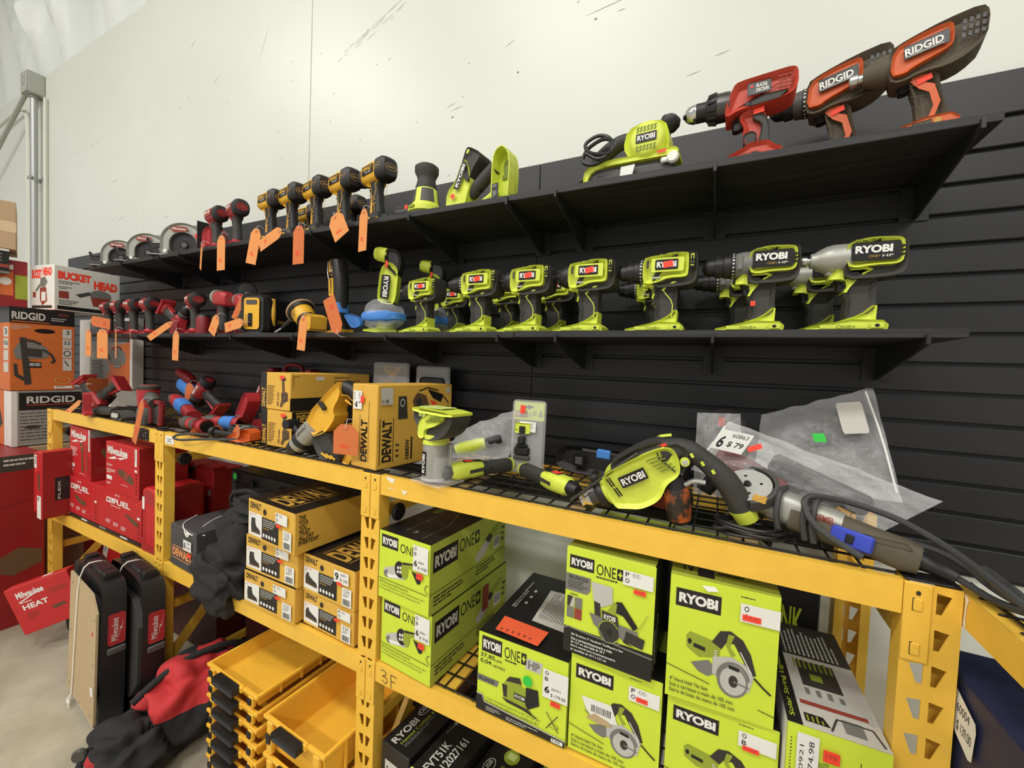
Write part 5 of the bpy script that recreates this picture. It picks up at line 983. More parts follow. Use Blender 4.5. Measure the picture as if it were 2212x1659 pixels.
# --- hanging price tags
def price_tag(lab, p, ang, L=.135, W=.062, c='tag', twist=0, mark_=True, tilt=0, grp='orange cardboard price tags'):
    # p: hole position, hangs down; ang rotates in the plane facing -y
    t = thing('price_tag', lab, 'tag', p, (R(tilt), R(ang), R(twist)), grp)
    g = G(); g.prism([(-W / 2, -L), (W / 2, -L), (W / 2, -.012), (W * .22, .012), (-W * .22, .012), (-W / 2, -.012)], -.0006, .0006, c)
    if mark_: g.art((-W * .3, -.0006, -L * .62), (W * .6, 0, 0), (0, 0, -L * .16), [T_(.1, .1, .7, .7, '$ 99', 'neon', .02, 90)])
    g.build('card', t)
    g = G(); g.lathe((0, -.0016, 0), (0, .0016, 0), [(0, .006), (.5, .0072), (1, .006)], 'tagdk', 14); g.build('eyelet', t)
    g = G(); g.tube([(0, -.002, 0), (.004, -.004, .018), (-.002, .01, .03), (.003, .03, .022)], .0009, 'string', 5); g.build('string', t)
    return t
# ================================================================== SPECIAL TOOLS ON THE SHELVES
def circ_saw(lab, loc, rz, s=1, red_back=False):
    t = thing('circular_saw', lab, 'power tool', loc, R(rz), 'circular saws on the top shelf', scale=s)
    g = G(); g.prism(rrect(-.13, -.062, .12, .062, .01), 0, .004, 'steel', .001, ax='z'); g.build('base_plate', t)
    g = G(); g.prism(ell(0, .066, .086, .086, 30, 0, -5, 185) + [(-.086, .03), (-.052, .03)] + ell(0, .060, .052, .052, 14, 0, 180, 0) + [(.052, .03), (.086, .03)], -.044, -.004, 'silver', .008, n=2)
    g.art((-.05, -.044, .135), (.07, 0, 0), (0, 0, -.025), [('p', [(.0, .6), (.25, .0), (.9, .0), (1, .5), (.8, .9), (.2, 1)], 'redart'), T_(.15, .25, .7, .35, 'Milwaukee', 'white', .02)]); g.build('upper_guard', t)
    g = G(); g.prism(ell(0, .058, .05, .05, 26), -.028, -.024, 'blackp'); g.lathe((0, -.030, .058), (0, -.036, .058), [(0, .018), (1, .012)], 'dsteel', 16); g.build('blade', t)
    g = G(); g.prism([(-.125, .03), (-.07, .045), (-.068, .06), (-.12, .052), (-.135, .075), (-.142, .07)], -.034, -.022, 'blackp', .003); g.build('guard_lever', t)
    g = G(); g.lathe((0, -.004, .07), (0, .09, .07), [(0, .045), (.2, .046), (.9, .042), (1, .034)], 'red', 24); g.build('motor', t)
    g = G(); g.tube([(-.03, .03, .115), (.0, .03, .150), (.05, .03, .150), (.095, .03, .105), (.105, .03, .06)], .016, 'grey', 12, 2); g.build('handle', t)
    g = G(); g.tube([(-.10, .05, .06), (-.09, .05, .12), (-.03, .045, .145)], .010, 'blackp', 10, 2); g.build('front_handle', t)
    g = G(); g.cyl((-.06, -.046, .02), (-.06, -.060, .02), .008, 'white'); g.build('depth_knob', t)
    stick(t, .055, .10, .018, .022, -.0445, 20)
    return t
circ_saw('grey guarded circular saw at the left end of the top shelf', (-3.40, 1.25, Zt), 46, 1.12)
circ_saw('grey guarded circular saw, middle one of the three on the top shelf', (-3.06, 1.25, Zt), 46, 1.15)
circ_saw('grey guarded circular saw, largest and rightmost of the three on the top shelf', (-2.66, 1.25, Zt), 42, 1.22)
# red saw with dark handle behind second saw
t = thing('reciprocating_saw', 'red saw body with a grey arched handle rising behind the circular saws', 'power tool', (-2.86, 1.385, Zt), R(-20))
g = G(); g.prism(chaikin([(-.05, 0), (.05, 0), (.06, .08), (.03, .15), (0, .19), (-.04, .15), (-.03, .08)], 1), -.028, .028, 'red', .01, n=2); g.build('body', t)
g = G(); g.tube([(-.002, 0, .185), (.04, 0, .175), (.075, 0, .12), (.08, 0, .06)], .019, 'grey', 12, 2); g.build('handle', t)
g = G(); g.tube([(-.01, 0, .18), (-.06, 0, .15), (-.10, 0, .12)], .006, 'blackp', 8, 1); g.build('lever', t)
t = thing('jigsaw', 'red saw with an upright black shoe plate left of the red impact drivers', 'power tool', (-2.36, 1.235, Zt), R(-10))
g = G(); g.cbox(-.062, -.065, 0, -.056, .05, .165, 'blackp', .002); g.build('shoe_plate', t)
g = G(); g.prism(chaikin([(-.055, .01), (.06, .01), (.065, .10), (.03, .13), (-.055, .12)], 1), -.045, .03, 'red', .01, n=2); g.art((.066, -.03, .09), (0, .05, 0), (0, 0, -.05), [r_(0, 0, 1, 1, 'offw'), r_(.2, .2, .5, .5, 'darkart')]); g.build('body', t)
g = G(); g.tube([(-.05, -.005, .11), (-.02, -.005, .165), (.03, -.005, .165), (.06, -.005, .12)], .016, 'grey', 12, 2); g.build('handle', t)
# random orbit sander
t = thing('palm_sander', 'lime and grey round palm sander with a side dust port on the top shelf', 'power tool', (-.985, 1.215, Zt), R(-15))
g = G(); g.lathe((0, 0, 0), (0, 0, .014), [(0, .060), (.5, .063), (1, .060)], 'greydk', 36); g.build('sanding_pad', t)
g = G(); g.lathe((0, 0, .014), (0, 0, .105), [(0, .058), (.05, .064), (.25, .063), (.32, .052), (.5, .047), (.9, .042), (1, .038)], 'lime', 36); g.cbox(-.012, -.067, .024, .018, -.058, .034, 'limeart', .002); g.build('housing', t)
g = G()
for a in (-120, -30, 60, 150):
    q = []
    for zz, rr in ((.100, .0435), (.075, .0468), (.055, .0492)):
        pass
    vs = []; n = 8
    for zz, rr in ((.100, .0418), (.078, .0455), (.052, .0505)):
        for i in range(n + 1): b = R(a - 30 + 60 * i / n); vs.append((rr * math.cos(b), rr * math.sin(b), zz))
    g.add(vs, [(k * (n + 1) + i, (k + 1) * (n + 1) + i, (k + 1) * (n + 1) + i + 1, k * (n + 1) + i + 1) for k in range(2) for i in range(n)], 'greydk')
g.build('grip_panels', t)
g = G(); g.lathe((0, 0, .103), (0, 0, .192), [(0, .037), (.1, .039), (.4, .032), (.52, .034), (.72, .043), (.92, .043), (1, .034)], 'rubber', 36); g.build('palm_grip', t)
g = G(); g.lathe((-.045, -.02, .030), (-.108, -.045, .022), [(0, .024), (.4, .026), (.6, .028), (.9, .030), (1, .026)], 'blackp', 24); g.build('dust_port', t)
g = G(); g.lathe((-.104, -.044, .022), (-.112, -.047, .021), [(0, .020), (1, .018)], 'clear', 20); g.build('port_cap', t)
stick(t, -.035, .036, .018, .014, -.060, 0)
# multi material cutter
t = thing('compact_cutter', 'lime cutter with slanted black body and an open battery foot on the top shelf', 'power tool', (-.745, 1.20, Zt), R(-6))
g = G(); g.prism(chaikin([(-.125, 0), (-.045, 0), (-.035, .04), (-.02, .085), (-.03, .13), (-.045, .165), (-.060, .160), (-.085, .10), (-.123, .068)], 1), -.030, .030, 'lime', .008, n=2); g.build('guard_body', t)
g = G(); g.prism(chaikin([(-.060, .150), (-.042, .198), (-.028, .200), (.018, .172), (.016, .155), (-.012, .125), (-.03, .085), (-.048, .10)], 1), -.032, .030, 'rubber', .008, n=2); g.prism([(-.040, .178), (-.034, .192), (-.026, .190), (-.030, .180)], -.0335, -.0315, 'lime'); g.build('motor_housing', t)
g = G(); m_ = TR(-.064, -.0312, .112, 0, R(-66), 0); g.push(m_); g.art((-.045, 0, .011), (.09, 0, 0), (0, 0, -.022), [r_(0, 0, 1, 1, 'blackg'), T_(.08, .2, .84, .6, 'RYOBI', 'white', .035)]); g.pop(); g.build('badge', t)
g = G(); g.tube([(-.04, 0, .05), (-.012, 0, .075), (.02, 0, .10), (.058, 0, .125)], [.016, .017, .019, .020, .021, .021, .022, .022, .022, .022], 'rubber', 16, 2); g.build('grip', t)
g = G(); g.prism([(-.01, .055), (.0, .075), (.012, .078), (.008, .06)], -.008, .008, 'blackp', .003); g.build('trigger', t)
g = G(); g.prism(chaikin([(.062, .0), (.128, .0), (.132, .11), (.124, .155), (.100, .178), (.075, .170), (.062, .14)], 1), .012, .030, 'lime', .003, n=1)
pts = chaikin([(.062, .0), (.062, .14), (.075, .170), (.100, .178), (.124, .155), (.132, .11), (.128, .0)], 1, False)
for a, b in zip(pts[:-1], pts[1:]):
    d = Vector((b[0] - a[0], b[1] - a[1])).normalized(); n_ = Vector((-d.y, d.x)) * -.003
    g.prism([(a[0] - d.x * .001, a[1] - d.y * .001), (b[0] + d.x * .001, b[1] + d.y * .001), (b[0] + n_.x, b[1] + n_.y), (a[0] + n_.x, a[1] + n_.y)], -.026, .014, 'lime')
g.prism(chaikin([(.084, .10), (.106, .10), (.112, .13), (.100, .148), (.086, .14)], 1), .0105, .0118, 'limedk'); g.cbox(.080, .0095, .085, .105, .0115, .10, 'limedk', .001); g.build('battery_foot', t)
g = G(); g.cbox(.068, -.0275, .012, .092, -.0262, .060, 'blackg', .0005); g.art((.068, -.0275, .06), (.024, 0, 0), (0, 0, -.048), [('g', .15, .5, .7, .4, 5, 'ltart'), ('g', .15, .1, .7, .2, 2, 'ltart')]); g.build('rating_label', t)
g = G(); g.tube([(-.06, -.0, .008), (.0, -.0, .012), (.05, 0, .035), (.066, 0, .05)], .012, 'lime', 10, 1); g.build('lower_rail', t)
stick(t, -.095, .050, .016, .014, -.031, 40)
# belt sander
t = thing('belt_sander', 'lime belt sander with a black knob and coiled black cord on the top shelf', 'power tool', (-.245, 1.20, Zt), R(-4), scale=1.0)
g = G(); g.prism(chaikin([(-.125, .012), (-.118, .002), (.112, .002), (.122, .014), (.115, .036), (-.10, .046), (-.122, .034)], 1), -.034, .034, 'greydk', .004)
g.art((-.1, -.034, .036), (.03, 0, 0), (0, 0, -.03), [('a', .5, .5, .4, .4, .15, 'grey', 40, 320)]); g.build('sanding_belt', t)
g = G(); g.prism(chaikin([(-.132, .030), (-.128, .048), (-.108, .060), (-.05, .066), (.02, .062), (.115, .066), (.128, .055), (.125, .044), (.02, .048), (-.06, .050), (-.105, .042), (-.118, .024), (-.118, .0), (-.130, .0)], 1), -.038, .036, 'lime', .004, n=1)
g.cbox(.0, -.039, .012, .012, -.0355, .026, 'blackp', .001); g.build('belt_frame', t)
g = G(); g.lathe((.115, -.036, .034), (.115, -.050, .034), [(0, .014), (.6, .0155), (1, .012)], 'white', 24); g.cbox(.084, -.044, .026, .116, -.036, .040, 'white', .004); g.build('tracking_knob', t)
g = G(); g.lathe((.045, -.045, .100), (.045, .040, .100), [(0, .036), (.06, .045), (.2, .050), (.8, .050), (1, .044)], 'lime', 32)
g.prism(chaikin([(-.0, .058), (.10, .058), (.102, .10), (.09, .14), (.04, .152), (-.01, .138), (-.02, .09)], 1), -.032, .036, 'lime', .01, n=2); g.build('motor_housing', t)
g = G()
for z_ in (.128, .120, .078, .070): 
    for i in range(6): g.prism([(.018 + i * .009, z_ - .003), (.023 + i * .009, z_ - .003), (.026 + i * .009, z_ + .003), (.021 + i * .009, z_ + .003)], -.0462, -.0448, 'limedk')
g.prism(rrect(.018, .088, .072, .112, .002), -.0470, -.0452, 'blackg'); txt(g, .022, .093, .046, .014, 'RYOBI', 'white', -.0471, .035); g.build('badge', t)
g = G(); g.tube([(-.0, 0, .125), (-.035, 0, .128), (-.08, 0, .105), (-.118, 0, .070), (-.125, 0, .045)], [.018, .019, .019, .019, .02, .02, .021, .021, .022, .022, .022, .022, .02, .02], 'rubber', 14, 2); g.build('rear_handle', t)
g = G(); g.lathe((.085, 0, .112), (.100, 0, .165), [(0, .012), (.25, .012), (.35, .020), (.6, .027), (.85, .025), (1, .014)], 'blackp', 28); g.build('front_knob', t)
g = G(); g.tube([(-.135, 0, .05), (-.16, -.01, .03), (-.19, -.02, .022), (-.2, -.03, .005), (-.17, -.045, .005)], .0048, 'cableb', 8, 2)
g.tube([(-.06, -.05, .065), (-.10, -.055, .05), (-.135, -.05, .07), (-.12, -.05, .105), (-.07, -.05, .125), (-.03, -.052, .10), (-.05, -.055, .07), (-.11, -.06, .085), (-.13, -.05, .12), (-.09, -.045, .14), (-.05, -.05, .12), (-.04, -.05, .08), (-.08, -.058, .06), (-.12, -.055, .09)], .0052, 'cableb', 8, 3); g.build('power_cord', t)
g = G(); g.prism([(-.022, .010), (.012, .010), (.018, .036), (-.020, .036)], -.0450, -.0400, 'white', .001); g.build('paper_label', t)
stick(t, .085, .058, .022, .006, -.0385, 0, name='price_sticker')
# black and decker style drill
t = thing('cordless_drill', 'red and black drill with ribbed silver chuck tip, first of three large drills', 'power tool', (.046, 1.185, Zt), R(-2), scale=1.02)
g = G(); g.prism(chaikin([(-.062, 0), (.060, 0), (.062, .012), (.040, .024), (.034, .034), (-.006, .034), (-.012, .028), (-.035, .018), (-.058, .006)], 1), -.036, .036, 'bdred', .008, n=2); g.cbox(-.022, -.0372, .005, .018, -.0355, .011, 'redart', .001); g.cbox(.0, -.0378, .005, .012, -.0368, .011, 'blackp', .0005); g.build('battery_mount', t)
g = G(); g.prism(chaikin([(-.008, .030), (.036, .032), (.034, .06), (.030, .09), (.016, .118), (-.02, .118), (-.032, .105), (-.018, .08), (-.022, .06)], 1), -.021, .021, 'bdred', .011, n=3); g.build('grip', t)
g = G(); g.prism(chaikin([(-.019, .036), (.004, .036), (.010, .058), (-.002, .068), (-.020, .062)], 1), -.0226, .0226, 'rubber', .003); g.prism(chaikin([(.012, .034), (.036, .034), (.034, .07), (.026, .10), (.0, .108), (-.002, .096), (.018, .082), (.016, .06)], 1), -.0226, .0226, 'rubber', .003); g.build('grip_pads', t)
g = G(); g.prism(chaikin([(-.030, .080), (-.046, .082), (-.044, .108), (-.02, .116), (-.018, .09)], 1), -.009, .009, 'blackp', .004); g.build('trigger', t)
g = G(); g.prism(chaikin([(-.062, .128), (-.060, .105), (-.03, .118), (.0, .118), (.02, .122), (.05, .124), (.075, .132), (.085, .148), (.083, .182), (.072, .190), (.03, .188), (-.035, .184), (-.046, .176)], 1), -.033, .033, 'bdred', .014, n=3)
g.prism([(-.01, .120), (.05, .125), (.066, .140), (.02, .140), (-.008, .133)], -.0335, .0335, 'rubber', .002)
for i in range(4): g.cbox(.044, -.0345, .146 + i * .0085, .074, -.0325, .149 + i * .0085, 'redart', .0004)
for i in range(3): g.cbox(.050 + i * .010, -.0347, .144, .0515 + i * .010, -.0325, .175, 'redart', .0004)
g.cbox(-.020, -.0345, .122, -.008, -.0320, .130, 'blackp', .001); g.build('housing', t)
g = G(); g.prism(rrect(-.016, .144, .032, .172, .003), -.0348, -.0333, 'blackg', .0005, n=1); txt(g, .002, .1585, .022, .0085, 'BLACK&', 'white', -.0349, .03); txt(g, .002, .148, .026, .0085, 'DECKER', 'white', -.0349, .03); g.prism(ell(-.007, .163, .003, .003, 12), -.0354, -.0349, 'neon'); g.build('badge', t)
g = G(); g.lathe((-.052, 0, .150), (-.082, 0, .150), [(0, .032), (.3, .033), (.95, .033), (1, .030)], 'dsteel', 28); g.build('gear_ring', t)
g = G(); g.lathe((-.080, 0, .150), (-.106, 0, .150), [(0, .0335), (.1, .0345), (.8, .029), (1, .024)], 'blackp', 28)
for i in range(12): a = 2 * PI * i / 12; g.cyl((-.082, math.cos(a) * .034, .15 + math.sin(a) * .034), (-.101, math.cos(a) * .0305, .15 + math.sin(a) * .0305), .003, 'blackp', 6)
g.build('torque_collar', t)
g = G(); g.lathe((-.105, 0, .150), (-.128, 0, .150), [(0, .0225), (1, .0225)], 'blackp', 24); o = g.build('chuck', t)
g = G(); g.lathe((-.127, 0, .150), (-.160, 0, .150), [(0, .022), (.3, .0225), (.65, .018), (.85, .012), (.9, .008), (1, .006)], 'chrome', 24)
for i in range(14): a = 2 * PI * i / 14; g.cyl((-.130, math.cos(a) * .0218, .15 + math.sin(a) * .0218), (-.148, math.cos(a) * .0180, .15 + math.sin(a) * .0180), .0012, 'steel', 6)
g.build('chuck_sleeve', o)
stick(t, .010, .112, .022, .013, -.0230, 6)
# orange and dirty grey drills
def orange_driver(kind, lab, loc, rz, s):
    t = thing('cordless_drill' if kind == 'd' else 'impact_driver', lab, 'power tool', loc, (0, R(0), R(rz)), 'orange and grey worn drivers on the top shelf', scale=s)
    g = G(); g.prism([(-.070, .0), (.062, .0), (.066, .010), (.052, .022), (.01, .024), (-.03, .016), (-.068, .006)], -.036, .036, 'orange', .003, n=1)
    g.prism([(-.02, -.0005), (.02, -.0005), (.02, .017), (-.012, .015)], -.0372, .0372, 'dirty', .001); g.lathe((.030, -.0365, .011), (.030, -.0375, .011), [(0, .007), (1, .006)], 'goldtxt', 14); g.build('battery_mount', t)
    g = G(); g.prism(chaikin([(-.004, .018), (.050, .022), (.036, .07), (.026, .12), (-.024, .124), (-.020, .100), (-.010, .07)], 1), -.0205, .0205, 'dirty', .011, n=3)
    for sd in (-1, 1): g.prism([(-.012, .122), (.012, .114), (.006, .100), (.022, .092), (.034, .055), (.026, .030), (.014, .024), (.022, .05), (.014, .078), (-.004, .090), (-.020, .108)], sd * .0215 - .0008, sd * .0215 + .0008, 'orange', .0004)
    for i in range(3): g.art((-.018, -.0208, .10 - i * .022), (.03, 0, 0), (0, 0, -.004), [('l', [(0, .0), (.8, 1)], .0012, 'blackp')])
    g.build('grip', t)
    g = G(); g.prism(chaikin([(-.028, .094), (-.042, .096), (-.040, .118), (-.02, .124), (-.014, .1)], 1), -.009, .009, 'blackp', .004); g.build('trigger', t)
    g = G(); g.prism(chaikin([(-.060, .118), (-.04, .108), (-.0, .118), (.04, .116), (.07, .126), (.098, .150), (.100, .196), (.088, .212), (.03, .206), (-.03, .192), (-.06, .180)], 1), -.032, .032, 'dirty', .013, n=3)
    if kind == 'i': g.prism([(.0, .206), (.09, .212), (.092, .217), (.02, .214)], -.01, .01, 'blackp', .002)
    g.build('motor_housing', t)
    g = G(); g.prism(chaikin([(-.058, .126), (-.030, .124), (-.018, .132), (.040, .150), (.048, .160), (.046, .192), (.036, .200), (-.02, .192), (-.054, .178)], 1), -.0332, .0332, 'orange', .006, n=2); g.build('housing', t)
    g = G()
    for i in range(4):
        for j in range(3): g.prism([(.058 + i * .010, .160 + j * .013), (.064 + i * .010, .158 + j * .013), (.065 + i * .010, .166 + j * .013), (.059 + i * .010, .168 + j * .013)], -.0334, -.0318, 'blackg')
    g.prism([(-.034, .150), (.040, .160), (.038, .186), (-.036, .176)], -.0348, -.0330, 'blackg', .0005, n=1)
    g.push(TR(0, 0, 0, 0, R(-7.5), 0)); txt(g, -.012, .158, .064, .015, 'RIDGID', 'white', -.0350, .03); txt(g, -.012, .1555, .064, .0012, 'I', 'white', -.0350, .3); g.pop(); g.build('badge', t)
    if kind == 'd':
        torque_ring(t, -.056, .152, .031, .013)
        g = G(); g.lathe((-.068, 0, .152), (-.088, 0, .152), [(0, .030), (.9, .028), (1, .024)], 'greydk', 28); g.build('collar', t); chuck(t, -.087, .152, .0245, .050)
    else:
        g = G(); g.lathe((-.054, 0, .155), (-.108, 0, .155), [(0, .0315), (.3, .032), (.6, .027), (1, .019)], 'dirty', 28); g.build('nose_cone', t)
        g = G(); g.lathe((-.106, 0, .155), (-.135, 0, .155), [(0, .011), (.35, .011), (.4, .0145), (.9, .0145), (1, .011)], 'steel', 18); g.build('bit_collar', t)
    o = stick(t, .004, .106, .026, .012, -.0232, 14)
    return t
orange_driver('d', 'worn orange and grey drill with numbered torque ring behind the red drill', (.225, 1.265, Zt), -13, (1.0, 1, 1.12))
orange_driver('i', 'worn orange and grey impact driver at the right end of the top shelf', (.356, 1.19, Zt), -12, (.90, .95, 1.04))

# ---- lower shelf specials
t = thing('battery_charger', 'boxy black and yellow framed charger radio on the lower shelf', 'charger', (-1.915, 1.165, Zb), R(14))
g = G(); g.prism(rrect(-.045, .006, .085, .165, .02), -.0, .17, 'blackp', .008, n=2); g.build('body', t)
g = G(); g.prism(rrect(-.052, .0, .068, .178, .026), -.018, .02, 'rubber', .008, n=2); g.build('frame', t)
g = G(); g.prism(rrect(-.034, .018, .048, .160, .014), -.0205, -.0178, 'yellow', .001); g.prism(rrect(-.022, .13, .036, .15, .003), -.0215, -.0204, 'greydk'); g.prism(rrect(-.026, .03, .006, .085, .003), -.0215, -.0204, 'goldtxt'); g.prism(rrect(-.01, .03, .012, .09, .003), -.022, -.0210, 'blackg'); g.build('front_panel', t)
g = G(); g.tube([(.075, .03, .04), (.085, .02, .09), (.075, .03, .16)], .012, 'yellow', 10, 1); g.art((.0858, .05, .07), (0, .08, 0), (0, 0, -.025), [T_(0, .2, 1, .6, 'DEWALT', 'goldtxt', .03)]); g.build('side_guard', t)
for x in (-.04, .055):
    g = G(); g.lathe((x, -.01, 0), (x, -.01, .012), [(0, .010), (1, .012)], 'blackp', 12); g.build('foot', t)
# palm sander lying on its side
t = thing('palm_sander', 'yellow and black orbital sander tipped over beside the framed charger', 'power tool', (-1.60, 1.19, Zb + .012), R(-10))
g = G(); g.push(TR(-.03, 0, .085, 0, R(-52), 0)); g.lathe((0, 0, .0), (0, 0, .010), [(0, .058), (.5, .061), (1, .058)], 'brown', 36); g.lathe((0, 0, -.012), (0, 0, .0), [(0, .050), (1, .056)], 'blackp', 36); g.pop(); g.build('sanding_pad', t)
g = G(); g.push(TR(-.03, 0, .085, 0, R(-52), 0)); g.lathe((0, 0, -.06), (0, 0, -.012), [(0, .040), (.6, .046), (1, .046)], 'yellow', 28); g.art((-.026, -.0468, -.018), (.052, 0, 0), (0, 0, -.035), [T_(0, .1, 1, .3, 'DEWALT', 'blackp', .03), T_(.2, .55, .6, .25, 'XR', 'blackp', .02)]); g.pop(); g.build('housing', t)
g = G(); g.push(TR(-.03, 0, .085, 0, R(-52), 0)); g.lathe((0, 0, -.115), (0, 0, -.058), [(0, .030), (.4, .038), (.8, .034), (1, .040)], 'blackp', 28); g.pop(); g.build('palm_grip', t)
g = G(); g.prism([(.045, .0), (.115, .004), (.120, .055), (.085, .068), (.05, .060)], -.035, .035, 'yellow', .006); g.prism([(.052, -.006), (.112, -.004), (.110, .003), (.05, .003)], -.036, .036, 'goldtxt', .001); g.build('battery_foot', t)
g = G(); g.lathe((-.07, -.01, .055), (-.135, -.03, .012), [(0, .014), (.5, .013), (1, .008)], 'blackp', 14); g.build('dust_port', t)
g = G(); g.cyl((-.130, -.029, .016), (-.175, -.042, -.006), .0045, 'greylt', 10); g.build('hex_rod', t)
# oscillating multi tool upright
t = thing('oscillating_tool', 'yellow and black oscillating tool standing upright behind a hanging tag', 'power tool', (-1.395, 1.20, Zb), (0, R(-5), R(-12)))
g = G(); g.prism([(-.05, 0), (.045, 0), (.045, .014), (-.05, .014)], -.034, .034, 'yellow', .003); g.loftz([(0, 0, .014, .044, .034), (0, 0, .03, .038, .03), (.004, 0, .05, .028, .026)], 'blackp', 3); g.build('battery_mount', t)
g = G(); g.loftz([(.004, 0, .045, .026, .025), (.010, 0, .10, .028, .026), (.012, 0, .16, .030, .028), (.012, 0, .22, .032, .030), (.005, 0, .265, .034, .030), (-.002, 0, .30, .030, .028)], 'blackp', 2.8, 24); g.build('body', t)
g = G(); g.prism(rrect(-.024, .155, .010, .225, .006), -.0315, -.0285, 'yellow', .001); txt(g, 0, 0, .001, .001, 'I', 'yellow', .1) if False else None
g.art((-.020, -.0316, .222), (.026, 0, 0), (0, 0, -.064), [T_(.3, .02, .5, .7, 'DEWALT', 'blackp', .03, -90), ('g', .1, .75, .8, .2, 3, 'blackp')]); g.prism([(-.022, .075), (-.006, .095), (.0, .125), (-.006, .150), (-.022, .150)], -.0285, -.0262, 'yellow', .001); g.art((-.012, -.0315, .272), (.026, 0, 0), (0, 0, -.04), [('a', .5, .5, .48, .5, .12, 'goldtxt', 0, 360), T_(.25, .3, .5, .3, 'XR', 'white', .02)]); g.build('side_panel', t)
g = G(); g.prism([(-.048, .262), (-.016, .262), (-.012, .308), (-.04, .308)], -.016, .016, 'yellow', .003); g.build('head_block', t)
g = G(); g.prism(chaikin([(-.054, .300), (-.046, .308), (-.052, .260), (-.046, .235), (-.050, .232), (-.060, .262)], 1), -.018, .018, 'steel', .001); g.build('lever', t)
g = G(); g.loftz([(.005, 0, .082, .0325, .030), (.005, 0, .122, .0335, .031)], 'tape', 2.8, 20); g.build('blue_tape', t)
# right-angle drills
def right_angle(lab, loc, rz, s):
    t = thing('right_angle_drill', lab, 'power tool', loc, (0, R(4), R(rz)), 'lime right angle drills in taped bags', scale=s)
    g = G(); g.prism([(-.075, 0), (.05, 0), (.05, .018), (-.03, .018), (-.074, .006)], -.034, .034, 'lime', .004); g.loftz([(.0, 0, .017, .035, .028), (.0, 0, .05, .026, .024)], 'lime', 3); g.build('battery_mount', t)
    g = G(); g.loftz([(.0, 0, .05, .025, .023), (.002, 0, .12, .026, .024)], 'blackp', 3, 22); g.build('grip', t)
    g = G(); g.prism(chaikin([(-.030, .115), (.020, .108), (.034, .130), (.034, .235), (.016, .262), (-.010, .268), (-.034, .240), (-.036, .14)], 1), -.028, .028, 'lime', .011, n=2); g.build('housing', t)
    g = G(); g.prism(rrect(-.024, .130, .008, .218, .006), -.0300, -.0275, 'blackg', .001); g.art((-.016, -.0301, .212), (.018, 0, 0), (0, 0, -.076), [T_(0, 0, 1, 1, 'RYOBI', 'white', .035, -90)]); g.build('badge', t)
    g = G(); g.prism(chaikin([(-.012, .250), (.030, .215), (.040, .250), (.040, .290), (.022, .316), (-.014, .318), (-.024, .300), (-.020, .270)], 1), -.027, .027, 'blackp', .011, n=2); g.build('elbow', t)
    g = G(); g.lathe((-.018, 0, .296), (-.066, 0, .300), [(0, .024), (.1, .028), (.75, .026), (1, .021)], 'lime', 26); g.build('head', t)
    g = G(); g.cyl((-.066, 0, .300), (-.072, 0, .3005), .006, 'steel', 12); g.build('spindle', t)
    stick(t, -.012, .258, .009, .026, -.0288, 0)
    return t
right_angle('tall lime right angle drill standing in the front taped bag', (-1.15, 1.20, Zb), 28, 1.0)
right_angle('lime right angle drill further back behind the small impact driver', (-1.045, 1.335, Zb), 28, .93)
def pouch(g, quad, bulge, c='film', n=14, noise=.006, seed=1, side=None):
    # pillow bag between four corners (bl, br, tr, tl)
    P = [Vector(p) for p in quad]; N = (P[1] - P[0]).cross(P[3] - P[0]).normalized(); rnd = random.Random(seed); ph = [(rnd.uniform(3, 9), rnd.uniform(3, 9), rnd.uniform(0, 6)) for _ in range(5)]
    for sd in (-1, 1):
        vs = []
        for j in range(n + 1):
            for i in range(n + 1):
                u, v = i / n, j / n; p = P[0] * (1 - u) * (1 - v) + P[1] * u * (1 - v) + P[2] * u * v + P[3] * (1 - u) * v
                e = min(1, 5 * min(u, 1 - u, v, 1 - v)); b = bulge * (1 - (2 * u - 1) ** 4) * (1 - (2 * v - 1) ** 4) * e
                w = sum(math.sin(a * u * 4 + b_ * v * 4 + c_) for a, b_, c_ in ph) / 5 * noise
                vs.append(tuple(p + N * (sd * (b + .0006) + w)))
        f = [(j * (n + 1) + i, j * (n + 1) + i + 1, (j + 1) * (n + 1) + i + 1, (j + 1) * (n + 1) + i) for j in range(n) for i in range(n)]
        g.add(vs, f if sd > 0 else [x[::-1] for x in f], c)
    return g
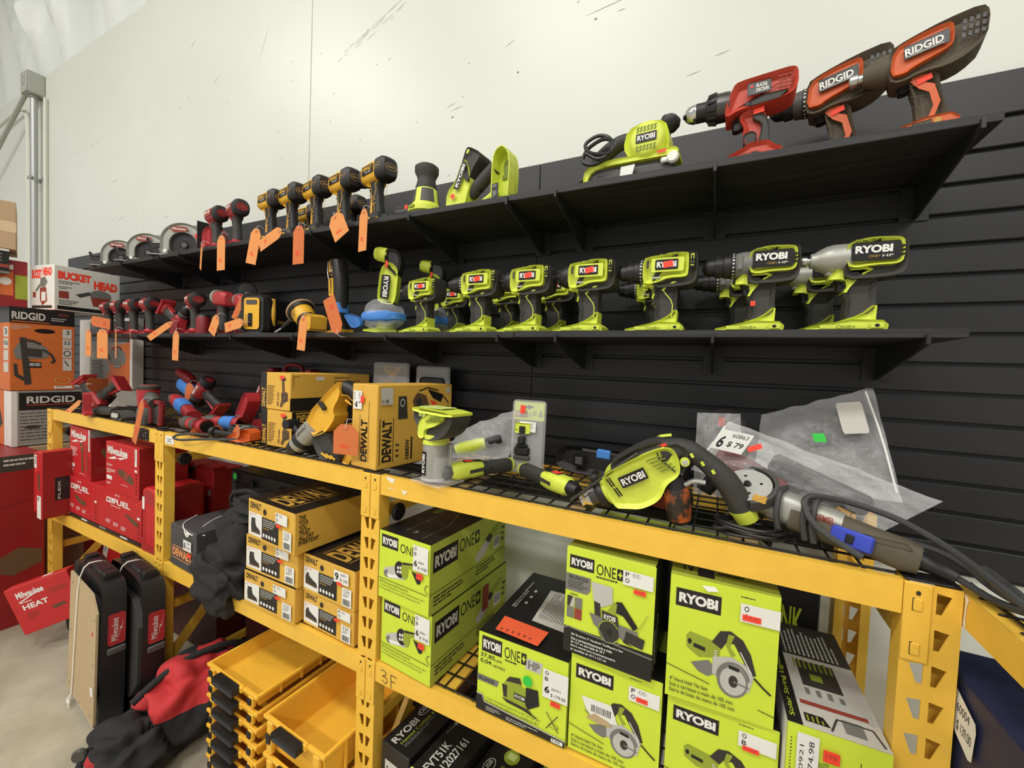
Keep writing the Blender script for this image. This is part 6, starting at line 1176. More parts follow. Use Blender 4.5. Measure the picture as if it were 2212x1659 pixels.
def lumpy(g, c_, rad, col, seed=0, amp=.15, e=2.2, n=28, m=16, colf=None, st=(1, 1, 1), floor=None):
    # soft body with cloth-like folds; st stretches the folds, floor flattens the underside
    from mathutils import noise
    cx, cy, cz = c_; rr = []
    for j in range(m + 1):
        ph = -PI / 2 + PI * j / m; ring = []
        for i in range(n):
            th = 2 * PI * i / n; x = math.cos(ph) * math.cos(th); y = math.cos(ph) * math.sin(th); z = math.sin(ph)
            f = lambda a: math.copysign(abs(a) ** (2 / e), a)
            q = Vector((x * st[0], y * st[1], z * st[2])); so = Vector((seed, seed * 2, 0))
            q += Vector((noise.noise(q * 1.3 + so), noise.noise(q * 1.3 + so * 2), noise.noise(q * 1.3 - so))) * .5
            wv = 3.2 * noise.noise(q * 1.1 + so); s1 = math.sin(5.2 * (q.z * .8 + q.x * .45 + q.y * .2) + wv); s2 = math.sin(8.5 * (q.x * .7 - q.z * .5) + 2.6 * noise.noise(q * 1.7 - so))
            d = 1 + amp * (.26 * math.copysign(abs(s1) ** .8, s1) + .13 * s2 + .75 * noise.noise(q * .75 + so) - .12)
            pz = cz + f(z) * rad[2] * d
            if floor is not None and pz < floor: pz = floor + (pz - floor) * .05
            ring.append((cx + f(x) * rad[0] * d, cy + f(y) * rad[1] * d, pz))
        rr.append(ring)
    vs = [p for r in rr for p in r]; fs = []; cl = []
    for k in range(m):
        for i in range(n):
            j = (i + 1) % n; fs.append((k * n + i, k * n + j, (k + 1) * n + j, (k + 1) * n + i)); cl.append(colf(k / m, i / n) if colf else col)
    return g.add(vs, fs, cl)
for lab, x, y, w_, sd in (('clear plastic bag wrapped in blue tape around the front right angle drill', -1.145, 1.185, .085, 3), ('clear plastic bag with blue tape around the rear right angle drill', -1.015, 1.325, .065, 8)):
    t = thing('plastic_bag', lab, 'plastic bag', (x, y, Zb), 0)
    g = G(); lumpy(g, (0, 0, .062), (w_, .045, .060), 'film', sd, .35, 2.6, 32, 20); g.build('bag', t)
    g = G(); lumpy(g, (0, 0, .060), (w_ * 1.06, .050, .022), 'tape', sd, .25, 3.4, 32, 12); g.build('blue_tape', t)
    if sd == 3:
        g = G(); g.prism(chaikin([(-.095, .06), (-.16, .078), (-.175, .068), (-.135, .02), (-.105, .018), (-.08, .03)], 1), -.035, -.020, 'tape', .004); g.build('tape_tail', t)

# ---- hanging tags, top shelf
HT = [((-2.235, 1.108, 2.080), 20, .11, .055, 'tag', -20, 'narrow orange tag seen edge on below the red saw'), ((-2.06, 1.10, 2.098), 0, .145, .062, 'tag', 0, 'orange tag hanging straight below the right red top shelf driver'),
      ((-1.80, 1.10, 2.100), 12, .14, .056, 'tag', 10, 'orange tag slanting below the leftmost yellow driver'), ((-1.525, 1.10, 2.080), 0, .140, .066, 'tagdk', 0, 'orange tag hanging straight below the third yellow driver'),
      ((-1.32, 1.10, 2.098), -28, .085, .080, 'tag', 0, 'square orange tag tilted below the fourth yellow driver'), ((-1.172, 1.10, 2.098), 2, .138, .055, 'tag', -14, 'orange tag hanging below the yellow drill with the black chuck')]
for p, a, L, W, c, tw, lab in HT: price_tag(lab, p, a, L, W, c, tw)
t = price_tag('orange tag pointing sideways between two yellow drivers', (-1.645, 1.10, 2.082), 70, .14, .05, 'tag', 0)
# lower shelf tags
HT = [((-3.45, 1.10, 1.68), 0, .15, .05, 'tag', 10, 'orange tag hanging at the left end of the lower shelf'), ((-3.26, 1.10, 1.68), 0, .16, .065, 'tag', 25, 'curled orange tag hanging second at the left end of the lower shelf'), ((-3.09, 1.10, 1.675), 0, .15, .055, 'tag', -15, 'orange tag hanging third at the left end of the lower shelf'),
      ((-2.915, 1.10, 1.66), 0, .13, .05, 'tagdk', -20, 'orange tag seen edge on under the fourth red impact driver'), ((-2.44, 1.10, 1.665), 3, .135, .058, 'tag', 0, 'orange tag hanging alone below the round backed red driver'), ((-1.485, 1.10, 1.72), 6, .125, .048, 'tag', 0, 'orange tag hanging below the tipped yellow sander')]
for p, a, L, W, c, tw, lab in HT: price_tag(lab, p, a, L, W, c, tw)
price_tag('large orange tag lying across the handles of the leftmost red drivers', (-3.40, 1.10, 1.745), -84, .24, .06, 'tagdk', 0)
price_tag('orange tag standing on end against the oscillating tool', (-1.285, 1.095, 1.675), 156, .135, .062, 'tagdk', 0)
price_tag('orange tag poking down from the leaning red drill', (-2.50, 1.10, 1.715), 52, .13, .03, 'tag', 30)
price_tag('orange tag lying among the feet of the silver headed wrenches', (-2.135, 1.125, 1.74), 30, .085, .06, 'tag', 0)
price_tag('orange tag bent wide in front of the domed silver head wrench', (-1.93, 1.12, 1.715), 80, .13, .045, 'tag', 0)
price_tag('orange tag hooked on top of the framed charger', (-1.97, 1.15, 1.835), 25, .11, .028, 'tagdk', 20)
# ================================================================== ON TOP OF THE RACK
ZR = 1.2275
# --- yellow cartons
gr = [('p', [(.68, .14), (.84, .12), (.86, .18), (.80, .2), (.82, .48), (.92, .52), (.94, .72), (.8, .80), (.72, .92), (.66, .9), (.72, .7), (.7, .55), (.74, .5), (.72, .2)], 'brownart'), ('a', .80, .66, .09, .1, .3, 'darkart', 0, 360), ('e', .79, .17, .05, .03, 'darkart')]
Fg = [r_(0, 0, .20, 1, 'blackbox'), T_(.04, .42, .12, .52, 'DEWALT', 'yellowbox', .03, 90), T_(.56, .52, .07, .38, 'XR Li-ion', 'darkart', .02, 90)] + gr + [('g', .24, .35, .25, .55, 12, 'brownart')]
for lab, z, yw, x in (('upper of two yellow grinder cartons on top of the rack', ZR + .140, -1.5, -1.565), ('lower of two yellow grinder cartons on top of the rack', ZR, 0, -1.560)):
    up = z > ZR + .01
    carton('grinder_carton', lab, 'box', (x, .985, z), (.178, .37, .138), yw, c='yellowbox', cols={'T': 'yellowbox'}, F=Fg, group='yellow grinder cartons',
        Rr=[r_(0, .66, 1, .34, 'blackbox'), r_(.28 if up else .5, .08, .1, .1, 'whitebox'), ('g', .5, .1, .3, .06, 1, 'darkart'), ('g', .5, .2, .4, .4, 8, 'brownart'), ('l', [(.03, .4), (.03, .08), (.1, .08)], .002, 'brownart')] if up else [r_(0, 0, 1, 1, 'blackbox'), T_(.05, .10, .30, .22, 'DEWALT', 'yellowbox', .04), r_(.04, .04, .36, .03, 'yellowbox'), r_(.04, .36, .36, .03, 'yellowbox'), r_(.03, .48, .4, .5, 'brownart'), r_(.05, .66, .1, .28, 'darkart'), r_(.45, .48, .5, .5, 'yellowbox'), ('g', .47, .52, .4, .4, 8, 'brownart')],
        labels=[('F', 'price_sticker', [r_(.68, .07, .14, .09, 'neon')])])
# --- inverter carton
pw = [('p', [(.42, .20), (.48, .10), (.60, .14), (.76, .60), (.74, .84), (.62, .92), (.5, .5)], 'brownart'), ('p', [(.46, .2), (.52, .16), (.66, .58), (.6, .64)], 'darkart'), ('p', [(.24, .14), (.34, .14), (.36, .42), (.24, .42)], 'darkart'), ('a', .29, .22, .03, .05, .3, 'ltart', 0, 360), ('p', [(.62, .06), (.86, .14), (.82, .24), (.7, .18)], 'blackbox'), ('p', [(.66, .2), (.74, .24), (.82, .44), (.76, .40)], 'neon'), ('l', [(.5, .08), (.62, .04), (.78, .08)], .004, 'blackbox'), ('l', [(.86, .16), (.94, .26)], .004, 'blackbox')]
t = carton('inverter_carton', 'tall yellow power inverter carton with sideways letters on top of the rack', 'box', (-1.035, .945, ZR), (.120, .34, .262), -6, c='yellowbox',
    F=[T_(.38, .42, .26, .50, 'DEWALT', 'blackbox', .04, 90), r_(.33, .36, .012, .56, 'blackbox'), r_(.68, .20, .012, .72, 'blackbox')],
    Rr=[T_(.06, .42, .11, .50, 'DEWALT', 'blackbox', .04, 90), r_(.03, .40, .008, .54, 'blackbox'), r_(.185, .40, .008, .54, 'blackbox'), T_(.34, .68, .05, .25, '1000W', 'blackbox', .03, 90), ('g', .22, .72, .05, .2, 3, 'darkart'), r_(.41, .66, .02, .28, 'blackbox'), r_(.9, .3, .05, .2, 'darkart')] + pw + [r_(.90, .04, .06, .08, 'offw')],
    labels=[('F', 'price_label', [r_(.1, .08, .34, .22, 'white'), T_(.15, .21, .12, .07, '6', 'blackbox', .03, 90), T_(.12, .1, .05, .09, '60152', 'darkart', 0, 90), T_(.32, .1, .07, .13, '$ 191', 'darkart', 0, 90)]), ('F', 'price_sticker', [r_(.40, .14, .13, .08, 'neon')]), ('R', 'condition_label', [r_(.02, .03, .14, .2, 'offw'), T_(.03, .17, .03, .04, 'O', 'darkart'), T_(.08, .17, .03, .04, 'B', 'darkart')])])
# --- red carry case behind
t = thing('carry_case', 'red plastic case with a handle standing behind the yellow grinder cartons', 'case', (-1.93, 1.38, ZR))
g = G(); g.prism(rrect(-.185, 0, .185, .265, .03), -.045, .045, 'reddk', .01, n=2); g.build('case_shell', t)
g = G(); g.tube([(-.07, 0, .262), (-.06, 0, .295), (-.03, 0, .303), (.03, 0, .303), (.06, 0, .295), (.07, 0, .262)], .010, 'reddk', 10, 1); g.build('handle', t)
for x in (-.15, .14): g = G(); g.cbox(x - .02, -.03, .262, x + .02, .03, .285, 'reddk', .006); g.build('latch', t)
# --- blister packs behind inverter
def blister(lab, loc, w_, h, rz, art, inner, tilt=0, group=None):
    t = thing('blister_pack', lab, 'blister pack', loc, (R(tilt), 0, R(rz)), group)
    g = G(); g.prism(rrect(0, 0, w_, h, .012), -.001, .001, 'clear'); g.prism(rrect(.004, .004, w_ - .004, h - .004, .012), -.010, -.001, 'clear', .004, n=1); g.build('shell', t)
    g = G(); g.cbox(.006, .0012, .006, w_ - .006, .0020, h - .006, art[0], .0003); g.art((.006, .0010, h - .006), (w_ - .012, 0, 0), (0, 0, -h + .012), art[1]); g.build('card', t)
    g = G(); inner(g); g.build('contents', t)
    return t
def inn1(g): g.lathe((.06, -.02, .02), (.06, -.02, .20), [(0, .010), (.4, .013), (.6, .024), (.8, .014), (1, .012)], 'blackp', 16); g.lathe((.06, -.02, .2), (.06, -.02, .215), [(0, .02), (1, .012)], 'steel', 16)
t = blister('blister pack with a yellow triangular header behind the yellow inverter carton', (-1.36, 1.36, ZR + .02), .20, .315, 0, ('blackbox', [('p', [(.25, .04), (.75, .04), (.72, .12), (.52, .2), (.3, .12)], 'yellowbox'), T_(.34, .055, .32, .04, 'DEWALT', 'blackbox', .03), T_(.1, .22, .5, .06, 'DEWALT', 'goldtxt', .02)]), inn1)
def inn2(g): g.prism(rrect(.03, .05, .15, .26, .02), -.02, -.004, 'blackg', .004); g.cbox(.05, -.024, .15, .12, -.018, .2, 'steel', .002)
t = blister('dark blister pack right of the yellow headed one behind the inverter carton', (-1.13, 1.37, ZR + .02), .17, .305, 0, ('blackbox', [('a', .5, .08, .1, .03, .4, 'greyart', 0, 360), ('g', .2, .8, .6, .1, 3, 'greyart')]), inn2)
# --- rotary hammer
t = thing('rotary_hammer', 'yellow, grey and black rotary hammer leaning against the inverter carton', 'power tool', (-1.285, .975, ZR), (0, R(-44), R(6)))
g = G(); g.push(TR(.02, 0, .045))
g.lathe((-.075, 0, 0), (-.03, 0, 0), [(0, .018), (.3, .030), (.8, .034), (1, .034)], 'blackp', 26); g.pop(); o = g.build('chuck', t)
g = G(); g.push(TR(.02, 0, .045)); g.lathe((-.03, 0, 0), (-.008, 0, 0), [(0, .034), (1, .036)], 'silver', 26); g.lathe((-.008, 0, 0), (.012, 0, 0), [(0, .038), (1, .038)], 'blackp', 26); g.lathe((.012, 0, 0), (.085, 0, 0), [(0, .036), (.3, .038), (1, .036)], 'silver', 26); g.art((.02, -.0385, .015), (.06, 0, 0), (0, 0, -.022), [T_(0, .1, 1, .5, 'DEWALT', 'darkart', .02)]); g.pop(); g.build('gear_case', t)
g = G(); g.push(TR(.02, 0, .045)); g.cyl((-.0, .0, .03), (-.0, 0, .065), .012, 'blackp'); g.lathe((-.0, .02, .075), (-.0, -.03, .075), [(0, .014), (.5, .018), (1, .016)], 'blackp', 16); g.pop(); g.build('side_clamp', t)
g = G(); g.push(TR(.02, 0, .045)); g.prism(chaikin([(.07, -.036), (.09, .036), (.27, .036), (.285, .02), (.25, -.01), (.20, -.022), (.19, -.05), (.13, -.06), (.10, -.05)], 1), -.032, .032, 'yellow', .010, n=2); g.cbox(.165, -.034, .0, .178, .034, .037, 'blackp', .002); g.pop(); g.build('housing', t)
g = G(); g.push(TR(.02, 0, .045)); g.prism(chaikin([(.06, -.03), (.13, -.05), (.115, -.16), (.09, -.185), (.055, -.17), (.045, -.10)], 1), -.032, .032, 'rubber', .012, n=2)
for i in range(3): g.prism([(.060 + i * .012, -.10 - i * .015), (.068 + i * .012, -.10 - i * .015), (.078 + i * .010, -.13 - i * .012), (.070 + i * .010, -.13 - i * .012)], -.0328, -.031, 'yellow')
g.pop(); g.build('motor_case', t)
g = G(); g.push(TR(.02, 0, .045)); g.tube([(.265, 0, .02), (.290, 0, -.02), (.275, 0, -.08), (.245, 0, -.135)], [.022, .024, .026, .026, .024, .023, .022, .022, .021, .021, .022], 'blackp', 16, 2); g.art((.25, -.0265, .02), (.05, 0, 0), (0, 0, -.13), [('l', [(.2, .05), (.1, .2), (.5, .35), (.6, .6)], .0022, 'yellow'), ('p', [(.1, .4), (.25, .38), (.4, .6), (.3, .62)], 'yellow')], off=.001); g.pop(); g.build('rear_handle', t)
g = G(); g.push(TR(.02, 0, .045)); g.prism([(.205, -.125), (.265, -.135), (.262, -.165), (.12, -.20), (.11, -.175), (.2, -.15)], -.030, .030, 'yellow', .004); g.pop(); g.build('battery_mount', t)
price_tag('large dark orange tag hung on the rotary hammer', (-1.015, .905, 1.352), 0, .082, .088, 'tagdk', 12)
# --- trim router
t = thing('trim_router', 'lime and grey trim router standing on a clear square base', 'power tool', (-.695, .945, ZR), (0, R(0), R(-10)))
g = G(); g.cbox(-.06, -.05, 0, .06, .05, .007, 'clear', .003); g.build('clear_base', t)
g = G(); g.lathe((-.012, 0, .007), (-.012, 0, .014), [(0, .038), (1, .036)], 'greylt', 30); g.lathe((-.012, 0, .014), (-.012, 0, .11), [(0, .033), (.1, .0345), (1, .0345)], 'silver', 30); g.cbox(-.008, .02, .014, .03, .03, .11, 'silver', .003); g.build('motor_sleeve', t)
g = G(); g.prism(rrect(-.026, .022, -.010, .088, .002), -.0365, -.0335, 'blackg', .0006, n=1); g.art((-.0245, -.0366, .084), (.013, 0, 0), (0, 0, -.058), [T_(.1, .05, .8, .9, 'RYOBI', 'white', .035, 90)]); g.build('badge', t)
g = G(); g.lathe((.022, .0, .008), (.022, .0, .075), [(0, .030), (1, .027)], 'clear', 24); g.build('dust_chute', t)
g = G(); g.lathe((-.012, 0, .108), (-.012, 0, .135), [(0, .036), (1, .034)], 'lime', 28); g.prism(chaikin([(-.048, .125), (.014, .120), (.060, .142), (.085, .175), (.088, .200), (-.065, .204), (-.066, .175), (-.05, .16)], 1), -.036, .036, 'rubber', .010, n=2)
g.prism(chaikin([(-.046, .126), (-.02, .124), (-.022, .150), (.02, .162), (.05, .180), (.05, .196), (-.02, .192), (-.045, .165)], 1), -.0375, .0375, 'lime', .003, n=1)
for i in range(3): g.prism([(-.015 + i * .008, .172 + i * .006), (.045, .178 + i * .006), (.046, .181 + i * .006), (-.015 + i * .008, .175 + i * .006)], -.0388, -.037, 'limedk')
g.build('housing', t)
g = G(); g.prism(chaikin([(-.068, .196), (.088, .192), (.090, .205), (-.068, .212)], 1), -.040, .040, 'lime', .006, n=2); g.cbox(-.05, -.028, .2105, .04, .028, .2125, 'limepale', .0005); g.prism(rrect(-.040, .186, -.016, .196, .003), -.0400, -.037, 'limepale'); txt(g, -.037, .188, .018, .006, 'HZR', 'limedk', -.0401, .03); g.build('top_rim', t)
# --- bagged angle tool
t = thing('plastic_bag', 'clear plastic bag holding a lime angle tool behind the trim router', 'plastic bag', (0, 0, 0))
g = G(); pouch(g, [(-.83, 1.10, ZR + .02), (-.60, 1.20, ZR + .03), (-.585, 1.26, ZR + .20), (-.80, 1.24, ZR + .11)], .030, seed=4, noise=.010); g.build('bag', t)
g = G(); pouch(g, [(-.86, 1.04, ZR + .012), (-.62, 1.16, ZR + .012), (-.60, 1.27, ZR + .06), (-.83, 1.18, ZR + .05)], .022, seed=9, noise=.008); g.build('bag_bottom', t)
t = thing('angle_tool', 'small lime and black angle tool lying inside the clear bag', 'power tool', (-.745, 1.16, ZR + .055), (0, R(-18), R(22)))
g = G(); g.lathe((-.03, 0, 0), (.075, 0, 0), [(0, .020), (.2, .024), (.8, .022), (1, .018)], 'lime', 20); g.build('body', t)
g = G(); g.lathe((-.065, 0, -.004), (-.028, 0, 0), [(0, .012), (.5, .018), (1, .021)], 'blackp', 18); g.cyl((-.06, 0, -.03), (-.06, 0, .012), .012, 'dsteel'); g.build('head', t)
g = G(); g.lathe((.073, 0, 0), (.13, 0, 0), [(0, .018), (.8, .020), (1, .014)], 'blackp', 18); g.build('grip', t)
# --- ratchets
def ratchet(lab, loc, rot):
    t = thing('cordless_ratchet', lab, 'power tool', loc, rot, 'lime cordless ratchets on the wire deck')
    g = G(); g.lathe((-.11, 0, 0), (-.08, 0, 0), [(0, .012), (.3, .018), (1, .020)], 'blackp', 20); g.cyl((-.10, 0, -.022), (-.10, 0, .012), .011, 'blackp'); g.build('head', t)
    g = G(); g.loftx([(-.082, 0, 0, .019, .018), (-.07, 0, 0, .025, .024), (-.01, 0, 0, .026, .025), (.02, 0, 0, .022, .021)], 'lime', 2.8, 22); g.build('housing', t)
    g = G(); g.loftx([(.015, 0, 0, .0225, .0215), (.05, 0, 0, .021, .020), (.12, 0, 0, .022, .021), (.128, 0, 0, .018, .018)], 'rubber', 2.6, 22)
    for sd in (-1, 1): g.prism([(-.03, -.006), (.03, .0), (.05, .006), (.04, .01), (.02, .008), (-.03, .004)], sd * .0255 - .001, sd * .0255 + .001, 'rubber')
    g.cbox(-.04, -.010, .0235, .02, .010, .0265, 'blackp', .002); g.build('grip', t)
    g = G(); g.lathe((.124, 0, 0), (.132, 0, 0), [(0, .0225), (1, .020)], 'lime', 22); g.build('end_ring', t)
    g = G(); g.cbox(-.036, -.0095, .0262, -.012, .0095, .0278, 'neon', .0003); g.build('price_sticker', t)
    return t
ratchet('lime cordless ratchet lying diagonally next to the trim router', (-.630, 1.04, ZR + .0275), (0, 0, R(62)))
t = ratchet('lime cordless screwdriver lying left of the large corded drill chuck', (-.395, 1.055, ZR + .0275), (0, R(0), R(150)))
# --- blister pack
Ab = [r_(0, 0, 1, .26, 'limebox'), r_(0, .26, 1, .74, 'blackbox'), r_(0, .9, 1, .1, 'limepale'), ('p', [(.36, .06), (.44, .06), (.46, .045), (.54, .045), (.56, .06), (.64, .06), (.64, .08), (.56, .085), (.54, .1), (.46, .1), (.44, .085), (.36, .085)], 'blackbox'), r_(.04, .14, .4, .085, 'redart'), T_(.08, .155, .32, .05, 'RYOBI', 'white', .04), r_(.46, .14, .14, .085, 'limepale'), T_(.5, .155, .06, .05, '2', 'darkart', .02), ('g', .62, .13, .14, .07, 3, 'darkart'), ('p', [(.8, .2), (.88, .1), (.96, .2)], 'greyart'), ('g', .1, .93, .8, .04, 1, 'darkart')]
def inn3(g):
    g.prism(rrect(.016, .128, .066, .160, .005), -.016, -.003, 'lime', .003); g.cbox(.032, -.022, .128, .050, -.012, .150, 'blackp', .002)
    g.lathe((.022, -.0165, .138), (.022, -.0175, .138), [(0, .002), (1, .002)], 'blackp', 8)
    g.cbox(.016, -.018, .060, .066, -.003, .085, 'blackp', .004); g.cbox(.022, -.022, .085, .060, -.004, .095, 'blackp', .004); g.cbox(.030, -.026, .095, .052, -.006, .118, 'blackp', .003); g.cbox(.014, -.014, .045, .068, -.003, .058, 'greydk', .003)
    for i in range(4): g.cbox(.016 + i * .014, -.005, .018, .024 + i * .014, -.002, .030, 'limedk', .001)
t = blister('clear blister pack with lime header standing upright on the wire deck', (-.578, 1.170, ZR), .112, .232, 4, ('limebox', Ab), inn3, -2)
t.scale = (1, 1, 1)
g = G(); g.art((.030, -.0115, .165), (.054, 0, 0), (0, 0, -.032), [r_(0, 0, 1, 1, 'white'), T_(.08, .2, .2, .6, '6', 'blackbox', .03), T_(.4, .15, .4, .2, '60928', 'darkart', 0), ('g', .4, .5, .5, .3, 2, 'greyart')]); g.build('price_label', t)
g = G(); g.art((.030, -.0112, .215), (.016, 0, 0), (0, 0, -.025), [r_(0, 0, 1, 1, 'neon')]); g.build('price_sticker', t)
# --- black tool case behind
t = thing('tool_case', 'long black soft cornered case behind the blister pack and drill', 'case', (-.46, 1.27, ZR), R(-2))
g = G(); g.prism(chaikin([(0, 0), (.40, 0), (.40, .06), (.34, .085), (.04, .095), (.0, .07)], 2), 0, .09, 'blackp', .018, n=2); g.build('case_shell', t)
g = G(); g.cbox(.06, -.006, .025, .10, .002, .065, 'blackg', .004); g.cbox(.068, -.009, .033, .092, -.005, .057, 'greydk', .002); g.build('latch', t)
# --- lime and black long tool behind the drill
t = thing('hedge_trimmer', 'lime and black long tool lying behind the corded drill', 'power tool', (-.225, 1.16, ZR + .075), (0, R(-16), R(6)), scale=.85)
g = G(); g.prism(chaikin([(0, -.035), (.05, -.04), (.09, -.02), (.10, .02), (.05, .035), (.01, .02)], 1), -.03, .03, 'lime', .008); g.build('housing', t)
g = G(); g.tube([(.06, 0, .02), (.12, 0, .055), (.20, 0, .045), (.24, 0, .0)], .012, 'blackp', 10, 2); g.tube([(.05, .012, .025), (.13, .012, .065), (.17, .012, .062)], .007, 'lime', 8, 1); g.tube([(.08, 0, -.01), (.15, -.01, .02), (.19, -.01, .0)], .010, 'lime', 8, 1); g.build('handle', t)
g = G(); g.push(TR(0, 0, 0, 0, R(20), 0)); g.cbox(-.135, -.006, .020, .02, .006, .030, 'dsteel', .002); g.pop(); g.build('blade', t)
g = G(); g.push(TR(0, 0, 0, 0, R(20), 0)); g.cbox(-.085, -.012, .008, -.04, .010, .036, 'tape', .003); g.pop(); g.build('blue_tape', t)
# --- corded hammer drill
t = thing('corded_drill', 'large lime corded hammer drill with black handle lying on the deck edge', 'power tool', (-.160, .965, ZR + .087), (R(8), R(-31), R(2)), scale=1.0)
g = G(); g.prism(chaikin([(-.062, -.034), (-.060, .036), (-.040, .046), (.03, .050), (.100, .048), (.116, .030), (.112, .0), (.098, -.022), (.066, -.028), (.042, -.050), (.020, -.057), (-.012, -.057), (-.040, -.044)], 2), -.036, .036, 'lime', .009, n=3)
for i in range(5): g.prism([(.052 + i * .004, .036 - i * .008), (.088 + i * .003, .034 - i * .008), (.089 + i * .003, .0315 - i * .008), (.053 + i * .004, .0335 - i * .008)], -.0368, -.0345, 'limedk')
for a in (-.014, .012):
    g.prism([(-.040 + (a > 0) * -.004, a), (-.037 + (a > 0) * -.004, a), (-.040 + (a > 0) * -.004, a + .022), (-.043 + (a > 0) * -.004, a + .022)], -.0372, -.0345, 'blackp'); g.prism([(-.034 + (a > 0) * -.004, a), (-.031 + (a > 0) * -.004, a), (-.034 + (a > 0) * -.004, a + .022), (-.037 + (a > 0) * -.004, a + .022)], -.0372, -.0345, 'blackp')
g.build('housing', t)
g = G(); g.prism(chaikin([(-.030, .042), (-.022, .060), (.06, .066), (.10, .058), (.09, .046), (.02, .048)], 1), -.026, .026, 'rubber', .008); g.build('top_pad', t)
g = G(); g.prism(rrect(-.022, .0, .040, .026, .002), -.0378, -.0350, 'blackg', .0005, n=1); txt(g, -.018, .005, .054, .016, 'RYOBI', 'white', -.0379, .035); g.build('badge', t)
g = G(); g.lathe((-.060, 0, .0), (-.072, 0, .0), [(0, .032), (.5, .034), (1, .031)], 'lime', 28); g.build('front_ring', t)
g = G(); g.lathe((-.070, 0, .0), (-.088, 0, .0), [(0, .034), (.2, .0365), (.8, .0365), (1, .034)], 'blackp', 28); g.cbox(-.088, -.02, .03, -.066, .02, .050, 'blackp', .006); g.build('side_handle_clamp', t)
g = G(); g.cyl((-.150, -.028, .020), (.045, -.030, .058), .0036, 'dsteel', 10); g.build('depth_rod', t)
g = G(); g.lathe((-.086, 0, .0), (-.108, 0, .0), [(0, .026), (1, .026)], 'dsteel', 28); o = g.build('chuck', t)
g = G(); g.lathe((-.108, 0, .0), (-.136, 0, .0), [(0, .026), (.5, .0225), (.55, .021), (.9, .019), (1, .010)], 'chrome', 28)
for i in range(3): a = 2 * PI * i / 3; g.cyl((-.118, math.cos(a) * .021, math.sin(a) * .021), (-.122, math.cos(a) * .0225, math.sin(a) * .0225), .003, 'blackp', 8)
g.build('chuck_sleeve', o)
g = G(); g.tube([(.085, 0, .03), (.135, 0, .018), (.160, 0, -.03), (.175, 0, -.085), (.172, 0, -.150)], [.03, .031, .030, .028, .026, .024, .023, .022, .021, .021, .022, .023, .024, .025], 'rubber', 18, 2)
g.prism(chaikin([(.07, .045), (.12, .045), (.14, .02), (.12, -.01), (.10, -.03)], 1), -.030, .030, 'rubber', .01)
for i in range(3): g.art((.138 + i * .010, -.031 + i * .003, .012 - i * .025), (.006, 0, 0), (0, 0, -.010), [r_(0, 0, 1, 1, 'lime')], off=.001)
g.build('rear_handle', t)
g = G(); g.lathe((.122, -.030, .000), (.122, -.036, .000), [(0, .010), (1, .009)], 'lime', 18); g.lathe((.122, -.036, .000), (.122, -.0375, .000), [(0, .006), (1, .005)], 'ltart', 18); g.build('pivot_button', t)
g = G(); g.tube([(.085, -.012, -.020), (.092, -.014, -.052), (.115, -.014, -.048), (.135, -.014, -.062)], .0055, 'silver', 8, 2); g.build('trigger', t)
g = G(); g.lathe((.172, 0, -.145), (.170, 0, -.172), [(0, .026), (1, .022)], 'lime', 20); g.build('cord_collar', t)
g = G(); g.tube([(.170, 0, -.170), (.168, 0, -.20), (.185, .0, -.235)], [.012, .011, .010, .009, .008, .007, .006], 'blackp', 10, 2); g.build('cord_guard', t)
stick(t, .098, .048, .018, .008, -.0225, -15)
# --- red/black battery tool and worn orange grip below the drill
t = thing('screw_gun', 'small red and black tool tucked under the corded drill', 'power tool', (-.10, 1.06, ZR + .03), R(-20))
g = G(); g.prism(chaikin([(-.06, -.028), (.05, -.028), (.06, .0), (.05, .03), (-.04, .032), (-.065, .0)], 1), -.028, .028, 'blackp', .01); g.prism([(-.02, -.02), (.03, -.02), (.03, .01), (-.02, .012)], -.030, -.027, 'redart'); g.build('body', t)
g = G(); g.prism([(-.045, -.015), (-.02, -.02), (-.018, .004), (-.042, .006)], -.034, -.026, 'neon', .002); g.build('switch', t)
t = thing('worn_motor', 'worn orange brown cylindrical tool body standing at the deck edge', 'power tool', (-.058, .985, ZR + .004), (R(14), R(-8), 0))
g = G(); g.lathe((0, 0, .008), (0, 0, .085), [(0, .024), (.15, .026), (.8, .027), (1, .022)], 'wornorange', 28); g.build('body', t)
g = G(); g.lathe((0, 0, .0), (0, 0, .009), [(0, .020), (.6, .0245), (1, .0245)], 'blackp', 28); g.build('end_cap', t)
g = G(); g.lathe((0, 0, .083), (0, 0, .110), [(0, .022), (1, .014)], 'blackp', 20); g.build('neck', t)
# --- corded angle grinder
t = thing('angle_grinder', 'dusty grey corded angle grinder with blue switch lying on the deck', 'power tool', (.172, 1.005, ZR + .052), (R(-6), R(8), R(-19)), scale=1.0)
g = G(); g.loftx([(-.06, 0, .006, .030, .034), (-.02, 0, .006, .032, .033), (.03, 0, .004, .031, .031), (.06, 0, .002, .029, .030)], 'silver', 3, 24); g.loftx([(-.02, -.004, -.006, .0325, .026), (.03, -.004, -.006, .0320, .026), (.07, -.003, -.006, .030, .026)], 'dirty', 3, 24); g.build('motor_case', t)
g = G(); g.loftx([(.055, 0, .0, .029, .029), (.11, 0, -.002, .027, .027), (.150, 0, -.004, .028, .028), (.170, 0, -.004, .024, .024)], 'dirty', 3, 24); g.prism([(.09, .012), (.15, .020), (.158, .012), (.10, .004)], -.0285, -.026, 'dirty', .001); g.build('handle', t)
g = G(); g.cbox(.045, -.036, -.020, .110, -.026, .012, 'blue', .004); g.cbox(.070, -.039, -.012, .082, -.034, .004, 'blackp', .001); g.cbox(.0, -.036, .006, .012, -.030, .022, 'blue', .002); g.build('switch', t)
g = G(); g.loftx([(-.105, 0, .0, .024, .024), (-.085, 0, .004, .030, .032), (-.058, 0, .006, .030, .033)], 'steel', 3, 22); g.build('gear_head', t)
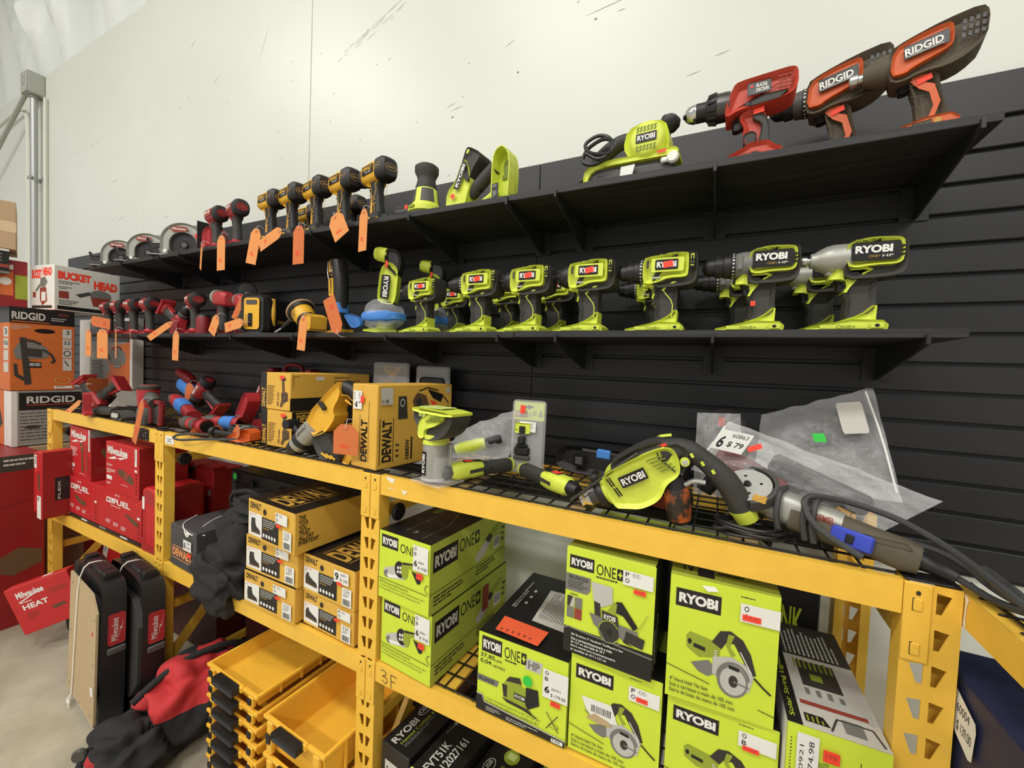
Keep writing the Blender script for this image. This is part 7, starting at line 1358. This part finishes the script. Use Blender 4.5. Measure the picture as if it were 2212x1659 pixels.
g = G(); g.push(TR(-.105, -.030, .030, R(38), R(-6), 0)); g.lathe((0, 0, 0), (0, 0, .002), [(0, .046), (1, .046)], 'greylt', 40); g.lathe((0, 0, .002), (0, 0, .008), [(0, .008), (1, .006)], 'dsteel', 16)
for i in range(4): a = PI / 2 * i + .4; g.lathe((.026 * math.cos(a), .026 * math.sin(a), .0021), (.026 * math.cos(a), .026 * math.sin(a), .0026), [(0, .003), (1, .003)], 'blackg', 8)
g.pop(); g.build('disc_flange', t)
g = G(); g.push(TR(-.105, -.030, .030, R(38), R(-6), 0)); g.prism(ell(0, 0, .058, .058, 26, 0, -70, 110) + ell(0, 0, .050, .050, 26, 0, 110, -70), -.018, .006, 'greydk', .001, ax='z'); g.cbox(.02, -.045, .003, .045, -.025, .0055, 'goldtxt', .001); g.pop(); g.build('blade_guard', t)
g = G(); g.art((.01, -.0318, .022), (.04, 0, 0), (0, 0, -.012), [T_(0, 0, 1, 1, 'DREMEL', 'redart', .02)], off=.003); g.build('brand_mark', t)
g = G(); g.lathe((.165, 0, -.004), (.215, -.004, -.010), [(0, .018), (.3, .014), (1, .011)], 'blackp', 14); o = g.build('cord_guard', t)
g = G(); g.tube([(.214, -.004, -.010), (.26, -.05, -.018), (.30, -.10, .0), (.29, -.14, .0), (.26, -.11, .012), (.20, -.02, .035), (.13, .02, .052), (.06, .02, .055), (-.01, -.045, .050), (.02, -.060, .0), (.10, -.062, -.022)], .0058, 'cable', 8, 3); g.build('power_cord', t)
g = G()
for x in (-.042, .004, .018):
    g.tube([(x, .0, .046), (x - .004, -.036, .042), (x, -.046, .0), (x + .01, -.040, -.034)], .0058, 'cable', 8, 2)
g.build('wrapped_cord', t)
t2 = thing('power_plug', 'black cord and plug looping over the right rack post', 'cord', (0, 0, 0))
g = G(); g.tube([(.33, 1.02, 1.262), (.372, .985, 1.262), (.395, .95, 1.250), (.397, .90, 1.246), (.405, .85, 1.246), (.418, .862, 1.250), (.405, .92, 1.262)], .0055, 'cable', 8, 3); g.build('cord', t2)
g = G(); g.lathe((.403, .935, 1.262), (.402, .885, 1.254), [(0, .006), (.5, .008), (.6, .011), (1, .012)], 'cable', 14); g.build('plug', t2)
g = G(); g.cbox(.398, .868, 1.250, .400, .886, 1.256, 'chrome', .0003); g.cbox(.405, .868, 1.250, .407, .886, 1.256, 'chrome', .0003); g.build('prongs', t2)
# coiled black cord of the drill
rnd = random.Random(11)
g = G()
for k in range(4):
    pts = []
    for i in range(13):
        a = 2 * PI * i / 12 + k; pts.append((.075 + .06 * math.cos(a) + rnd.uniform(-.006, .006), .985 + .035 * math.sin(a) + rnd.uniform(-.005, .005), ZR + .006 + k * .006 + rnd.uniform(0, .003)))
    g.tube(pts, .0036, 'cableb', 7, 2)
g.tube([(.045, .955, ZR + .02), (.0, .95, ZR + .012), (.03, .99, ZR + .02), (.10, 1.01, ZR + .02)], .0036, 'cableb', 7, 2)
tag(g.build('coiled_cord'), 'coiled thin black cord lying between the corded drill and the dusty grinder', 'cord')
# --- clear bags at the right
t = thing('plastic_bag', 'clear zip bag with a white 6 price label lying on the dusty grinder', 'plastic bag', (0, 0, 0))
g = G(); pouch(g, [(-.045, 1.06, 1.335), (.30, 1.04, 1.262), (.405, 1.09, 1.330), (.03, 1.13, 1.450)], .030, seed=2, noise=.012, n=18); g.build('bag', t)
g = G(); g.tube([(-.035, 1.055, 1.345), (.0, 1.08, 1.40), (.022, 1.095, 1.440)], .0022, 'glare', 6, 1); g.build('zip_seal', t)
g = G(); o_ = Vector((.018, 1.052, 1.438)); U = Vector((.062, .006, -.010)); V = Vector((-.024, -.008, -.044)); g.art(o_, U, V, [r_(0, 0, 1, 1, 'white'), T_(.08, .3, .2, .6, '6', 'blackbox', .03), T_(.4, .1, .5, .2, '60863', 'darkart', 0), T_(.4, .5, .5, .3, '$ 79', 'darkart', .02)]); g.build('price_label', t)
g = G(); g.art((.066, 1.046, 1.402), (.026, .002, .012), (.004, -.002, -.010), [r_(0, 0, 1, 1, 'neon')]); g.build('price_sticker', t)
t = thing('plastic_bag', 'large clear zip bag with a blank white label rising behind the other bag', 'plastic bag', (0, 0, 0))
g = G(); pouch(g, [(.10, 1.27, 1.29), (.385, 1.21, 1.29), (.345, 1.31, 1.545), (.115, 1.34, 1.455)], .028, seed=6, noise=.012, n=18); g.build('bag', t)
g = G(); g.tube([(.322, 1.275, 1.535), (.352, 1.25, 1.43), (.375, 1.215, 1.31)], .0024, 'glare', 6, 1); g.build('zip_seal', t)
g = G(); g.art((.262, 1.262, 1.502), (.048, -.006, .008), (.016, -.02, -.072), [('p', [(.05, 0), (.95, 0), (1, .1), (1, .9), (.95, 1), (.05, 1), (0, .9), (0, .1)], 'offw')], off=.004); g.build('blank_label', t)
g = G(); g.art((.215, 1.240, 1.425), (.024, -.003, .003), (.006, -.005, -.020), [r_(0, 0, 1, 1, 'green')], off=.006); g.build('green_sticker', t)
t = thing('plastic_bag', 'small crumpled clear bag at the left of the two zip bags', 'plastic bag', (0, 0, 0))
g = G(); pouch(g, [(-.045, 1.25, ZR + .001), (.07, 1.25, ZR + .001), (.06, 1.25, 1.46), (-.045, 1.25, 1.455)], .022, seed=12, noise=.010, n=12); g.build('bag', t)
t = thing('cordless_drill', 'dark red and black drill sealed in the clear zip bag', 'power tool', (.05, 1.105, 1.345), (0, R(25), R(-5)))
g = G(); g.loftx([(-.05, 0, 0, .022, .028), (.02, 0, 0, .026, .032), (.10, 0, 0, .024, .030)], 'reddk', 3); g.build('housing', t)
g = G(); g.loftz([(-.03, 0, -.09, .018, .014), (-.02, 0, -.02, .02, .016)], 'blackp', 3); g.build('grip', t)
t = thing('battery_pack', 'black long tool body inside the clear zip bag', 'power tool', (.20, 1.085, 1.335), (0, R(22), R(-4)))
g = G(); g.cbox(-.09, -.014, -.022, .10, .014, .024, 'blackp', .008); g.build('body', t)
g = G(); g.cbox(-.03, -.016, .0, .05, -.0135, .014, 'greydk', .001); g.build('side_rail', t)
t = thing('battery_pack', 'grey battery standing behind the small crumpled clear bag', 'battery', (.035, 1.33, ZR), R(5))
g = G(); g.prism(chaikin([(-.04, 0), (.04, 0), (.045, .20), (.02, .235), (-.035, .235), (-.045, .2)], 1), -.03, .03, 'greydk', .008); g.build('body', t)
g = G(); g.cbox(-.03, -.033, .19, -.012, -.0295, .215, 'neon', .001); g.build('price_sticker', t)
# right edge black tool + orange one on second rack
t = thing('power_tool', 'black rounded tool cut off by the right edge of the picture', 'power tool', (.462, .800, ZR + .001), 0, scale=.75)
g = G(); g.prism(chaikin([(-.035, 0), (.12, 0), (.12, .14), (.02, .13), (-.025, .09), (-.04, .03)], 2), -.06, .06, 'blackp', .02, n=3); g.build('body', t)
g = G(); g.cbox(-.01, -.064, .02, .05, -.058, .06, 'greydk', .002); g.build('side_plate', t)

# ---- pile of red tools, far left of the rack top
RP = 'red tools piled on the rack top'
def lie(t, loc, rot, lab):
    return dup(t, lab, loc, rot, RP)
base = round_driver('red driver lying on its side at the left end of the rack top', (-3.16, 1.03, ZR + .05), 0, 1.0, 'red', 'drill', RP, 'cordless_drill', badge='M18', style='r')
base.rotation_euler = (R(0), R(150), R(20)); base.location = (-3.26, 1.02, ZR + .175)
lie(base, (-3.00, 1.10, ZR + .16), (R(10), R(-125), R(20)), 'red driver lying nose down beside the upright round topped tool')
lie(base, (-2.40, 1.29, ZR + .035), (R(0), R(-48), R(10)), 'red driver with ribbed vents tilted up against the black wall')
lie(base, (-1.86, 1.22, ZR + .03), (R(0), R(-30), R(-20)), 'red driver standing tilted beside the yellow grinder cartons')
# upright round motor with square frame
t = thing('cordless_nailer', 'red and grey round topped tool standing upright at the deck edge', 'power tool', (-2.405, .975, ZR), R(-8))
g = G(); g.lathe((0, 0, 0), (0, 0, .08), [(0, .040), (.2, .044), (.8, .043), (1, .036)], 'greydk', 26); g.build('lower_body', t)
g = G(); g.lathe((0, 0, .075), (0, 0, .165), [(0, .037), (.3, .040), (1, .043)], 'red', 26); g.build('upper_body', t)
g = G(); g.lathe((0, 0, .165), (0, 0, .182), [(0, .047), (.7, .048), (1, .043)], 'rubber', 28); g.art((-.03, -.034, .1825), (.06, 0, 0), (0, .068, 0), []); g.lathe((0, 0, .182), (0, 0, .1835), [(0, .034), (1, .032)], 'redart', 26); g.build('top_cap', t)
g = G(); g.tube([(.035, 0, .13), (.075, 0, .12), (.105, 0, .105)], .026, 'greydk', 14, 1); g.build('grip', t)
g = G()
for a, b in (((.06, 0, .112), (.19, 0, .108)), ((.19, 0, .108), (.175, 0, .010)), ((.06, 0, .112), (.05, 0, .010))): g.tube([a, b], .012, 'reddk', 8, 0)
g.cbox(.062, -.004, .01, .178, .004, .10, 'blackg', .002); g.build('foot_frame', t)
t = thing('battery_cradle', 'red open battery foot sticking out over the deck edge', 'tool part', (-2.88, .935, ZR), R(-10))
g = G(); g.prism([(-.03, -.055), (.045, -.055), (.05, -.045), (.02, -.03), (.02, .05), (-.01, .06), (-.02, .0)], -.035, -.005, 'red', .004)
for i in range(3): g.cbox(.002 + i * .006, -.0365, -.02 + i * .018, .012 + i * .004, -.0345, -.008 + i * .018, 'reddk', .0004)
t.location.z = ZR + .06; g.build('foot', t)
t = thing('rubber_tube', 'black rubber tube lying along the deck edge on the left', 'tool part', (-2.83, .965, ZR + .024), (0, R(-4), R(-2)))
g = G(); g.lathe((-.10, 0, 0), (.12, 0, 0), [(0, .021), (.05, .024), (.9, .020), (1, .017)], 'rubber', 18); g.build('sleeve', t)
t = thing('shop_light', 'grey chrome oval lens lying beside the black tube handle', 'tool part', (-2.62, .965, ZR))
g = G(); g.prism(chaikin([(-.055, .004), (.05, .0), (.06, .02), (.02, .042), (-.045, .044), (-.06, .025)], 1), -.03, .03, 'greydk', .012, n=2); g.build('body', t)
g = G(); g.prism(rrect(-.045, .012, .02, .034, .01), -.0325, -.029, 'ltart', .001); g.build('lens', t)
def tube_tool(lab, loc, rot, tape=False):
    t = thing('cordless_tool', lab, 'power tool', loc, rot, 'red tube shaped tools at the deck edge')
    g = G(); g.lathe((-.13, 0, 0), (-.10, 0, 0), [(0, .010), (.4, .018), (1, .022)], 'dsteel', 18); g.build('nose', t)
    g = G(); g.lathe((-.105, 0, 0), (.09, 0, 0), [(0, .022), (.15, .028), (.5, .026), (.85, .028), (1, .030)], 'red', 26); g.build('body', t)
    g = G(); g.lathe((-.085, 0, 0), (-.035, 0, 0), [(0, .0285), (.5, .0295), (1, .0282)], 'greydk', 26); g.build('grip_band', t); g = G(); g.lathe((0, 0, 0), (.03, 0, 0), [(0, .0275), (1, .0280)], 'greydk', 26); g.build('grip_band', t)
    for i in range(4): g = G(); g.lathe((.04 + i * .009, 0, 0), (.044 + i * .009, 0, 0), [(0, .0290), (1, .0295)], 'reddk', 26); g.build('ring', t)
    g = G(); g.lathe((.088, 0, 0), (.105, 0, 0), [(0, .030), (.6, .032), (1, .031)], 'red', 26); g.lathe((.1052, 0, 0), (.1056, 0, 0), [(0, .026), (1, .024)], 'blackg', 26); g.build('battery_socket', t)
    if tape: g = G(); g.lathe((.01, 0, 0), (.075, 0, 0), [(0, .0300), (1, .0322)], 'tape', 26); g.build('blue_tape', t)
    return t
tube_tool('red tube shaped tool with an open dark end pointing right at the deck edge', (-2.02, .985, ZR + .033), (0, R(0), R(-4)))
tube_tool('red tube shaped tool with blue tape lying behind the untaped one', (-2.00, 1.085, ZR + .033), (0, R(0), R(12)), True)
# blue-taped tools
t = thing('multi_tool', 'red and grey tool with a wide band of blue tape lying in the pile', 'power tool', (-2.50, 1.16, ZR + .065), (0, R(12), R(-10)))
g = G(); g.loftx([(-.14, 0, 0, .024, .026), (-.06, 0, 0, .030, .032), (.06, 0, 0, .028, .030), (.14, 0, -.004, .024, .026)], 'red', 3); g.build('body', t)
g = G(); g.loftx([(-.17, 0, -.006, .020, .022), (-.138, 0, 0, .026, .028)], 'grey', 3); g.build('gear_head', t)
g = G(); g.loftx([(-.035, 0, 0, .0315, .0335), (.07, 0, 0, .0300, .0325)], 'tape', 3); g.build('blue_tape', t)
g = G(); g.loftx([(.135, 0, -.004, .026, .028), (.17, 0, -.01, .034, .034)], 'red', 3); g.build('battery_mount', t)
t = thing('grease_gun', 'dark tool wrapped in blue tape and clear film at the back of the pile', 'power tool', (-2.80, 1.33, ZR + .125), (0, R(22), R(0)))
g = G(); g.loftx([(-.10, 0, .01, .03, .035), (.0, 0, .01, .034, .036), (.14, 0, -.01, .028, .03)], 'blackp', 3); g.build('body', t)
g = G(); g.loftx([(-.07, 0, .012, .036, .037), (.06, 0, .008, .036, .037)], 'tape', 3); g.build('blue_tape', t)
g = G(); g.loftx([(-.13, 0, .06, .026, .022), (-.02, 0, .065, .028, .026), (.02, 0, .06, .02, .02)], 'reddk', 3); g.tube([(-.11, 0, .05), (-.12, 0, .02), (-.08, 0, .0)], .012, 'reddk', 8, 1); g.build('red_handle', t)
t = thing('jigsaw', 'red jigsaw with a grey round gear face tilted beside the yellow cartons', 'power tool', (-1.90, 1.13, ZR + .085), (0, R(-50), R(-10)))
g = G(); g.prism(chaikin([(-.08, -.03), (.09, -.035), (.11, .0), (.09, .035), (-.05, .035), (-.09, .01)], 1), -.026, .026, 'red', .009, n=2); g.build('body', t)
g = G(); g.prism(chaikin([(-.10, -.03), (-.04, -.032), (-.03, .02), (-.08, .034), (-.105, .01)], 1), -.029, .029, 'grey', .005); g.lathe((-.07, -.029, .0), (-.07, -.033, .0), [(0, .018), (1, .016)], 'greydk', 20); g.build('gear_face', t)
# cable loop and dark tools at edge of bay two
g = G(); g.tube([(-1.79, .955, ZR + .012), (-1.90, .93, ZR + .010), (-1.97, .895, ZR + .004), (-1.985, .885, ZR - .010), (-1.93, .885, ZR - .014), (-1.84, .90, ZR - .002), (-1.74, .925, ZR + .006), (-1.64, .96, ZR + .012)], .0048, 'cable', 8, 3)
tag(g.build('cable_loop'), 'black cable looping out over the beam beside the white bay label', 'cord')
rnd = random.Random(4); g = G()
for k in range(4):
    pts = [(-1.78 + .085 * math.cos(a / 8 * 2 * PI + k) + rnd.uniform(-.01, .01), 1.05 + .035 * math.sin(a / 8 * 2 * PI + k), ZR + .008 + k * .009) for a in range(9)]; g.tube(pts, .005, 'cable', 8, 2)
tag(g.build('coiled_cord'), 'coiled dark grey cable lying in front of the orange sheath', 'cord')
t = thing('angle_die_grinder', 'black round headed tool lying on the beam at the cable loop', 'power tool', (-1.80, .955, ZR + .024), R(4))
g = G(); g.lathe((-.035, 0, 0), (-.005, 0, 0), [(0, .014), (.4, .022), (1, .020)], 'blackp', 18); g.build('head', t)
g = G(); g.lathe((-.006, 0, 0), (.16, 0, 0), [(0, .013), (.3, .011), (1, .012)], 'blackp', 14); g.build('shaft', t)
t = thing('orange_sheath', 'orange tool sheath lying against the lower yellow carton', 'tool sheath', (-1.665, .965, ZR + .004), (0, 0, R(4)))
g = G(); g.prism(chaikin([(-.06, 0), (.09, 0), (.09, .05), (.04, .052), (-.03, .022)], 1), -.022, .022, 'orangerub', .008); g.build('sheath', t)
t = thing('orange_sheath', 'flat orange blade cover lying at the back beside the red jigsaw', 'tool sheath', (-1.74, 1.20, ZR + .075), (0, R(-4), R(-3)))
g = G(); g.prism(chaikin([(-.12, 0), (.10, 0), (.10, .022), (-.06, .026)], 1), -.03, .03, 'orangerub', .006); g.build('cover', t)
t = thing('bit_tray', 'red tray of drill bits behind the coiled cable', 'tool tray', (-1.86, 1.13, ZR))
g = G(); g.cbox(0, 0, 0, .22, .05, .055, 'reddk', .006); g.build('tray', t)
for i in range(8): g = G(); g.cyl((.02 + i * .025, .025, .055), (.022 + i * .025, .022, .082 + (i % 3) * .006), .004, 'steel', 8); g.build('drill_bit', t)
price_tag('flat orange tag lying under the nearest red tube tool', (-1.95, .945, ZR + .006), 80, .13, .05, 'tagdk', 0, tilt=0).rotation_euler = (R(80), R(80), 0)
price_tag('orange tag lying along the cable by the orange sheath', (-1.60, .925, ZR + .060), 108, .20, .045, 'tagdk', 0).rotation_euler = (R(20), R(66), 0)
price_tag('orange tag lying over the leftmost red tool of the pile', (-3.08, .985, ZR + .150), 70, .13, .08, 'tagdk', 0).rotation_euler = (R(55), R(80), 0)
price_tag('long orange tag lying over the rack corner', (-3.02, .93, ZR + .060), 70, .24, .03, 'tag', 0).rotation_euler = (R(0), R(67), 0)
price_tag('orange tag hanging over the black maker plate on the beam', (-2.285, .905, ZR + .110), 22, .20, .042, 'tagdk', 0)
price_tag('orange tag resting on the blue taped tool at the back', (-2.60, 1.24, ZR + .165), 8, .085, .085, 'tagdk', 0)
# ================================================================== BAGS, BINS, CASES
# black tool bag on the middle deck, sagging over the beam
t = thing('tool_bag', 'crumpled black cloth tool bag sagging over the middle beam', 'bag', (-1.685, 1.00, .655))
g = G(); lumpy(g, (.015, .0, .16), (.125, .095, .155), 'cloth', 5, .42, 2.3, 72, 48, st=(1.2, 1, 1.5)); g.build('cloth_body', t, 180)
g = G(); lumpy(g, (-.01, -.09, .035), (.135, .055, .125), 'cloth', 15, .42, 2.4, 72, 48, st=(1, 1, 1.9)); g.build('front_flap', t, 180)
g = G(); lumpy(g, (.05, .03, .31), (.125, .09, .060), 'cloth', 25, .45, 2.3, 64, 40, st=(1, 1, 1.8)); g.build('top_flap', t, 180)
g = G(); g.tube([(-.08, .0, .28), (-.04, -.03, .36), (.06, -.01, .38), (.14, .02, .33)], .009, 'cloth', 8, 2); g.build('strap', t)
# duffel
t = thing('duffel_bag', 'red and black duffel bag slumped on the floor between cases and yellow bins', 'bag', (-1.865, .90, 0), R(8))
g = G(); lumpy(g, (-.02, .04, .150), (.150, .21, .160), None, 3, .32, 2.4, 84, 56, colf=lambda v, u: 'clothred' if (v > .55 and not (.42 < u < .52) and not (.16 < u < .24)) else 'cloth', st=(1.3, 1.6, 1), floor=.002); g.build('bag_body', t, 180)
g = G(); lumpy(g, (-.01, -.20, .10), (.145, .100, .110), None, 9, .42, 2.3, 72, 48, colf=lambda v, u: 'clothred' if (.60 < u < .74 and .30 < v < .52) else 'cloth', st=(1.6, 1, 1.4), floor=.002); g.build('end_pocket', t, 180)
g = G(); g.tube([(.04, .24, .25), (.02, .14, .305), (-.02, .02, .315), (-.05, -.08, .285), (-.07, -.16, .235)], .013, 'cloth', 12, 3); g.build('zipper_flap', t)
g = G(); g.tube([(-.12, -.08, .17), (-.155, -.16, .14), (-.16, -.26, .09), (-.13, -.30, .02)], .012, 'cloth', 8, 2); g.build('strap', t)
g = G(); g.lathe((-.165, -.26, .10), (-.155, -.275, .10), [(0, .020), (.5, .024), (1, .020)], 'greydk', 16); g.build('buckle', t)
# carry cases with fibreboard
def carry(lab, loc, rz, board):
    t = thing('carry_case', lab, 'case', loc, (R(-1), R(.5), R(rz)), 'black carry cases leaning by the rack', (1, .85, 1))
    g = G(); g.prism(chaikin([(0, .03), (.03, 0), (.40, 0), (.43, .03), (.43, .56), (.39, .62), (.05, .62), (0, .57)], 1), 0, .090, 'blackp', .022, n=3); g.prism(chaikin([(.03, .10), (.40, .10), (.40, .52), (.03, .52)], 1), -.004, .094, 'rubber', .003); g.build('case_shell', t)
    g = G(); g.cbox(.13, .02, .605, .30, .075, .632, 'blackp', .008)
    for i in range(5): g.cbox(.08 + i * .012, .02, .618, .086 + i * .012, .085, .626, 'blackp', .001); g.cbox(.31 + i * .012, .02, .60, .316 + i * .012, .085, .626, 'blackp', .001)
    g.build('handle', t)
    for x in (.07, .33): g = G(); g.cbox(x, .02, .615, x + .035, .075, .640, 'blackp', .005); g.build('latch', t)
    g = G(); g.prism(rrect(.022, .36, .085, .49, .010), .089, .0905, 'redart', .0)
    m_ = TR(.4315, 0, 0, 0, 0, R(90)); g2 = G(); g2.push(m_); g2.prism(rrect(.022, .36, .085, .49, .012), -.003, .001, 'red', .001); g2.art((.022, -.0032, .49), (.063, 0, 0), (0, 0, -.13), [T_(.18, .14, .40, .72, 'Milwaukee', 'white', .0, 90), ('p', [(.62, .8), (.7, .45), (.78, .5), (.86, .2), (.80, .55), (.72, .5)], 'white')]); g2.pop(); o = g2.build('badge', t)
    g3 = G(); g3.push(m_); g3.cbox(.02, -.012, .325, .088, .0, .352, 'greydk', .004); g3.pop(); g3.build('side_latch', t)
    if board:
        g = G(); g.prism([(.02, .03), (.40, .03), (.41, .05), (.41, .50), (.34, .56), (.02, .56)], -.014, -.0045, 'tan', .001)
        for x, z in ((.05, .06), (.36, .06), (.05, .30), (.38, .28), (.06, .52), (.39, .47), (.2, .04)): g.lathe((x, -.0142, z), (x, -.0155, z), [(0, .004), (1, .003)], 'steel', 8)
        g.art((.02, -.0142, .56), (.39, 0, 0), (0, 0, -.53), [('e', .88, .30, .02, .015, 'neon'), ('p', [(.85, .72), (.95, .70), (.97, .76), (.88, .79)], 'white')]); q = g.build('fibreboard', t); q['label'] = 'tan fibreboard sheet tied to the case'
    g = G(); g.tube([(.10, -.017, .02), (.13, -.018, .30), (.16, -.018, .56), (.19, .0, .638), (.19, .06, .636), (.17, .096, .60), (.16, .098, .3)], .0032, 'string', 6, 1)
    if board:
        for k in range(7): g.tube([(.10, -.018, .03), (.09 + k * .012, -.03 - k * .002, .01 + (k % 3) * .01), (.10 + k * .01, -.035, -.0 + .004)], .0016, 'string', 5, 1)
    g.build('string', t)
    return t
carry('black carry case with a tan board tied on with white string', (-2.595, .768, .004), -6, True)
carry('black carry case standing behind the one with the tan board', (-2.475, .852, .004), -6, False)
# red and black tool box
t = thing('tool_box', 'red lidded black tool box on the floor behind the carry cases', 'tool box', (-3.20, .93, 0), R(-4))
g = G(); g.prism(chaikin([(.03, 0), (.33, 0), (.36, .04), (.36, .15), (0, .15), (0, .04)], 1), 0, .19, 'blackp', .012); g.build('base', t)
g = G(); g.prism(chaikin([(0, .145), (.36, .145), (.36, .20), (.32, .25), (.08, .25), (.01, .20)], 1), -.008, .198, 'red', .02, n=2); g.build('lid', t)
for x in (.08, .24): g = G(); g.cbox(x, -.020, .115, x + .05, -.006, .175, 'red', .005); g.build('latch', t)
# yellow stacking bins
def bin_(w_, d, h, lip, lab, loc, grp, name='storage_bin', deep=True):
    t = thing(name, lab, 'bin', loc, R(-2), grp)
    g = G(); th = .004; tp = .012
    out0 = [(tp, tp), (w_ - tp, tp), (w_ - tp, d - tp), (tp, d - tp)]; out1 = [(0, 0), (w_, 0), (w_, d), (0, d)]; in1 = [(th, th), (w_ - th, th), (w_ - th, d - th), (th, d - th)]; in0 = [(tp + th, tp + th), (w_ - tp - th, tp + th), (w_ - tp - th, d - tp - th), (tp + th, d - tp - th)]
    L = [[(x, y, 0) for x, y in out0], [(x, y, h) for x, y in out1], [(x, y, h) for x, y in in1], [(x, y, .004) for x, y in in0]]
    vs = [p for r in L for p in r]; fs = [(0, 3, 2, 1), (12, 13, 14, 15)]
    for k in range(3):
        for i in range(4): j = (i + 1) % 4; fs.append((k * 4 + i, k * 4 + j, (k + 1) * 4 + j, (k + 1) * 4 + i))
    g.add(vs, fs, 'yellowbin')
    for a, b, c_, d_ in ((-.010, -.010, w_ + .010, .002), (-.010, d - .002, w_ + .010, d + .010), (-.010, .002, .002, d - .002), (w_ - .002, .002, w_ + .010, d - .002)): g.cbox(a, b, h - .006, c_, d_, h + lip, 'yellowbin', .0015)
    for i in range(1, 5): y = d * i / 5; g.cbox(w_ - .003, y - .004, .01, w_ + .006, y + .004, h - .006, 'yellowbin', .001); g.cbox(-.006, y - .004, .01, .003, y + .004, h - .006, 'yellowbin', .001)
    for x in (.012, w_ - .040): g.cbox(x, -.012, .004, x + .028, .002, h - .006, 'yellowbin', .003)
    g.cbox(w_ * .24, -.016, h - .012, w_ * .76, .0, h + lip + .004, 'yellowbin', .003)
    g.build('tray', t)
    g = G(); hz = h + lip - .002 if deep else h; g.prism(rrect(w_ * .28, hz - .022, w_ * .72, hz + .006, .006), -.040, -.010, 'blackp', .006, n=2); g.build('handle', t)
    for x in (.016, w_ - .036): g = G(); g.cbox(x, -.018, h * .35, x + .020, -.0125, h * .35 + min(.032, h * .5), 'blackp', .002); g.build('latch', t)
    return t
A0 = bin_(.300, .40, .046, .006, 'topmost shallow yellow tray of the taller tray stack', (-1.640, .862, .362), 'shallow yellow trays in a stack', 'stacking_tray')
g = G(); g.art((.004, .02, .051), (0, .36, 0), (.0, 0, -.04), []);
names = ('second', 'third', 'fourth', 'fifth', 'sixth')
for i in range(6):
    if i < 5: dup(A0, 'shallow yellow tray, %s from the top of the taller stack' % names[i], (-1.640, .862, .362 - .0585 * (i + 1)), group='shallow yellow trays in a stack')
    else: dup(A0, 'shallow yellow tray at the bottom of the taller stack', (-1.640, .862, .012), group='shallow yellow trays in a stack')
B0_ = bin_(.285, .38, .115, .006, 'topmost deep yellow bin of the shorter stack', (-1.275, .845, .262), 'deep yellow bins in a stack')
dup(B0_, 'deep yellow bin in the middle of the shorter stack', (-1.275, .845, .132), group='deep yellow bins in a stack')
dup(B0_, 'deep yellow bin at the bottom of the shorter stack', (-1.275, .845, .002), group='deep yellow bins in a stack')
